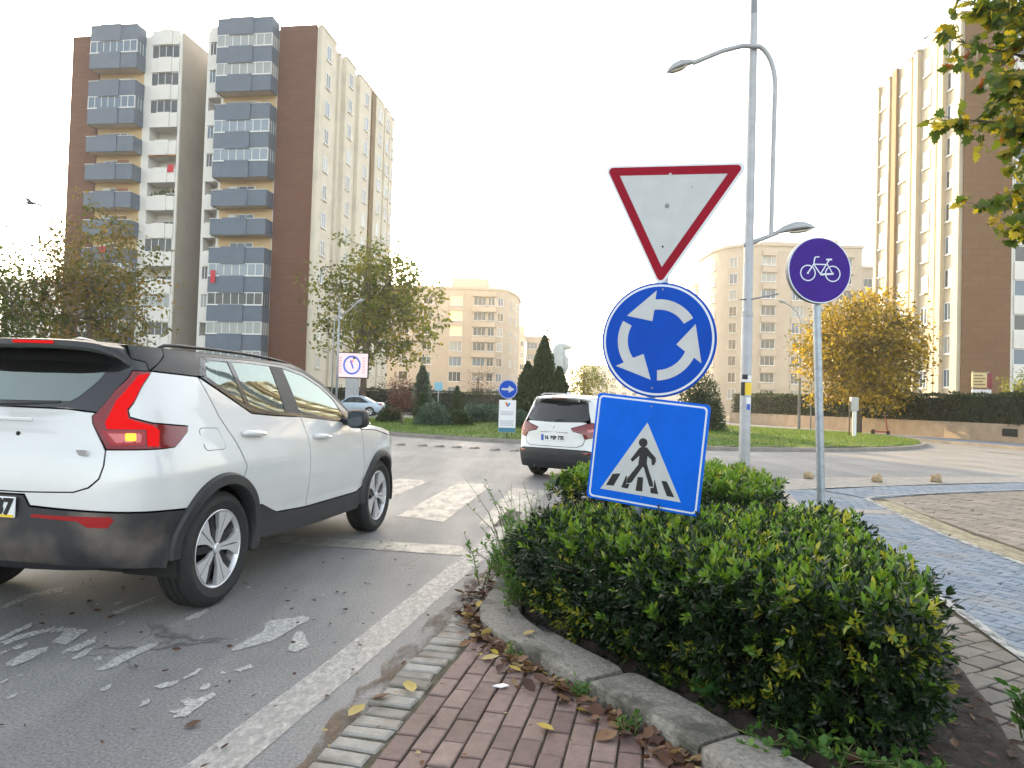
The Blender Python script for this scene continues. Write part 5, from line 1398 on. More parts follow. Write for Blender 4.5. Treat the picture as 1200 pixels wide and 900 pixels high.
def wheel_meshes(r=.36, rim=.245, w=.225, spokes=5):
    Mx = Matrix.Rotation(R(90), 4, 'X')            # local Z -> -Y : outer side faces the right flank
    T = MB(); h = w / 2
    prof = [(rim - .008, -h + .02), (rim + .012, -h + .006), (rim + .05, -h), (r - .03, -h + .008), (r - .008, -h + .03), (r, -h + .05)]
    for g in (-.045, 0, .045): prof += [(r, g - .008), (r - .009, g - .005), (r - .009, g + .005), (r, g + .008)]
    prof += [(r, h - .05), (r - .008, h - .03), (r - .03, h - .008), (r - .034, h - .004), (rim + .05, h), (rim + .046, h - .003), (rim + .012, h - .006), (rim - .008, h - .02)]
    T.lathe(prof, 56, Mx, caps=False)
    tyre = T.build('tyre', M['rubber'], None, smooth=True, angle=R(40))
    B = MB().lathe([(rim, h - .016), (rim - .006, h - .012), (rim - .016, h - .02), (rim - .022, h - .05), (rim - .03, -h + .02)], 48, Mx, caps=False)
    barrel = B.build('rim', M['alloy'], None, smooth=True, angle=R(50))
    D = MB().lathe([(0.0, h - .09), (rim - .025, h - .09)], 32, Mx)
    for k in range(spokes):
        for q in (-1, 1):
            a = 2 * math.pi * k / spokes + q * .40
            D.prism([(.05 * math.cos(a + .5), .05 * math.sin(a + .5)), (.05 * math.cos(a - .5), .05 * math.sin(a - .5)), ((rim - .02) * math.cos(a - .10), (rim - .02) * math.sin(a - .10)), ((rim - .02) * math.cos(a + .10), (rim - .02) * math.sin(a + .10))], h - .075, h - .042, Mx)
    disc = D.build('wheel_back', M['black_alloy'], None)
    S = MB()
    for k in range(spokes):
        a = 2 * math.pi * k / spokes + .3
        for q in (-1, 1):
            pol = [(.030, q * .05), (.045, q * .42), (.12, q * .25), (rim - .016, q * .36), (rim - .014, q * .022), (.12, q * .03)]
            pts = [(rr * math.cos(a + t), rr * math.sin(a + t)) for rr, t in pol]
            V = [Mx @ Vector((x, y, h - .012 - .025 * (1 - rr / rim))) for (x, y), (rr, t) in zip(pts, pol)]
            V2 = [Mx @ Vector((x, y, h - .045)) for x, y in pts]
            n = len(pts); S.add([tuple(v) for v in V + V2], [tuple(range(n)), tuple(range(2 * n - 1, n - 1, -1))] + [(i, n + i, n + (i + 1) % n, (i + 1) % n) for i in range(n)])
    S.lathe([(.034, h - .04), (.034, h - .026), (.028, h - .020), (0, h - .018)], 20, Mx)
    sp_ = S.build('spokes', M['alloy'], None)
    bm = bmesh.new(); bm.from_mesh(sp_.data); bmesh.ops.recalc_face_normals(bm, faces=bm.faces); bm.to_mesh(sp_.data); bm.free()
    ms = [(o.name.split('.')[0], o.data) for o in (tyre, barrel, disc, sp_)]
    for o in (tyre, barrel, disc, sp_): bpy.data.objects.remove(o)
    return ms
def add_wheel(root, ms, x, y, r, left=False, rot=0.0):
    w = mesh_obj('wheel', ms[0][1], root, (x, y, r)); w.rotation_euler = (0, rot, R(180) if left else 0)
    for nme, me in ms[1:]: mesh_obj(nme, me, w)
    return w
def liner(root, x, z, r, y0, y1):
    b = MB(); n = 20; V = []
    for i in range(n + 1):
        t = R(-15 + 210 * i / n)
        V += [(x + r * math.cos(t), y0, z + r * math.sin(t)), (x + r * math.cos(t), y1, z + r * math.sin(t))]
    b.add(V, [(2 * i, 2 * i + 1, 2 * i + 3, 2 * i + 2) for i in range(n)])
    b.add([(x + r * math.cos(R(-15 + 210 * i / n)), y1, z + r * math.sin(R(-15 + 210 * i / n))) for i in range(n + 1)], [tuple(range(n + 1))])
    return b.build('wheel_well', M['dark'], root)
def arch_ring(sh, name, c, r0, r1, a0, a1, m, off0=.012, off1=.026, n=30, sides=(1, -1)):
    """plastic lip round the wheel opening, standing proud of the flank"""
    for sd in sides:
        V = []
        for k in range(n + 1):
            t = R(a0 + (a1 - a0) * k / n); ct, stn = math.cos(t), math.sin(t)
            for rr, of in ((r1 + .004, -.01), (r1, off0), (r1 - .012, off1), (r0 + .012, off1 + .004), (r0, off0), (r0, -.06)):
                V.append(tuple(sh.P(np.array([sd * (c[0] + rr * ct)]), np.array([c[1] + rr * stn]), of)[0]))
        q = 6; F = [(k * q + j, k * q + j + 1, (k + 1) * q + j + 1, (k + 1) * q + j) for k in range(n) for j in range(q - 1)]
        if sd < 0: F = [f[::-1] for f in F]
        o = MB().add(V, F).build(name, m, sh.root, smooth=True, angle=R(45))
        bm = bmesh.new(); bm.from_mesh(o.data); bmesh.ops.recalc_face_normals(bm, faces=bm.faces)
        bm.to_mesh(o.data); bm.free()
def seats(root, xs=(1.0, 1.95), top=1.28, w=.5):
    for x in xs:
        for y in (-.38, .38):
            b = MB(); b.box((x, y, .62), (.5, w, .18)); b.box((x - .25, y, .88), (.14, w, .6), M=Matrix.Rotation(R(-12), 3, 'Y')); b.box((x - .34, y, top), (.10, .27, .2), M=Matrix.Rotation(R(-8), 3, 'Y'))
            b.build('seat', M['seat'], root, bevel=.05, seg=2, smooth=True)
def number_plate(parent, x, y0, y1, z0, z1, texts, tilt=0.0):
    b = MB().bb((x - .012, y0, z0), (x, y1, z1)).build('number_plate', M['plate'], parent, bevel=.004)
    B3 = lambda y, z, off: Matrix(((0, 0, -1, x - .012 - off), (-1, 0, 0, y), (0, 1, 0, z), (0, 0, 0, 1)))
    for body, yy, size, mm, sx in texts:
        text_mesh(body, size, M[mm], 'lettering', b, B3(yy, (z0 + z1) / 2, .0022), .001, 'CENTER', .004 * size / .08, sx)
    return b

# ================================================= the white compact SUV on the left
k_, sx_, sy_, hd = SUV_POSE
suv = thing('parked_car', 'large white compact SUV with black roof and lit red tail lights on the near left', 'car', (sx_, sy_, 0), R(90) - hd)
suv.name = 'compact_suv'; suv.scale = (k_,) * 3
SH = Shell(suv_skin, suv); S0 = 1.5706
WP, BG, CL = M['white_paint'], M['black_gloss'], M['clad']
ca = (S0, .375); RA = .455; cf = (4.2707, .375); RF = .44
# tail
SH.full('tailgate', [(0, .782), (.282, .782), (.56, .79), (.635, .815), (.685, .862), (.703, .93), (.703, 1.008), (.590, 1.150), (.575, 1.19), (.592, 1.206), (.404, 1.222), (0, 1.226)], WP, res=.05)
glassr = [(0, 1.232), (.404, 1.228), (.598, 1.212), (.688, 1.337), (.892, 1.449), (1.08, 1.452), (1.085, 1.50), (.60, 1.555), (0, 1.565)]
rg_ = SH.full('rear_window', glassr, BG, res=.06, off=-.004, gap=.001)
SH.full('rear_pane', [(0, 1.262), (.405, 1.264), (.45, 1.29), (.56, 1.39), (.61, 1.485), (.5, 1.49), (0, 1.50)], glass_mat('tailgate glass', (.10, .13, .15), refl=3.0), rg_, off=-.0012, res=.06, edge=.002)
wp = MB().tube([(-.795, .02, 1.243), (-.79, -.2, 1.252), (-.755, -.40, 1.262)], [.018, .014, .008], 8); wp.build('rear_wiper', M['clad'], suv, smooth=True)
# quarter panels with the upper bumper skin
quarter = [(.0, .779), (.282, .779), (.562, .787), (.640, .812), (.690, .86), (.708, .93), (.708, 1.012), (1.019, 1.012), (1.126, 1.018), (1.262, 1.100), (1.281, 1.136), (1.013, 1.158), (.84, 1.190), (.830, 1.228), (1.102, 1.448), (1.520, 1.432), (1.545, 1.36), (1.60, 1.184), (1.683, 1.066), (1.803, .855)]
aq = [p for p in arc(ca, RA, 64, 141, 16)]
quarter += aq + [(1.10, .668), (.327, .712), (.288, .770), (.0, .770)]
SH.panel('rear_quarter', quarter, WP, sides=(1, -1), res=.05)
# fuel flap line
SH.panel('fuel_flap', rounded([(1.365, 1.118), (1.555, 1.113), (1.60, .985), (1.385, .985)], .03, 4), WP, off=.0015, edge=.008, sides=(1,), gap=0)
gr = rounded([(1.361, 1.122), (1.559, 1.117), (1.604, .981), (1.381, .981)], .033, 4)
SH.panel('fuel_flap_gap', gr, M['clad'], off=.0006, edge=.004, sides=(1,), gap=0)
# tail lamps
lamp = [(.711, 1.017), (1.019, 1.016), (1.126, 1.022), (1.258, 1.102), (1.276, 1.131), (1.008, 1.153), (.832, 1.186), (.822, 1.228), (1.092, 1.448), (.895, 1.445), (.690, 1.333), (.598, 1.206), (.582, 1.19), (.596, 1.152)]
for sd in (1, -1):
    t = SH.panel('tail_light', lamp, M['red_dark'], sides=(sd,), off=.004, edge=.03, gap=.001, res=.04)
    lit = [(.985, 1.425), (1.078, 1.438), (.815, 1.231), (.828, 1.180), (1.003, 1.143), (1.04, 1.116), (1.012, 1.028), (.94, 1.031), (.952, 1.122), (.690, 1.122), (.668, 1.157), (.718, 1.272), (.83, 1.36)]
    SH.panel('brake_lamp', lit, M['red_lit'], t, sides=(sd,), off=.0062, edge=.001, gap=0, res=.04)
    SH.panel('lens_frame', [(.655, 1.112), (.935, 1.112), (.945, 1.098), (.925, 1.036), (.735, 1.034)], M['red_lens'], t, sides=(sd,), off=.0068, edge=.001, gap=0)
    SH.panel('clear_lens', [(.70, 1.10), (.90, 1.10), (.915, 1.09), (.90, 1.052), (.76, 1.05)], M['lens_clear'], t, sides=(sd,), off=.0076, edge=.001, gap=0)
    if sd == 1: SH.panel('indicator_lamp', rounded([(.808, 1.102), (.878, 1.102), (.876, 1.060), (.810, 1.060)], .01, 3), M['amber_lit'], t, sides=(sd,), off=.0086, edge=.001, gap=0)
    for k in range(16):
        u = k / 15; a = np.interp(u, [0, .3, 1], [.61, .66, .88]); z = np.interp(u, [0, .3, 1], [1.17, 1.27, 1.432])
        SH.panel('lamp_rib', [(a, z), (a + .03, z + .002), (a + .03, z + .007), (a, z + .005)], M['red_lens'], t, sides=(sd,), off=.006, edge=.001, gap=0)
# black bumper and sills
bump = [(0, .764), (.284, .764), (.322, .705), (1.10, .661)] + [p for p in arc(ca, RA, 142.5, 176, 8)] + [(1.10, .33), (1.02, .352), (.74, .383), (.417, .403), (0, .409)]
SH.panel('bumper', bump, M['clad_dirty'], sides=(1, -1), off=.004, res=.05)
SH.full('rear_diffuser', [(0, .404), (.417, .398), (.70, .378), (.66, .36), (.3, .35), (0, .35)], CL, off=-.03, edge=.1)
for sd in (1, -1):
    SH.panel('reflector', [(.345, .668), (.583, .664), (.755, .660), (.772, .640), (.742, .602), (.65, .606), (.595, .638), (.345, .652)], M['red_lens'], sides=(sd,), off=.0085, edge=.01, gap=0)
number_plate(suv, -.866, -.262, .262, .645, .755, [('87', -.195, .115, 'ink', 1.0)])
MB().bb((-.881, -.258, .648), (-.8795, -.18, .662)).build('plate_sticker', M['yellow'], suv)
MB().box((-.836, 0, 1.165), (.02, .62, .022)).build('tailgate_grip', WP, suv, bevel=.006)
o = MB(); bpz = SH.P(np.array([.575]), np.array([.995]), .003)[0]
o.box(tuple(bpz), (.006, .085, .03), M=Matrix.Rotation(R(-8), 3, 'Z')).build('chrome_badge', M['chrome'], suv, bevel=.002)
MB().lathe([(.012, 0), (.012, .004), (0, .005)], 16, Matrix.Translation(tuple(SH.P(np.array([.16]), np.array([1.084]), .001)[0])) @ Matrix.Rotation(R(-90), 4, 'Y')).build('camera_eye', M['dark'], suv)
# flank
belt = [(1.555, 1.432), (1.99, 1.205), (2.30, 1.184), (2.68, 1.170)]
rdoor = [(1.532, 1.428), (1.99, 1.199), (2.30, 1.178), (2.676, 1.165), (2.690, 1.137), (2.712, 1.0), (2.712, .69), (2.720, .51), (2.735, .462), (2.269, .487), (2.04, .572)] + arc(ca, RA, 26, 63, 9) + [(1.814, .853), (1.692, 1.066), (1.609, 1.184), (1.555, 1.36)]
SH.panel('rear_door', rdoor, WP, sides=(1, -1), res=.05)
fdoor = [(2.684, 1.165), (3.40, 1.112), (3.74, 1.088), (3.795, 1.016), (3.785, .854), (3.835, .60), (3.86, .50), (3.717, .460), (2.743, .462), (2.728, .51), (2.720, .69), (2.720, 1.0), (2.698, 1.137)]
SH.panel('front_door', fdoor, WP, sides=(1, -1), res=.05)
Smax = suv_skin.S[-1]
fend = [(3.75, 1.085), (3.80, 1.030), (4.15, 1.012), (4.5, .955), (4.9, .90), (5.25, .86), (5.3, .66), (4.95, .60)] + arc(cf, RF, 28, 158, 22) + [(3.845, .60), (3.795, .854), (3.803, 1.016)]
SH.panel('front_fender', fend, WP, sides=(1, -1), res=.06)
SH.panel('hood_side', [(3.755, 1.10), (4.0, 1.072), (4.36, 1.032), (4.6, .985), (4.9, .935), (5.25, .90), (5.25, .866), (4.9, .906), (4.5, .961), (4.15, 1.018), (3.80, 1.036)], WP, sides=(1, -1), res=.06)
SH.panel('grille', [(5.30, .86), (Smax - .003, .86), (Smax - .003, .40), (5.0, .40), (4.95, .59), (5.31, .65)], BG, sides=(1, -1))
SH.panel('front_bumper', [(4.95, .585), (5.0, .395), (Smax - .003, .395), (Smax - .003, .26), (4.75, .26), (4.70, .40)], CL, sides=(1, -1), off=.004)
sill = [(2.05, .568), (2.269, .481), (2.735, .456), (3.717, .454), (3.86, .494)] + [(3.835, .375), (3.75, .30), (2.75, .30), (2.03, .335)] + arc(ca, RA, 0, 24, 5)
SH.panel('sill_trim', sill, CL, sides=(1, -1), off=.008, res=.06)
arch_ring(SH, 'arch_trim', ca, RA - .075, RA + .004, -14, 180, CL)
arch_ring(SH, 'arch_trim', cf, RF - .07, RF + .004, -8, 186, CL)
# windows
trim = [(1.545, 1.440), (1.99, 1.208), (2.30, 1.187), (2.68, 1.173), (3.40, 1.12), (3.72, 1.096), (3.60, 1.20), (3.42, 1.318), (3.26, 1.424), (3.01, 1.522), (2.685, 1.571), (2.23, 1.584), (1.72, 1.576), (1.635, 1.562)]
GS = M['glass_side']
def wpoly(o, i0=.0): return shrink(ccw(o), i0)
q_gl = [(1.625, 1.435), (1.955, 1.255), (1.955, 1.262), (1.935, 1.545), (1.74, 1.55), (1.66, 1.53)]
r_gl = [(2.005, 1.232), (2.30, 1.212), (2.475, 1.204), (2.50, 1.548), (2.23, 1.560), (1.985, 1.553)]
f_gl = [(2.695, 1.196), (3.40, 1.144), (3.50, 1.155), (3.39, 1.305), (3.235, 1.402), (2.99, 1.497), (2.68, 1.545)]
rim_m = M['black_gloss']
for sd in (1, -1):
    SH.panel('quarter_window', q_gl, GS, sides=(sd,), off=-.006, edge=.002, gap=0)
    SH.panel('rear_side_window', r_gl, GS, sides=(sd,), off=-.006, edge=.002, gap=0)
    SH.panel('front_side_window', f_gl, GS, sides=(sd,), off=-.006, edge=.002, gap=0)
    # black frame: the strips between glass and body
    def quad_strip(name, A, B, off=-.002, m=rim_m):
        SH.panel(name, A + B[::-1], m, sides=(sd,), off=off, edge=.02, gap=0, res=.08)
    quad_strip('belt_trim', [(1.555, 1.434), (1.99, 1.206), (2.30, 1.185), (2.68, 1.171), (3.40, 1.118), (3.72, 1.094)], [(1.625, 1.437), (1.98, 1.246), (2.30, 1.213), (2.68, 1.197), (3.40, 1.145), (3.60, 1.128)], off=.004)
    quad_strip('window_frame', [(1.545, 1.442), (1.635, 1.564), (1.72, 1.579), (2.23, 1.586), (2.685, 1.573), (3.01, 1.524), (3.26, 1.426), (3.42, 1.320), (3.60, 1.202), (3.72, 1.098)], [(1.625, 1.44), (1.665, 1.527), (1.745, 1.549), (2.23, 1.559), (2.68, 1.546), (2.99, 1.498), (3.235, 1.403), (3.39, 1.306), (3.50, 1.157), (3.60, 1.13)])
    quad_strip('pillar_trim', [(1.955, 1.25), (1.933, 1.55)], [(2.008, 1.23), (1.987, 1.556)])
    quad_strip('pillar_trim', [(2.474, 1.20), (2.498, 1.555)], [(2.698, 1.19), (2.682, 1.55)], m=M['clad'])
# roof sides, roof, screens, bonnet
RB = M['roof_black']
rs = [(1.106, 1.455), (1.52, 1.439), (1.545, 1.446), (1.632, 1.567), (1.72, 1.582), (2.23, 1.590), (2.685, 1.577), (3.01, 1.528), (3.26, 1.43), (3.42, 1.324), (3.61, 1.20), (3.73, 1.10), (3.775, 1.10), (3.50, 1.31), (3.27, 1.462), (2.90, 1.60), (2.6, 1.618), (1.30, 1.62), (1.27, 1.545), (1.20, 1.50)]
SH.panel('roof_side', rs, RB, sides=(1, -1), res=.06, gap=.001)
SH.panel('d_pillar_trim', [(1.09, 1.456), (1.20, 1.504), (1.265, 1.55), (1.295, 1.62), (.86, 1.62), (.86, 1.53), (1.08, 1.505)], RB, sides=(1, -1), res=.06, gap=.001)
roof_st = [(.45, 1.62, .02, .03), (.8, 1.62, .03), (1.05, 1.62, .035), (1.3, 1.62, .04), (1.8, 1.622, .045), (2.3, 1.62, .045), (2.7, 1.613, .04), (2.9, 1.60, .04)]
SH.cap('roof', roof_st, RB)
SH.cap('windscreen', [(2.92, 1.592, .04), (3.27, 1.458, .05), (3.5, 1.306, .05, .04), (3.74, 1.105, .05, .08)], M['glass_side'], off=-.004)
SH.cap('bonnet', [(3.76, 1.10, .05, .06), (4.0, 1.072, .06), (4.36, 1.032, .07), (4.6, .985, .07), (4.9, .935, .06), (5.25, .90, .03), (Smax - .02, .89, 0)], WP)
# spoiler lip, third brake lamp, rails, fin
V = []
for i in range(21):
    y = -.665 + 1.33 * i / 20; e = abs(y / .665)
    bx = .09 * e ** 2.5 + .14 * e ** 9; zz = -.015 * e ** 2 - .05 * e ** 5 - .095 * e ** 12
    th = 1 - .45 * e ** 8
    V += [(-.40, y * .93, 1.658 + zz * .8), (-.60 + bx * .8, y * .97, 1.655 + zz), (-.725 + bx, y, 1.636 + zz), (-.735 + bx, y, 1.632 - .045 * th + zz), (-.69 + bx, y, 1.632 - .070 * th + zz), (-.48, y * .94, 1.58 + zz * .8)]
sp2 = MB().add(V, [(i * 6 + j, i * 6 + (j + 1) % 6, (i + 1) * 6 + (j + 1) % 6, (i + 1) * 6 + j) for i in range(20) for j in range(6)] + [tuple(range(6)), tuple(range(125, 119, -1))])
o = sp2.build('roof_spoiler', RB, suv, smooth=True, angle=R(50))
bm = bmesh.new(); bm.from_mesh(o.data); bmesh.ops.recalc_face_normals(bm, faces=bm.faces); bm.to_mesh(o.data); bm.free()
b = MB(); fx = lambda y: -.7375 + .09 * abs(y / .665) ** 2.5; fz = lambda y: -.015 * (y / .665) ** 2
for sd in (1, -1):
    for i in range(8):
        y0, y1 = sd * (.06 + .25 * i / 8), sd * (.06 + .25 * (i + 1) / 8)
        b.add([(fx(y0), y0, 1.624 + fz(y0)), (fx(y1), y1, 1.624 + fz(y1)), (fx(y1) - .001, y1, 1.598 + fz(y1)), (fx(y0) - .001, y0, 1.598 + fz(y0))], [(0, 1, 2, 3)])
b.build('high_brake_lamp', M['red_lit'], o)
for sd in (1, -1):
    ss = [1.31, 1.36, 1.45, 1.8, 2.2, 2.55, 2.80, 2.92, 2.99]; zz = [1.622, 1.652, 1.662, 1.672, 1.67, 1.655, 1.63, 1.606, 1.58]
    pp = [tuple(SH.P(np.array([sd * a]), np.array([1.62]), -.035)[0][:2]) + (z,) for a, z in zip(ss, zz)]
    MB().tube(pp, [.012, .018, .018, .018, .018, .018, .018, .016, .010], 8).build('roof_rail', M['clad'], suv, smooth=True)
fn = MB(); prof = [(-.26, .008, .0), (-.245, .03, .035), (-.19, .036, .06), (-.11, .034, .055), (-.02, .028, .03), (.07, .012, .004)]
V = []
for x, hw, hh in prof: V += [(x, -hw, 1.655), (x, -hw * .6, 1.665 + hh * .7), (x, 0, 1.668 + hh), (x, hw * .6, 1.665 + hh * .7), (x, hw, 1.655)]
fn.add(V, [(i * 5 + j, i * 5 + j + 1, (i + 1) * 5 + j + 1, (i + 1) * 5 + j) for i in range(5) for j in range(4)] + [tuple(range(5)), tuple(range(29, 24, -1))]).build('antenna_fin', BG, suv, smooth=True)
# handles and mirrors
for sd in (1, -1):
    for s_c, z_c in ((1.93, 1.068), (2.93, 1.006)):
        a = SH.P(np.array([sd * (s_c - .11)]), np.array([z_c + .006]), .03)[0]; c = SH.P(np.array([sd * (s_c + .11)]), np.array([z_c - .006]), .026)[0]
        a0 = SH.P(np.array([sd * (s_c - .125)]), np.array([z_c]), .0)[0]; c0 = SH.P(np.array([sd * (s_c + .125)]), np.array([z_c]), .0)[0]
        h_ = MB().tube([tuple(a0), tuple(a), tuple((a + c) / 2 + np.array([0, -.006 * sd, 0])), tuple(c), tuple(c0)], [.014, .019, .02, .019, .014], 10).build('door_handle', WP, suv, smooth=True)
    y = -sd
    m1 = MB(); pr_ = [(2.02, .01, .02), (2.00, .075, .068), (2.04, .092, .086), (2.10, .088, .082), (2.17, .06, .055), (2.20, .02, .02)]
    V = []; n = 14
    for x, hy, hz in pr_:
        for j in range(n):
            t = 2 * math.pi * j / n; cxx = math.copysign(abs(math.cos(t)) ** .6, math.cos(t)); szz = math.copysign(abs(math.sin(t)) ** .6, math.sin(t))
            V.append((x - .27, y * (1.045) + hy * cxx, 1.145 + hz * szz))
    m1.add(V, [(i * n + j, i * n + (j + 1) % n, (i + 1) * n + (j + 1) % n, (i + 1) * n + j) for i in range(5) for j in range(n)] + [tuple(range(n)), tuple(range(6 * n - 1, 5 * n - 1, -1))])
    m1.tube([(1.90, y * .84, 1.12), (1.86, y * .97, 1.10), (1.81, y * 1.01, 1.11)], [.035, .03, .025], 8)
    mo = m1.build('door_mirror', M['clad'], suv, smooth=True, angle=R(50))
    V = [(1.726, y * 1.045 + .068 * math.copysign(abs(math.cos(t)) ** .6, math.cos(t)), 1.145 + .060 * math.copysign(abs(math.sin(t)) ** .6, math.sin(t))) for t in np.linspace(0, 2 * math.pi, 25)[:-1]]
    MB().add(V, [tuple(range(24))]).build('mirror_glass', mat('mirror glass', (.03, .045, .055), .05, spec=.6), mo)
    MB().box((1.89, y * 1.10, 1.10), (.03, .04, .02)).build('repeater_lamp', M['chrome'], mo, bevel=.005)
# running gear, cabin
WM = wheel_meshes()
for x in (0, 2.70):
    for y, lf_ in ((-.80, False), (.80, True)): add_wheel(suv, WM, x, y, .358, lf_, .3 + x)
    for y in (-1, 1): liner(suv, x, .375, .42, y * .90, y * .55)
MB().bb((-.60, -.70, .33), (3.30, .70, .50)).bb((.47, -.84, .30), (2.22, .84, .46)).build('underbody', M['dark'], suv)
cab = MB(); cab.bb((-.62, -.78, .50), (2.6, .78, .56)); cab.bb((-.55, -.70, .56), (.35, .70, 1.0)); cab.bb((2.2, -.74, .6), (2.62, .74, 1.02)); cab.build('cabin_floor', M['dark'], suv)
seats(suv, (.85, 1.75), 1.30)
MB().lathe([(.17, 0), (.185, .012), (.17, .024), (.155, .012)], 24, Matrix.Translation((2.08, .38, .98)) @ Matrix.Rotation(R(-65), 4, 'Y'), closed=True).build('steering_wheel', M['dark'], suv, smooth=True)

def squash(o):
    for c in o.children:
        if c.type == 'MESH' and c.name.split('.')[0] not in ('wheel', 'rear_window', 'tail_light'):
            for v in c.data.vertices:
                if v.co.z > 1.56: v.co.z = 1.56 + (v.co.z - 1.56) * .62
            squash(c)
squash(suv)
# ================================================= the second white crossover
def _x_side(x, z): return pchip([.15, .25, .4, .6, .8, .95, 1.05, 1.2, 1.45, 1.6], [.08, .04, .02, .0, .0, .02, .05, .11, .22, .30])(z)
x_rear = pchip([.15, .25, .38, .52, .62, .78, .92, 1.05, 1.15, 1.45, 1.6], [.16, .09, .02, .0, .015, .05, .06, .09, .14, .32, .42])
x_front = pchip([.15, .3, .6, .9, 1.0, 1.6], [.1, .03, 0, .06, .2, 1.7])
x_skin = Skin([(-.86, 0), (-.85, .32), (-.815, .58), (-.74, .76), (-.60, .86), (-.4, .895), (0, .903), (1.3, .903), (2.4, .90), (2.85, .86), (3.15, .76), (3.35, .55), (3.45, .3), (3.48, 0)], _x_side, x_rear, x_front)
xo = thing('crossover_car', 'white crossover car with dark rear glass turning into the roundabout behind the crossing sign', 'car', (1.19, 13.46, 0), R(90) - .583)
xo.scale = (.95,) * 3
SX = Shell(x_skin, xo); Sx0 = float(x_skin.s_of_x(0.0)); X2 = lambda x: Sx0 + x
c1 = (X2(0), .35); c2 = (X2(2.65), .35)
SX.full('tailgate', [(0, .65), (.5, .65), (.62, .70), (.66, .80), (.60, .90), (.40, .94), (.36, 1.0), (.62, 1.07), (.70, 1.10), (.60, 1.115), (0, 1.10)], WP, res=.06)
SX.full('rear_window', [(0, 1.105), (.60, 1.12), (.74, 1.16), (.78, 1.24), (.70, 1.46), (.55, 1.49), (0, 1.50)], M['black_gloss'], res=.08)
SX.panel('rear_quarter', [(0, .645), (.505, .645), (.63, .695), (.665, .80), (.94, .86), (1.16, .98), (1.20, 1.09), (.80, 1.11), (.79, 1.24), (.715, 1.46), (.60, 1.50), (.62, 1.565), (X2(-.25), 1.56), (X2(-.18), 1.40), (X2(-.05), 1.25), (X2(.3), 1.05)] + arc(c1, .40, 50, 158, 16) + [(X2(-.50), .52), (.7, .60), (0, .61)], WP, sides=(1, -1), res=.07)
for sd in (1, -1):
    t = SX.panel('tail_light', [(.37, .995), (.41, .945), (.605, .905), (.67, .805), (.94, .865), (1.155, .985), (1.19, 1.085), (.80, 1.105), (.62, 1.065)], M['red_dark'], sides=(sd,), off=.012, edge=.03, gap=0, res=.05)
    SX.panel('clear_lens', [(.70, .93), (.98, .96), (1.02, 1.0), (.72, .985)], M['lens_clear'], t, sides=(sd,), off=.0135, edge=.001, gap=0)
    SX.panel('reflector', [(.62, .565), (1.0, .55), (1.0, .515), (.62, .53)], M['red_dark'], sides=(sd,), off=.012, edge=.01, gap=0)
    SX.panel('side_window', [(X2(-.1), 1.30), (X2(.05), 1.16), (X2(1.9), 1.05), (X2(1.55), 1.32), (X2(1.0), 1.47), (X2(.0), 1.46)], M['glass_dark'], sides=(sd,), off=-.004, edge=.002, gap=0)
    SX.panel('roof_side', [(.62, 1.568), (X2(-.24), 1.562), (X2(-.17), 1.40), (X2(-.12), 1.30), (X2(-.02), 1.465), (X2(1.0), 1.475), (X2(1.56), 1.325), (X2(1.92), 1.05), (X2(2.0), 1.05), (X2(1.6), 1.42), (X2(1.2), 1.56), (X2(.2), 1.59), (.9, 1.585)], WP, sides=(sd,))
SX.panel('side_door', [(X2(.32), 1.045), (X2(1.0), 1.09), (X2(1.95), 1.03), (X2(2.0), .5), (X2(1.9), .40), (X2(.45), .42)] + arc(c1, .41, 10, 48, 6), WP, sides=(1, -1), res=.1)
SX.panel('front_fender', [(X2(1.96), 1.04), (X2(2.6), .98), (X2(3.1), .90), (X2(3.3), .6)] + arc(c2, .40, 30, 165, 14) + [(X2(2.01), .5)], WP, sides=(1, -1), res=.1)
SX.panel('bumper', [(0, .605), (.7, .595), (X2(-.50), .515)] + arc(c1, .41, 165, 190, 4) + [(X2(-.5), .24), (.5, .22), (0, .22)], CL, sides=(1, -1), off=.008, res=.07)
SX.panel('sill_trim', [(X2(.43), .415), (X2(1.9), .395), (X2(2.2), .4), (X2(2.2), .24), (X2(.42), .24)], CL, sides=(1, -1), off=.01)
arch_ring(SX, 'arch_trim', c1, .345, .405, -15, 185, CL, n=20); arch_ring(SX, 'arch_trim', c2, .345, .405, -10, 186, CL, n=20)
SX.cap('roof', [(.3, 1.575, .03), (.7, 1.58, .035), (Sx0 - .3, 1.585, .04), (X2(.5), 1.59, .045), (X2(1.2), 1.56, .045)], WP)
SX.cap('windscreen', [(X2(1.2), 1.555, .04), (X2(1.6), 1.415, .05), (X2(2.02), 1.045, .05, .1)], M['glass_dark'])
SX.cap('bonnet', [(X2(1.98), 1.04, .05, .05), (X2(2.6), .985, .06), (X2(3.1), .905, .05)], WP)
V = []
for i in range(15):
    y = -.62 + 1.24 * i / 14; e = abs(y / .62); bx = .1 * e ** 2.5; zz = -.02 * e ** 2 - .03 * e ** 6
    V += [(-.30, y, 1.615 + zz), (-.55 + bx, y, 1.60 + zz), (-.62 + bx, y, 1.575 + zz), (-.60 + bx, y, 1.545 + zz), (-.42, y, 1.53 + zz)]
o = MB().add(V, [(i * 5 + j, i * 5 + (j + 1) % 5, (i + 1) * 5 + (j + 1) % 5, (i + 1) * 5 + j) for i in range(14) for j in range(5)] + [tuple(range(5)), tuple(range(74, 69, -1))]).build('roof_spoiler', WP, xo, smooth=True, angle=R(50))
bm = bmesh.new(); bm.from_mesh(o.data); bmesh.ops.recalc_face_normals(bm, faces=bm.faces); bm.to_mesh(o.data); bm.free()
MB().bb((-.626, -.16, 1.553), (-.60, .16, 1.572)).build('high_brake_lamp', M['red_dark'], o)
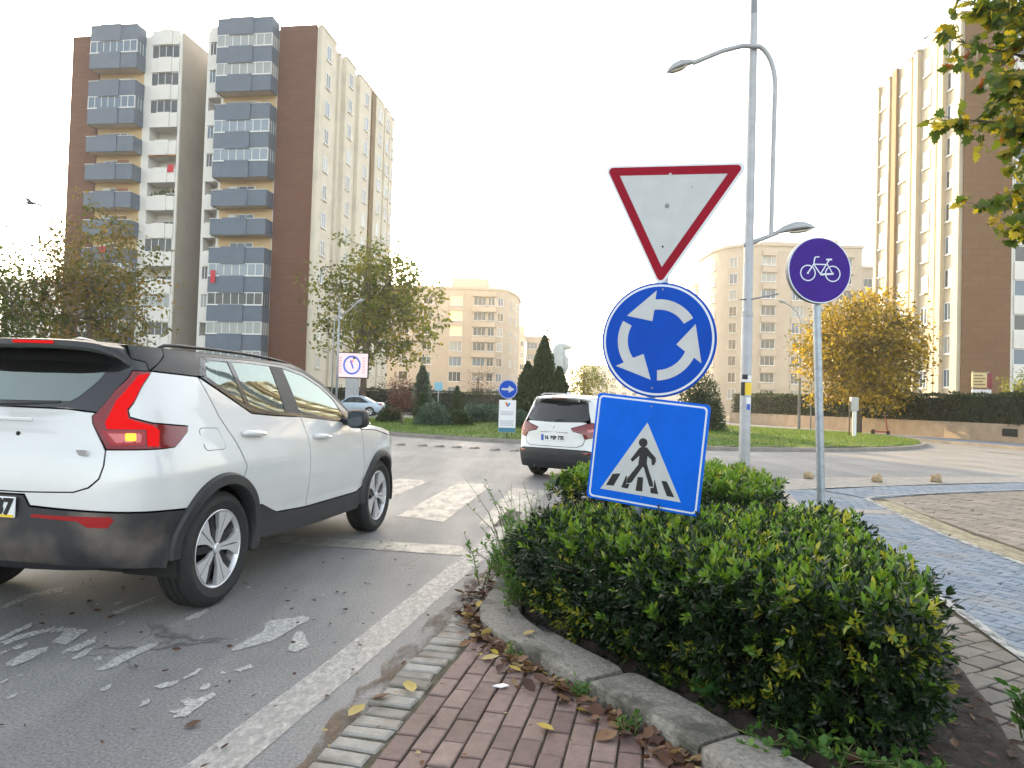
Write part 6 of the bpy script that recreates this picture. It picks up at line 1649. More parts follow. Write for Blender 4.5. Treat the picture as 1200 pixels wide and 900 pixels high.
MB().tube([(-.735, .0, 1.135), (-.72, -.12, 1.15), (-.67, -.36, 1.165)], [.018, .012, .006], 6).build('rear_wiper', M['dark'], xo, smooth=True)
for sd in (1, -1):
    MB().tube([(-.35, sd * .57, 1.61), (-.2, sd * .58, 1.645), (.5, sd * .585, 1.66), (1.0, sd * .58, 1.64), (1.15, sd * .575, 1.60)], .016, 6).build('roof_rail', M['lamp_grey'], xo, smooth=True)
fn = MB(); V = []
for x, hw, hh in [(-.35, .02, 0), (-.3, .03, .05), (-.2, .025, .04), (-.1, .01, 0)]: V += [(x, -hw, 1.62), (x, 0, 1.635 + hh), (x, hw, 1.62)]
fn.add(V, [(i * 3 + j, i * 3 + j + 1, (i + 1) * 3 + j + 1, (i + 1) * 3 + j) for i in range(3) for j in range(2)]).build('antenna_fin', WP, xo)
pl_ = number_plate(xo, -.805, -.26, .26, .745, .865, [('16  BSB 770', -.022, .098, 'ink', .86)])
MB().bb((-.8185, .205, .747), (-.8172, .258, .863)).build('blue_band', M['plate_blue'], pl_)
MB().bb((-.80, -.30, .90), (-.775, .30, .925)).build('tailgate_grip', M['chrome'], xo, bevel=.004)
MB().lathe([(.028, 0), (.035, .004), (.042, 0)], 20, Matrix.Translation((-.785, 0, .985)) @ Matrix.Rotation(R(-90), 4, 'Y')).build('round_badge', M['chrome'], xo)
WX = wheel_meshes(.34, .225, .215)
for x in (0, 2.65):
    for y, lf_ in ((-.78, False), (.78, True)): add_wheel(xo, WX, x, y, .338, lf_, x)
    for y in (-1, 1): liner(xo, x, .35, .385, y * .88, y * .55)
MB().bb((-.68, -.66, .24), (3.2, .66, .5)).build('underbody', M['dark'], xo)
MB().tube([(-.78, .42, .25), (-.5, .42, .26)], .035, 10).build('exhaust', M['dark'], xo)
cab = MB(); cab.bb((-.5, -.74, .5), (2.4, .74, .56)); cab.bb((-.45, -.68, .56), (.4, .68, .98)); cab.build('cabin_floor', M['dark'], xo)
seats(xo, (.8, 1.7), 1.22)

# ================================================= the pale blue saloon beyond the island
def _s_side(x, z): return pchip([.15, .25, .4, .6, .8, .92, 1.05, 1.3, 1.46], [.08, .03, .01, 0, .005, .03, .09, .19, .27])(z)
s_end = pchip([.15, .25, .45, .8, .95, 1.5], [.12, .05, 0, .03, .1, .8])
s_skin = Skin([(-.98, 0), (-.97, .4), (-.9, .7), (-.74, .84), (-.5, .885), (0, .89), (1.3, .89), (2.5, .885), (2.95, .84), (3.25, .7), (3.42, .4), (3.46, 0)], _s_side, s_end, s_end)
M['silver_blue'] = mat('pale blue metallic paint', (.36, .44, .53), .3, metal=.3, coat=.6)
sed = thing('saloon_car', 'pale blue saloon car parked beyond the lawn beside the screen pedestal', 'car', (-10.35, 53, 0), R(180))
SS = Shell(s_skin, sed); Ss0 = float(s_skin.s_of_x(0.0)); X3 = lambda x: Ss0 + x
d1 = (X3(0), .32); d2 = (X3(2.62), .32); SP = M['silver_blue']
SS.panel('rear_body', [(0, .5), (0, 1.0), (.6, 1.0), (X3(-.6), 1.0), (X3(-.1), .985), (X3(.35), .96), (X3(.40), .55)] + arc(d1, .37, 25, 178, 14) + [(X3(-.6), .25), (0, .25)], SP, sides=(1, -1), res=.1)
SS.panel('rear_door', [(X3(.36), .96), (X3(1.15), .95), (X3(1.15), .30), (X3(.42), .30)] + arc(d1, .375, 0, 24, 4), SP, sides=(1, -1), res=.1)
SS.panel('front_door', [(X3(1.16), .95), (X3(2.1), .93), (X3(2.16), .5), (X3(2.15), .30), (X3(1.16), .30)], SP, sides=(1, -1), res=.1)
SS.panel('front_fender', [(X3(2.11), .93), (X3(2.7), .86), (X3(3.2), .76), (X3(3.25), .45)] + arc(d2, .37, 20, 178, 12) + [(X3(2.17), .5)], SP, sides=(1, -1), res=.1)
SS.panel('nose', [(X3(3.21), .75), (s_skin.S[-1] - .002, .70), (s_skin.S[-1] - .002, .22), (X3(3.0), .22), (X3(3.05), .30), (X3(3.26), .44)], SP, sides=(1, -1), res=.1)
SS.panel('sill_trim', [(X3(.40), .297), (X3(2.2), .297), (X3(2.2), .2), (X3(.40), .2)], CL, sides=(1, -1))
for sd in (1, -1):
    SS.panel('rear_side_window', [(X3(.1), 1.0), (X3(.4), .985), (X3(1.12), .975), (X3(1.12), 1.36), (X3(.7), 1.34)], M['glass_dark'], sides=(sd,), off=-.004, edge=.002, gap=0)
    SS.panel('front_side_window', [(X3(1.2), .975), (X3(2.05), .96), (X3(1.6), 1.30), (X3(1.2), 1.36)], M['glass_dark'], sides=(sd,), off=-.004, edge=.002, gap=0)
    SS.panel('roof_side', [(X3(-.35), .995), (X3(.08), .99), (X3(.7), 1.345), (X3(1.15), 1.365), (X3(1.6), 1.305), (X3(2.07), .96), (X3(2.2), .94), (X3(1.72), 1.30), (X3(1.45), 1.42), (X3(.8), 1.44), (X3(.3), 1.32)], SP, sides=(sd,), gap=0)
    SS.panel('window_post', [(X3(1.12), .97), (X3(1.2), .97), (X3(1.2), 1.37), (X3(1.12), 1.37)], M['dark'], sides=(sd,), gap=0)
    SS.panel('tail_light', [(.55, .82), (X3(-.72), .80), (X3(-.55), .88), (.55, .95)], M['red_lens'], sides=(sd,), off=.006, gap=0)
    SS.panel('headlight', [(X3(3.0), .70), (X3(3.3), .60), (X3(3.32), .70), (X3(2.9), .78)], M['chrome'], sides=(sd,), off=.006, gap=0)
    for xx in (.62, 1.5): SS.panel('door_handle', [(X3(xx), .87), (X3(xx + .16), .865), (X3(xx + .16), .84), (X3(xx), .845)], SP, sides=(sd,), off=.02, gap=0)
    MB().box((2.0, -sd * .96, .98), (.12, .16, .1)).build('door_mirror', SP, sed, bevel=.03)
SS.cap('roof', [(X3(.3), 1.32, .03), (X3(.8), 1.44, .04), (X3(1.45), 1.42, .04)], SP)
SS.cap('windscreen', [(X3(1.45), 1.415, .04), (X3(1.72), 1.295, .05), (X3(2.2), .935, .05, .08)], M['glass_dark'])
SS.cap('rear_screen', [(X3(-.35), .995, .03), (X3(.3), 1.315, .04)], M['glass_dark'])
SS.cap('boot_lid', [(.3, 1.0, .01), (.7, 1.0, .02), (X3(-.36), .997, .03)], SP)
SS.cap('bonnet', [(X3(2.2), .93, .05, .05), (X3(2.7), .865, .05), (X3(3.2), .765, .04), (s_skin.S[-1] - .1, .71, .0)], SP)
WS = wheel_meshes(.315, .21, .2)
for x in (0, 2.62):
    for y, lf_ in ((-.77, False), (.77, True)): add_wheel(sed, WS, x, y, .315, lf_, x)
    for y in (-1, 1): liner(sed, x, .32, .36, y * .86, y * .55)
MB().bb((-.8, -.66, .2), (3.2, .66, .5)).bb((-.4, -.7, .5), (2.3, .7, .6)).build('underbody', M['dark'], sed)
# ------------------------------------------------------------------ plants
LANCE = (np.array([(0, 0, 0), (.3, .15, .03), (.3, 0, -.02), (.3, -.15, .03), (.68, .13, .02), (.68, 0, -.03), (.68, -.13, .02), (1, 0, -.06)], float),
         np.array([(0, 2, 1), (0, 3, 2), (1, 2, 5), (1, 5, 4), (2, 3, 6), (2, 6, 5), (4, 5, 7), (5, 6, 7)]))
DIAM = (np.array([(0, 0, 0), (.5, .30, .04), (1, 0, -.04), (.5, -.30, .04)], float), np.array([(0, 2, 1), (0, 3, 2)]))
NEEDLE = (np.array([(0, 0, 0), (.45, .16, .03), (1, 0, 0), (.45, -.16, .03)], float), np.array([(0, 2, 1), (0, 3, 2)]))
_o = [(0, 0), (.12, .20), (.05, .46), (.28, .36), (.34, .56), (.52, .30), (.78, .36), (.74, .16), (1.05, 0)]
_o = _o + [(x, -y) for x, y in reversed(_o[1:-1])]
PLANE = (np.array([(.38, 0, -.05)] + [(x, y, .05 * abs(y) - .08 * (x > .7)) for x, y in _o], float), np.array([(0, i + 1, (i + 1) % len(_o) + 1) for i in range(len(_o))]))
OVAL = (np.array([(0, 0, 0), (.22, .22, .09), (.25, 0, 0), (.22, -.22, .09), (.6, .28, .14), (.6, 0, .03), (.6, -.28, .14), (1, 0, .16)], float), LANCE[1])

def unit(a): return a / (np.linalg.norm(a, axis=-1, keepdims=True) + 1e-9)
def leaf_obj(name, P, A, size, tpl, m, var, parent=None, upbias=1.0, width=1.0, jit=.7):
    """one mesh of leaves at points P with axes A"""
    P = np.asarray(P, float); A = unit(np.asarray(A, float)); n = len(P)
    size = np.broadcast_to(np.asarray(size, float), (n,))
    upv = np.array([0, 0, upbias]) + rng.normal(0, jit, (n, 3))
    W = unit(np.cross(upv, A)); N = np.cross(A, W)
    T, F = tpl
    V = P[:, None, :] + size[:, None, None] * (T[None, :, 0:1] * A[:, None, :] + width * T[None, :, 1:2] * W[:, None, :] + T[None, :, 2:3] * N[:, None, :])
    k = len(T); FF = (F[None] + (np.arange(n) * k)[:, None, None]).reshape(-1, 3)
    me = fast_mesh(name, V.reshape(-1, 3), FF, [m], True)
    set_face_var(me, np.repeat(np.clip(var, 0, 1), len(F)))
    return mesh_obj(name, me, parent)

def poly_dist(P, poly):
    """signed distance (positive inside) of points to a polygon"""
    d = np.full(len(P), 1e9)
    for i in range(len(poly)):
        a = np.array(poly[i]); b = np.array(poly[(i + 1) % len(poly)]); ab = b - a
        t = np.clip(((P - a) @ ab) / (ab @ ab), 0, 1); d = np.minimum(d, np.linalg.norm(P - (a + t[:, None] * ab), axis=1))
    ins = np.array([inside(p, poly) for p in P]); return np.where(ins, d, -d)

def noise3(P, f, seed=0):
    r = np.random.default_rng(seed); s = np.zeros(len(P))
    for i in range(5):
        k = r.normal(0, f, 3) * (1.7 ** (i / 2)); s += np.sin(P @ k + r.uniform(0, 6.28)) / (1 + .35 * i)
    return s / 2.6

def shoot_hedge(name, label, poly, ztop, nshoot, leaf, mats, loc_z=.06, seed=1, leaves_per=(9, 15), fresh_lit=.5, depth=.15, stems=30, ztilt=(0, 0)):
    r = np.random.default_rng(seed)
    T = thing(name, label, 'hedge', (float(np.mean([p[0] for p in poly])), float(np.mean([p[1] for p in poly])), loc_z))
    o = np.array(T.location)
    pa = np.array(poly); lo, hi = pa.min(0), pa.max(0)
    n = nshoot * 7
    XY = r.uniform(lo - .05, hi + .05, (n, 2)); d = poly_dist(XY, poly)
    Z = r.uniform(.03, ztop + .03, n)
    P = np.column_stack([XY, Z])
    wob = .075 * noise3(P, 5.5, seed) + .045 * noise3(P, 17, seed + 1)
    top = ztop + ztilt[0] * (XY[:, 0] - .8) + ztilt[1] * (XY[:, 1] - 4.2) * (XY[:, 1] < 4.2) + .55 * wob - .05 * np.exp(-np.maximum(d, 0) / .06)
    dt = top - Z; dd = d + wob + .04 - .12 * np.clip((.25 - Z) / .25, 0, 1)
    depth_in = np.minimum(dt, dd)
    keep = (depth_in > 0) & ((depth_in < depth) | (r.random(n) < .16))
    idx = np.where(keep)[0][:nshoot]
    P = P[idx]; dep = depth_in[idx]; isTop = (dt[idx] < dd[idx])
    # outward direction: gradient of the distance field
    e = .02
    gx = poly_dist(P[:, :2] + [e, 0], poly) - poly_dist(P[:, :2] - [e, 0], poly); gy = poly_dist(P[:, :2] + [0, e], poly) - poly_dist(P[:, :2] - [0, e], poly)
    out = -np.column_stack([gx, gy, 0 * gx]); out = unit(out)
    D = unit(out * np.where(isTop, .25, .8)[:, None] + np.array([0, 0, 1]) * np.where(isTop, 1.0, .55)[:, None] + r.normal(0, .38, P.shape))
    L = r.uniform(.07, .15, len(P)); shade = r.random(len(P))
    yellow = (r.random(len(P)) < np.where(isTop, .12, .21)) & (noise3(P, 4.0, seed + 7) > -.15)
    fresh_litp = (r.random(len(P)) < np.where(isTop, fresh_lit, .08))  # brighter shoots on top: new growth plus sky light put into the colour
    LP, LA, LS, LV = [], [], [], []
    SP = MB()
    for i in range(len(P)):
        k = r.integers(*leaves_per); a = D[i]
        b1 = np.cross(a, r.normal(0, 1, 3)); b1 /= np.linalg.norm(b1); b2 = np.cross(a, b1)
        t = np.sort(r.uniform(.15, 1.0, k)); ph = np.arange(k) * 2.4 + r.uniform(0, 6.28)
        ax = a[None] * (.35 + .9 * t[:, None] ** 2) + (np.cos(ph)[:, None] * b1 + np.sin(ph)[:, None] * b2) * (1.05 - .5 * t[:, None])
        LP.append(P[i] + a * (L[i] * t)[:, None]); LA.append(ax); LS.append(leaf * r.uniform(.65, 1.15, k) * (1.05 - .25 * t) * (1.22 if fresh_litp[i] and isTop[i] else 1))
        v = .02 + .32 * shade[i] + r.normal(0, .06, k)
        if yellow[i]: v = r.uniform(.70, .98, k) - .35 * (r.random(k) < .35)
        elif fresh_litp[i]: v = .44 + .24 * t + r.normal(0, .05, k)
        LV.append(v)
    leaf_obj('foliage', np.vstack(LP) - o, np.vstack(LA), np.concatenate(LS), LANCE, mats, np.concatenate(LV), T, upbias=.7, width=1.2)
    st = MB()
    for i in range(stems):
        while True:
            p = r.uniform(lo, hi)
            if poly_dist(p[None], poly)[0] > .05: break
        q = p + r.normal(0, .12, 2); h = ztop * r.uniform(.55, .9)
        st.tube([(p[0] - o[0], p[1] - o[1], -.02), ((p[0] + q[0]) / 2 - o[0] + r.normal(0, .03), (p[1] + q[1]) / 2 - o[1] + r.normal(0, .03), h * .45), (q[0] - o[0], q[1] - o[1], h)], [.011, .008, .003], 6)
    for i in r.choice(len(P), 130):        # bare twig ends sticking out of the clipped face
        a = D[i] + r.normal(0, .35, 3); a /= np.linalg.norm(a); p = P[i] - o - a * .10; q = p + a * r.uniform(.16, .27)
        st.tube([p, (p + q) / 2 + r.normal(0, .008, 3), q], [.0035, .0028, .0015], 4, caps=False)
    st.build('stems', M['leaf_wood'], T, smooth=True)
    return T

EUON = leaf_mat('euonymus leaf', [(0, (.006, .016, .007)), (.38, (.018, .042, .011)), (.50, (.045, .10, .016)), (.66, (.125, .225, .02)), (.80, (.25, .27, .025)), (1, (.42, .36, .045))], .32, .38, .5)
front_poly = [(.14, 5.1), (.17, 4.75), (.30, 4.22), (.60, 3.64), (.98, 3.14), (1.32, 2.80), (1.54, 2.76), (1.68, 2.98), (1.96, 3.62), (2.28, 4.8), (2.32, 5.25), (1.3, 5.35)]
shoot_hedge('clipped_hedge', 'dense dark green hedge with yellow shoots round the foot of the sign pole', front_poly, .585, 11000, .048, EUON, seed=3, fresh_lit=.42, ztilt=(.035, -.035))
back_poly = [(.50, 7.5), (1.5, 7.2), (2.45, 6.9), (2.75, 7.4), (3.1, 8.4), (3.15, 9.5), (2.6, 10.0), (1.6, 9.6), (.9, 8.6)]
shoot_hedge('clipped_hedge', 'bright green shrub bed behind the front hedge, below the near street lamp', back_poly, .57, 2700, .07, EUON, seed=9, fresh_lit=.9)

def sprig_plant(name, label, cat, base, n, h, spread, leaf, m, seed, tpl=LANCE, per=16, parent=None, lean=(0, 0), width=1.0, vr=(.2, .8)):
    r = np.random.default_rng(seed); T = thing(name, label, cat, base)
    LP, LA, LS, LV = [], [], [], []; st = MB()
    for i in range(n):
        b = r.normal(0, spread * .45, 2); top = b + r.normal(0, spread * .5, 2) + np.array(lean) * r.uniform(.5, 1.2); hh = h * r.uniform(.45, 1.1)
        pts = np.array([(b[0], b[1], -.02), ((b[0] * 1.4 + top[0]) / 2.4, (b[1] * 1.4 + top[1]) / 2.4, hh * .55), (top[0], top[1], hh)])
        st.tube(pts, [.004, .003, .0015], 5)
        for k in range(per):
            t = r.uniform(.1, 1); p = pts[0] * (1 - t) ** 2 + 2 * pts[1] * t * (1 - t) + pts[2] * t * t
            a = r.normal(0, 1, 3); a[2] = abs(a[2]) * .5 + .25; LP.append(p); LA.append(a); LS.append(leaf * r.uniform(.5, 1.2)); LV.append(r.uniform(*vr))
    st.build('stems', M['weed_stem'], T, smooth=True)
    leaf_obj('leaves', LP, LA, LS, tpl, m, np.array(LV), T, width=width)
    return T
M['weed_stem'] = mat('weed stem', (.09, .11, .03), .7)
WEED = leaf_mat('weed leaf', [(0, (.025, .07, .016)), (.5, (.06, .15, .03)), (1, (.15, .25, .05))], .3, .5)
DOCK = leaf_mat('dock leaf', [(0, (.03, .10, .03)), (1, (.07, .20, .05))], .25, .45)
sprig_plant('weed_plant', 'tall light green weeds at the rounded end of the hedge above the kerb', 'weed', (.10, 5.25, .05), 70, .50, .26, .052, WEED, 21, per=30, vr=(.35, 1))
sprig_plant('weed_plant', 'thin straggly weed stems reaching over the road beside the hedge end', 'weed', (.24, 6.3, .03), 26, .62, .28, .035, WEED, 22, per=14, lean=(-.12, 0))
sprig_plant('weed_plant', 'low leafy weed tuft in front of the tall weeds, touching the kerb block', 'weed', (.14, 4.72, .085), 40, .26, .15, .05, WEED, 23, per=16, vr=(.3, .9))
def rosette(label, base, n, L, seed, m=DOCK, width=1.5):
    r = np.random.default_rng(seed); T = thing('broadleaf_weed', label, 'weed', base)
    a = np.arange(n) * 2.4 + r.uniform(0, 6); A = np.column_stack([np.cos(a), np.sin(a), r.uniform(.3, 1.1, n)])
    leaf_obj('leaves', r.normal(0, .015, (n, 3)) * [1, 1, .2], A, L * r.uniform(.6, 1.1, n), OVAL, m, r.random(n), T, width=width * .7, jit=.2)
    MB().tube([(0, 0, -.03), (0, 0, .02)], .012, 8).build('root', M['weed_stem'], T)
rosette('broad leaved dock weed between the kerb and the hedge, midway along the bed', (.95, 3.28, .08), 14, .15, 5)
sprig_plant('weed_plant', 'creeping small leaved weeds along the kerb at the near corner of the bed', 'weed', (1.22, 2.80, .08), 34, .08, .20, .032, WEED, 31, per=9, width=1.5, tpl=OVAL)
sprig_plant('weed_plant', 'grey green weed patch below the near right end of the hedge', 'weed', (1.48, 2.62, .08), 26, .07, .18, .03, WEED, 32, per=9, width=1.5, tpl=OVAL)
sprig_plant('weed_plant', 'small green sprouts where the hedge bed meets the grey paving', 'weed', (2.22, 3.02, .06), 12, .20, .08, .06, WEED, 33, per=12, width=1.2)
for i, (x, y, n, lab) in enumerate(((.05, 3.86, 14, 'little grass tuft at the crack after the rounded kerb block'), (.36, 3.40, 18, 'green tuft growing in the second kerb crack'), (.55, 3.05, 16, 'moss and clover tuft at the foot of the kerb'))):
    sprig_plant('kerb_weed', lab, 'weed', (x, y, .015), n, .085, .045, .03, WEED, 40 + i, per=7)

# ---- trees
def tree(name, label, base, height, cc, rad, trunk_r, nclus, per, leaf, m, seed, bark='leaf_wood', limbs=9, lean=(0, 0), trunks=1, sparse=.0, var=(.1, .9), lightside=None, tpl=DIAM, spread=.5, cat='tree', zmin=None, group=None):
    r = np.random.default_rng(seed); T = thing(name, label, cat, base, 0, group)
    cc = np.array(cc, float); rad = np.array(rad, float)
    # cluster centres in an uneven crown
    C_ = []
    while len(C_) < nclus:
        q = r.normal(0, 1, (400, 3)); q = unit(q) * (r.random((400, 1)) ** .42)
        q = q[q[:, 2] > -.85]
        lump = 1 + .30 * noise3(q, 2.4, seed) + .16 * noise3(q, 6, seed + 5)
        p = cc + q * rad * lump[:, None]
        gap = noise3(p / rad.mean(), 5.0, seed + 9) > (-.75 + sparse)
        for x in p[gap]:
            if zmin is None or x[2] > zmin: C_.append(x)
    C_ = np.array(C_[:nclus])
    # wood
    wd = MB(); ends = []
    for tnum in range(trunks):
        off = np.array([(tnum - (trunks - 1) / 2) * trunk_r * 5, 0, 0])
        top = cc + np.array([lean[0] + (tnum - (trunks - 1) / 2) * rad[0] * .5, lean[1], rad[2] * .55])
        pts = [off, off + np.array([r.normal(0, .05), 0, cc[2] * .4]), off * .7 + np.array([cc[0] * .5, cc[1] * .5, cc[2] * .75]) + r.normal(0, .12, 3), (cc + top) / 2 + r.normal(0, .15, 3), top]
        pts = [Vector(p) for p in pts]; wd.tube(pts, [trunk_r * 1.15, trunk_r * .95, trunk_r * .7, trunk_r * .4, trunk_r * .12], 9)
        for l in range(limbs):
            t = r.uniform(.32, .95); i = min(int(t * 4), 3); s0 = np.array(pts[i].lerp(pts[i + 1], t * 4 - i))
            tgt = C_[r.integers(len(C_))]; mid = (s0 + tgt) / 2 + np.array([0, 0, -.06 * np.linalg.norm(tgt - s0)]) + r.normal(0, .1, 3)
            rr = trunk_r * .42 * (1 - .5 * t)
            wd.tube([s0, (s0 + mid) / 2, mid, tgt], [rr, rr * .8, rr * .55, rr * .2], 6); ends += [s0, mid, tgt]
    ends = np.array(ends)
    for c in C_[::2]:
        j = np.argmin(np.linalg.norm(ends - c, axis=1)); e = ends[j]
        wd.tube([e, (e + c) / 2 + r.normal(0, .06, 3), c], [trunk_r * .13, trunk_r * .08, trunk_r * .04], 4, caps=False)
    wd.build('trunk', M[bark], T, smooth=True)
    n = nclus * per
    ci = np.repeat(np.arange(nclus), per); sz = spread * r.uniform(.5, 1.25, nclus)
    P = C_[ci] + r.normal(0, 1, (n, 3)) * (sz[ci] * .5)[:, None] * np.array([1, 1, .7])
    A = unit(P - C_[ci]) + r.normal(0, .6, (n, 3)) + np.array([0, 0, -.25])
    cv = r.uniform(var[0], var[1], nclus)
    v = cv[ci] + r.normal(0, .13, n)
    leaf_obj('crown', P, A, leaf * r.uniform(.6, 1.25, n), tpl, m, v, T, jit=.9)
    return T
T_OLIVE = leaf_mat('olive tree leaf', [(0, (.065, .085, .014)), (.5, (.15, .16, .022)), (.85, (.27, .22, .03)), (1, (.36, .25, .04))], .5)
T_BROWN = leaf_mat('browning leaf', [(0, (.07, .075, .018)), (.45, (.13, .115, .025)), (.8, (.20, .13, .03)), (1, (.26, .14, .035))], .42)
T_YELL = leaf_mat('yellow autumn leaf', [(0, (.10, .085, .012)), (.35, (.23, .155, .014)), (.75, (.42, .27, .016)), (1, (.55, .36, .022))], .35)
T_GREEN = leaf_mat('green tree leaf', [(0, (.04, .065, .014)), (.6, (.09, .12, .022)), (1, (.19, .18, .035))], .45)
T_PLANE = leaf_mat('plane tree leaf', [(0, (.035, .07, .012)), (.42, (.085, .12, .016)), (.66, (.30, .24, .02)), (.86, (.48, .34, .02)), (1, (.24, .06, .015))], .5, .45)
T_RED = leaf_mat('dull red leaf', [(0, (.06, .022, .02)), (1, (.16, .06, .045))], .25)
T_CON = leaf_mat('conifer spray', [(0, (.016, .032, .012)), (.7, (.042, .07, .02)), (1, (.09, .115, .03))], .12, .6)
T_JUN = leaf_mat('blue green juniper', [(0, (.035, .07, .045)), (.7, (.09, .15, .10)), (1, (.16, .22, .15))], .12, .6)
T_HEDGE = leaf_mat('far hedge leaf', [(0, (.012, .026, .008)), (.7, (.035, .058, .013)), (1, (.10, .12, .02))], .28, .55)

tree('broadleaf_tree', 'sparse brownish green tree in front of the left end of the apartment tower', (-17.9, 30, 0), 8.8, (.1, 0, 5.2), (2.5, 2.3, 3.5), .16, 330, 24, .19, T_BROWN, 11, sparse=.30, spread=.66, limbs=18, zmin=1.4)
tree('broadleaf_tree', 'low green tree at the picture edge, left of the brownish tree', (-21.4, 28.5, 0), 6.6, (.2, 0, 4.0), (3.0, 2.4, 3.0), .15, 340, 26, .19, T_GREEN, 12, sparse=.2, spread=.6, limbs=12, zmin=1.2)
tree('broadleaf_tree', 'green and yellowing plane tree before the right corner of the apartment tower', (-13.1, 60, 0), 14.6, (1.2, 0, 8.8), (5.9, 4.6, 5.8), .24, 300, 28, .40, T_OLIVE, 14, trunks=2, sparse=.50, spread=1.1, limbs=17, lean=(.5, 0), zmin=4.0)
tree('broadleaf_tree', 'round yellow autumn tree before the clipped hedge at the right', (20.4, 42, .1), 7.6, (.1, 0, 4.5), (3.45, 3.1, 3.1), .2, 600, 36, .25, T_YELL, 15, sparse=.06, spread=.9, limbs=14, zmin=1.5, var=(.05, .95))
tree('broadleaf_tree', 'pale olive tree right of the statue, half hidden by the signs', (6.0, 60, 0), 5.4, (0, 0, 3.2), (2.1, 1.8, 1.9), .12, 130, 26, .2, T_OLIVE, 16, spread=.6, zmin=1.0)
tree('broadleaf_tree', 'thin reddish bare looking tree before the rounded apartment block', (-3.0, 66, 0), 4.6, (0, 0, 3.0), (1.7, 1.3, 1.5), .08, 60, 12, .13, T_RED, 17, spread=.6, limbs=16, sparse=.2, zmin=1.2)
tree('shrub_tree', 'small dark shrub tree with bare stem on the lawn, nearest the saloon car', (-4.65, 30.5, .25), 1.7, (0, 0, 1.05), (.55, .5, .5), .04, 70, 22, .085, T_RED, 18, spread=.28, limbs=9, cat='shrub')
tree('shrub_tree', 'purplish hedge tree behind the dark hedge left of the small sign', (-10.2, 66, 0), 3.4, (0, 0, 2.2), (2.4, 1.2, 1.1), .08, 90, 18, .16, T_RED, 19, spread=.5, cat='shrub')

def conifer(name, label, base, h, r0, m, seed, n=5200, leaf=.16, bulge=.28, cat='conifer', core=.72, tilt=.35):
    r = np.random.default_rng(seed); T = thing(name, label, cat, base)
    u = r.random(n) ** .8; z = u * h
    prof = lambda u: np.where(u < bulge, .55 + .45 * u / bulge, ((1 - u) / (1 - bulge)) ** .85)
    a = r.uniform(0, 2 * math.pi, n); lump = 1 + .16 * np.sin(5 * a + 9 * u + seed) * np.sin(3 * a - 14 * u) + .06 * r.normal(0, 1, n)
    rr = r0 * prof(u) * lump * r.uniform(.62, 1.02, n)
    P = np.column_stack([rr * np.cos(a), rr * np.sin(a), .05 + z])
    A = np.column_stack([np.cos(a), np.sin(a), np.full(n, 1 / tilt)]) * [tilt, tilt, tilt] + r.normal(0, .25, (n, 3))
    leaf_obj('foliage', P, A, leaf * r.uniform(.6, 1.3, n), NEEDLE, m, r.beta(2, 2.5, n), T, upbias=0, jit=1.2, width=1.4)
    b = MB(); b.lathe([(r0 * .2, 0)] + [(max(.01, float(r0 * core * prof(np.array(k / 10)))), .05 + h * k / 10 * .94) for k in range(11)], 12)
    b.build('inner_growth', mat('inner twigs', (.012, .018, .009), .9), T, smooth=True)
    MB().tube([(0, 0, -.1), (0, 0, .35)], r0 * .1, 8).build('trunk', M['bark_dark'], T)
    return T
def ground_z(x, y): return ih(x, y) if math.hypot(x - IC[0], y - IC[1]) < IR else 0.0
def con(label, x, y, *a, **k): return conifer('conical_conifer', label, (x, y, ground_z(x, y) - .02), *a, **k)
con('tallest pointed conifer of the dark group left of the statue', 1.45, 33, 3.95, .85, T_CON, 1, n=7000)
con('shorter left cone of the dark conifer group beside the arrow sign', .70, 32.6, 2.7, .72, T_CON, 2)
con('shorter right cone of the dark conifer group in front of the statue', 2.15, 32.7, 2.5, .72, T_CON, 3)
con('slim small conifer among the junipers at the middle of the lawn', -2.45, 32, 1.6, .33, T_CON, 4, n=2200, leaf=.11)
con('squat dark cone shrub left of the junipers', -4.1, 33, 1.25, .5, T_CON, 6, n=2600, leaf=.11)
con('blue grey spruce before the rounded apartment block', -7.9, 63, 4.2, 1.0, T_JUN, 7, n=2600, leaf=.22, tilt=1.2)
def mound(name, label, base, rx, ry, h, m, seed, n=4200, leaf=.12, tpl=NEEDLE):
    r = np.random.default_rng(seed); T = thing(name, label, 'shrub', base)
    q = unit(r.normal(0, 1, (n, 3))); q[:, 2] = np.abs(q[:, 2]) * 1.1 - .1
    lump = 1 + .14 * noise3(q, 3.2, seed) + .08 * noise3(q, 8, seed + 2)
    P = q * np.array([rx, ry, h]) * (lump * r.uniform(.72, 1.03, n))[:, None]
    A = q * [1, 1, .6] + [0, 0, .35] + r.normal(0, .4, (n, 3))
    leaf_obj('foliage', P, A, leaf * r.uniform(.6, 1.3, n), tpl, m, r.beta(2, 2.4, n), T, upbias=.3, jit=1.0, width=1.3)
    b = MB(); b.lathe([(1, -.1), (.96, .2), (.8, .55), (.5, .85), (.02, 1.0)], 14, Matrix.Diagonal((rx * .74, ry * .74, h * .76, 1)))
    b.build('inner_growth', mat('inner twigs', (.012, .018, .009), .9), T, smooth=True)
    return T
def gm(label, x, y, *a, **k): return mound('round_shrub', label, (x, y, ground_z(x, y) - .03), *a, **k)
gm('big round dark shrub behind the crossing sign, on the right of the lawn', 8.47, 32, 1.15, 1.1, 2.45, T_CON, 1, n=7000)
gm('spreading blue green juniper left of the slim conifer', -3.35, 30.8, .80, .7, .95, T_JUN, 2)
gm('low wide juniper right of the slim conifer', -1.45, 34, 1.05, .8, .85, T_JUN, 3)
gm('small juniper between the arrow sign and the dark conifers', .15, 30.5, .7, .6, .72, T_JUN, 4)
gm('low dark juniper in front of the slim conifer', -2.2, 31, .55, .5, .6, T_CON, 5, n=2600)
gm('low grey green mound shrub behind the arrow sign', -.75, 35, .9, .7, .75, T_JUN, 6)
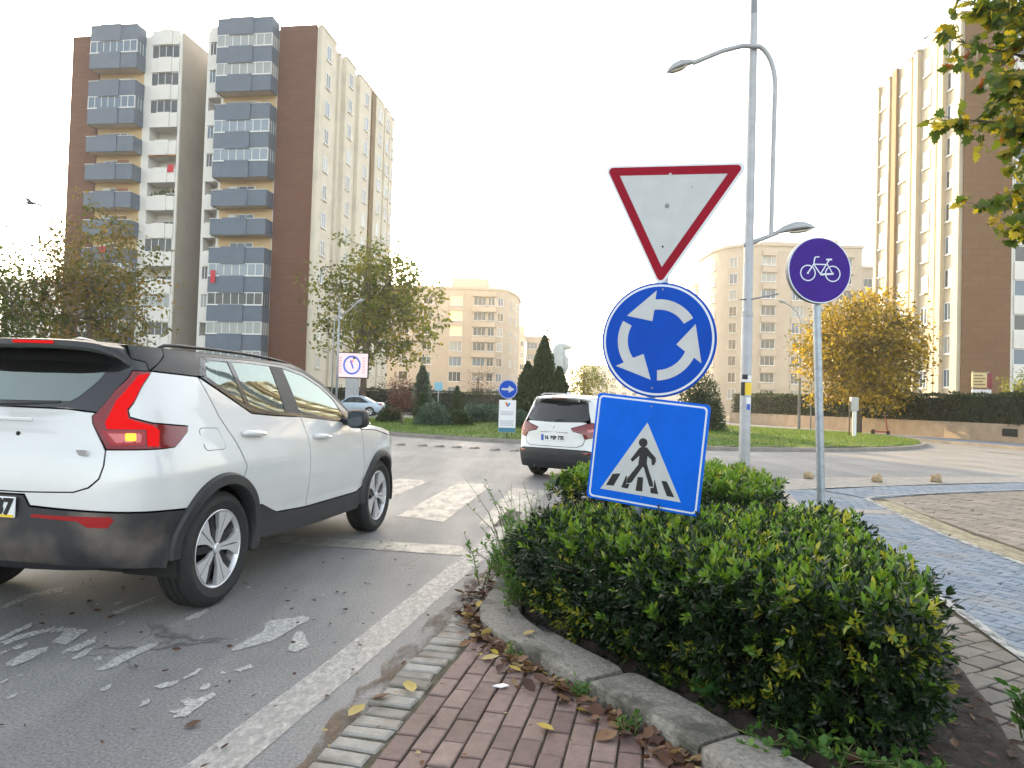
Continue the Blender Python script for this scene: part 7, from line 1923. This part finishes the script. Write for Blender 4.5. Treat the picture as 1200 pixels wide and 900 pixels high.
gm('small clipped shrub on the lawn beside the saloon car', -5.7, 33.5, .55, .5, .7, T_CON, 7, n=2600)

def clipped(name, label, P0, P1, w, h, z0, m, n, leaf, seed, ragged=.10):
    """a clipped hedge: leafy shell round a dark twiggy core"""
    r = np.random.default_rng(seed); a = np.array(P0, float); b_ = np.array(P1, float); L = np.linalg.norm(b_ - a); t = (b_ - a) / L; nn = np.array([-t[1], t[0]])
    T = thing(name, label, 'hedge', (P0[0], P0[1], z0))
    fA = 2 * h * L + w * L + 2 * w * h; k = r.random(n) * fA; u = r.uniform(0, L, n); v = r.uniform(-w / 2, w / 2, n); z = r.uniform(0, h, n)
    side = k < 2 * h * L; topm = (k >= 2 * h * L) & (k < 2 * h * L + w * L); end = k >= 2 * h * L + w * L
    v = np.where(side, np.where(k < h * L, -w / 2, w / 2), v); z = np.where(topm, h, z); u = np.where(end, np.where(r.random(n) < .5, 0, L), u)
    Q = np.column_stack([u, v, z]); nz = noise3(Q, 1.6, seed) * ragged + noise3(Q, 5, seed + 1) * ragged * .6
    inn = -np.abs(r.normal(0, .06, n)) + nz
    N_ = np.column_stack([np.where(end, np.where(u > L / 2, 1, -1), 0), np.where(side, np.sign(v), 0), np.where(topm, 1, 0)]).astype(float)
    Q = Q + N_ * inn[:, None]
    W = np.column_stack([t[0] * Q[:, 0] + nn[0] * Q[:, 1], t[1] * Q[:, 0] + nn[1] * Q[:, 1], Q[:, 2]])
    Nw = np.column_stack([t[0] * N_[:, 0] + nn[0] * N_[:, 1], t[1] * N_[:, 0] + nn[1] * N_[:, 1], N_[:, 2]])
    A = Nw + [0, 0, .4] + r.normal(0, .5, (n, 3))
    leaf_obj('foliage', W, A, leaf * r.uniform(.6, 1.3, n), DIAM, m, r.beta(2, 2.6, n), T, jit=.8)
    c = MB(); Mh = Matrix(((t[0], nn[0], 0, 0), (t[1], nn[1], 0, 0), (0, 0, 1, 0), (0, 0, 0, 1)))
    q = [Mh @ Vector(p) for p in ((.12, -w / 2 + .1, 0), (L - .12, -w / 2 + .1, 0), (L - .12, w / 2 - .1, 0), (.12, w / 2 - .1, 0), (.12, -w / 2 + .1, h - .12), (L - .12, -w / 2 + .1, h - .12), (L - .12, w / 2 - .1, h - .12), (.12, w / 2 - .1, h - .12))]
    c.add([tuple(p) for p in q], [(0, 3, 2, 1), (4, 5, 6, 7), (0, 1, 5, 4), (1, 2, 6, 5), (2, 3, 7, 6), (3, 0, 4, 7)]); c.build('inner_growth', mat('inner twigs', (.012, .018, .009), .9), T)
    return T
def on_wall(i, f):
    a, c = Vector(WL[i]), Vector(WL[i + 1]); return tuple(a.lerp(c, f))
off = lambda p: (p[0] + .55, p[1])
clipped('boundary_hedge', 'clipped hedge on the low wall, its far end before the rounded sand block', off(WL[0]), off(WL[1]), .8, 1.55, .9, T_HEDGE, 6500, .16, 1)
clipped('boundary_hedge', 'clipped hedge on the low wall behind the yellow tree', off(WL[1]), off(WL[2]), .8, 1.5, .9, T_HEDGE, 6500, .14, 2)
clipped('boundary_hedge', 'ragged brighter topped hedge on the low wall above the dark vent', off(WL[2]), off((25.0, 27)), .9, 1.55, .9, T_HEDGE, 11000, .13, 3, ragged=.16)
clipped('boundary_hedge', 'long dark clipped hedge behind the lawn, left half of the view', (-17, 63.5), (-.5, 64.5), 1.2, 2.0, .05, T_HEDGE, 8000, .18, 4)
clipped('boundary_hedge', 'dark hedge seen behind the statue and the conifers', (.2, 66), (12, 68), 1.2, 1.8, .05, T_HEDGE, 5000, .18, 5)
sprig_plant('wall_plant', 'yellowing bush sprouting above the hedge beside the notice board', 'shrub', (28.0, 40, 1.6), 50, 1.9, .9, .16, T_OLIVE, 51, tpl=DIAM, per=16)
tree('shrub_tree', 'dark shrub tree showing above the hedge at the right picture edge', (31.5, 42, 0), 4.6, (0, 0, 3.3), (1.6, 1.4, 1.3), .08, 90, 22, .15, T_GREEN, 61, spread=.5, cat='shrub')

# ---- the near plane tree whose branch hangs in from the right
pt = thing('plane_tree', 'yellow and green plane tree branch hanging in at the upper right corner', 'tree', (8.9, 8.6, 0))
o = np.array([8.9, 8.6, 0]); r = np.random.default_rng(77)
wd = MB(); wd.tube([(0, 0, -.1), (.05, 0, 1.5), (-.05, .05, 3.2), (-.2, 0, 5.0), (-.1, .2, 7.5)], [.24, .2, .18, .14, .05], 12)
tips = [((4.16, 7.0, 4.30), 4.3), ((4.40, 7.1, 5.15), 5.2), ((4.55, 7.0, 5.45), 5.4), ((4.52, 6.9, 3.42), 4.2), ((4.72, 6.7, 3.18), 4.0), ((4.75, 7.2, 4.9), 5.0), ((4.78, 7.0, 4.35), 4.6), ((4.95, 6.8, 3.85), 4.3), ((5.2, 7.2, 5.3), 5.2), ((5.3, 7.0, 4.6), 4.6), ((5.35, 6.8, 3.6), 4.0), ((5.5, 7.6, 5.9), 5.4), ((4.9, 7.4, 5.8), 5.3), ((5.0, 7.1, 4.1), 4.4), ((5.05, 7.3, 4.7), 4.8), ((5.15, 6.9, 5.0), 5.0), ((4.85, 7.1, 5.35), 5.3), ((5.25, 7.0, 4.25), 4.4), ((4.6, 7.0, 4.75), 4.8), ((5.0, 6.9, 3.55), 4.1), ((5.35, 7.2, 5.5), 5.4)]
LP, LA, LS, LV = [], [], [], []
for (tx_, ty_, tz_), zs in tips:
    s0 = np.array([8.75, 8.6, zs - .6]); e = np.array([tx_, ty_, tz_]); m1 = s0 * .62 + e * .38 + [0, 0, .45]; m2 = s0 * .28 + e * .72 + [0, 0, .22] + r.normal(0, .08, 3)
    cur = [((1 - t) ** 3) * s0 + 3 * t * (1 - t) ** 2 * m1 + 3 * t * t * (1 - t) * m2 + t ** 3 * e for t in np.linspace(0, 1, 12)]
    wd.tube([c - o for c in cur], np.linspace(.045, .004, 12), 6)
    for k in range(34):
        t = r.uniform(.55, 1.0) ** .8; i = min(int(t * 11), 10); p = cur[i] + (cur[i + 1] - cur[i]) * (t * 11 - i)
        d = unit(r.normal(0, 1, 3) * [1, 1, .7] + [0, 0, -.1]); L = r.uniform(.06, .34); q = p + d * L
        wd.tube([p - o, (p + q) / 2 - o + [0, 0, .02], q - o], [.005, .0035, .002], 4, caps=False)
        for j in range(r.integers(4, 9)):
            LP.append(p + (q - p) * r.uniform(.45, 1.05) + r.normal(0, .03, 3) - o); LA.append(d * .7 + r.normal(0, .55, 3) + [0, 0, -.45]); LS.append(r.uniform(.075, .14))
            LV.append(np.clip(r.choice([.25, .3, .45, .62, .72, .85], p=[.25, .23, .2, .14, .12, .06]) + r.normal(0, .07) + (.12 if r.random() < .03 else 0), 0, .9) if r.random() > .018 else 1.0)
wd.build('trunk', M['leaf_wood'], pt, smooth=True)
leaf_obj('crown', LP, LA, LS, PLANE, T_PLANE, np.array(LV), pt, upbias=.9, jit=.5)
# ------------------------------------------------------------------ fallen leaves
LIT = leaf_mat('fallen leaf', [(0, (.05, .024, .016)), (.35, (.11, .05, .03)), (.6, (.20, .11, .055)), (.8, (.34, .26, .11)), (1, (.50, .36, .03))], .12, .6)
r = np.random.default_rng(5)
def litter(name, label, fn, n, size, zz, vr, seed):
    r = np.random.default_rng(seed); P = np.array([fn(r) for _ in range(n)])
    a = r.uniform(0, 6.28, n); A = np.column_stack([np.cos(a), np.sin(a), r.normal(.05, .12, n)])
    o = leaf_obj(name, np.column_stack([P, zz + r.uniform(0, .02, n)]), A, size * r.uniform(.5, 1.3, n), OVAL, LIT, r.choice(vr, n) + r.normal(0, .07, n), upbias=1.2, jit=.45, width=r.uniform(.8, 1.3))
    return tag(o, label, None, None, 'stuff')
kb = [np.array(p) for p in OUT]
def along_kerb(r, lo=.18, hi=.95, wmax=.32):
    t = r.uniform(lo, hi) * (len(kb) - 1); i = int(t); p = kb[i] + (kb[min(i + 1, len(kb) - 1)] - kb[i]) * (t - i)
    d = abs(r.normal(0, wmax * .5)); return p + np.array([-.8, -.5]) * d + r.normal(0, .01, 2)
litter('leaf_litter', 'brown leaf litter gathered along the kerb foot', lambda r: along_kerb(r, .30, .9, .13), 330, .075, .022, [.1, .15, .3, .35, .35, .5, .65, .8], 1)
litter('leaf_litter', 'brown leaves on the ground at the narrow end of the bed', lambda r: np.array([np.interp((y := r.uniform(4.6, 7.6)), [4.6, 5.3, 6.6, 7.6], [-.20, -.12, .1, .28]) + r.normal(.0, .075), y]), 300, .07, .012, [.05, .1, .3, .35, .5], 2)
def in_bed(r):
    while True:
        p = r.uniform([.1, 2.0], [2.4, 6.5])
        if inside(p, bed): return p
litter('leaf_litter', 'dead leaves on the soil of the bed', in_bed, 900, .07, .088, [.05, .1, .2, .35, .5], 3)
litter('leaf_litter', 'small leaf scraps on the red bricks and edge blocks', lambda r: np.array([r.uniform(-.75, .5), r.uniform(2.3, 4.6)]), 60, .028, .024, [.2, .5, .8], 4)
litter('leaf_litter', 'dark leaf scraps and dirt flecks pressed on the road', lambda r: np.array([r.uniform(-3.2, -.7), r.uniform(2.4, 7.0)]), 130, .040, .003, [0, .05, .1], 6)
litter('leaf_litter', 'leaf scraps along the cycle path and plaza', lambda r: np.array([r.uniform(2.6, 9), r.uniform(3.5, 11)]), 90, .05, .026, [.2, .4, .5], 7)
# single leaves that catch the eye
def leaf_thing(label, x, y, z, s, v, a, tpl=OVAL, width=1.2, curl=.12):
    A = np.array([[math.cos(a), math.sin(a), curl * .4]])
    T_, F_ = tpl
    me_o = leaf_obj('fallen_leaf', np.zeros((1, 3)), A, [s], tpl, LIT, np.array([v]), None, upbias=2.0, jit=.25, width=width)
    me_o.location = (x, y, z)
    tag(me_o, label, 'leaf', 'single fallen leaves')
for a in (('pale yellow fallen leaf lying flat on the kerb top', .10, 3.98, .112, .075, .86, .3), ('yellow leaf at the foot of the kerb in the bottom corner', .70, 2.80, .03, .075, .98, 1.2),
          ('large pale leaf on the bricks below the kerb crack', -.12, 3.82, .026, .10, .82, .1), ('yellow green leaf among brown ones on the bricks', .09, 3.66, .028, .08, .92, 2.6),
          ('curled dark brown leaf on the bricks near the kerb', -.02, 3.62, .03, .09, .08, 1.4), ('dark red leaf leaning on the kerb foot', .22, 3.50, .035, .10, .25, 2.4),
          ('second dark red leaf beside the kerb tuft', .29, 3.40, .035, .09, .3, .6), ('dry curled yellow leaf on the grey edge blocks', -.42, 3.36, .03, .10, .88, 2.0),
          ('brown leaf on the grey edge blocks near the road', -.60, 3.28, .028, .09, .3, .2), ('yellow spiky leaf at the road edge beside the blocks', -.66, 3.10, .026, .10, .85, 1.0),
          ('yellow black leaf alone on the bricks at the bottom', .22, 3.02, .03, .08, .93, 2.9), ('flat tan leaf on the bricks at the bottom edge', .38, 2.94, .03, .11, .55, .4),
          ('brown curled leaf on the road near the edge line', -1.32, 3.0, .005, .07, .2, .6)):
    leaf_thing(*a)
# the white scrap on the bricks
P = [(-.05, 3.46), (.0, 3.49), (.03, 3.47), (-.01, 3.445)]
b = MB().add([(x, y, .027) for x, y in P] + [(x * .98, y, .033) for x, y in P], [(3, 2, 1, 0), (4, 5, 6, 7), (0, 1, 5, 4), (1, 2, 6, 5), (2, 3, 7, 6), (3, 0, 4, 7)])
tag(b.build('paper_scrap', M['white_plain']), 'white paper scrap on the bricks', 'litter')
# ------------------------------------------------------------------ air
hm = bpy.data.materials.new('haze air'); hm.use_nodes = True
nt = hm.node_tree
nt.nodes.remove(nt.nodes["Principled BSDF"])
pv = nt.nodes.new("ShaderNodeVolumePrincipled")
pv.inputs["Color"].default_value = (.97, .95, .92, 1); pv.inputs["Density"].default_value = HAZE; pv.inputs["Anisotropy"].default_value = .6
nt.links.new(pv.outputs[0], nt.nodes["Material Output"].inputs["Volume"])
hz = MB().bb((-420, -60, -1.1), (420, 620, 62)).build('haze', hm)
hz["kind"] = 'stuff'
scene.cycles.volume_step_rate = 10; scene.cycles.volume_bounces = 1; scene.cycles.volume_max_steps = 32
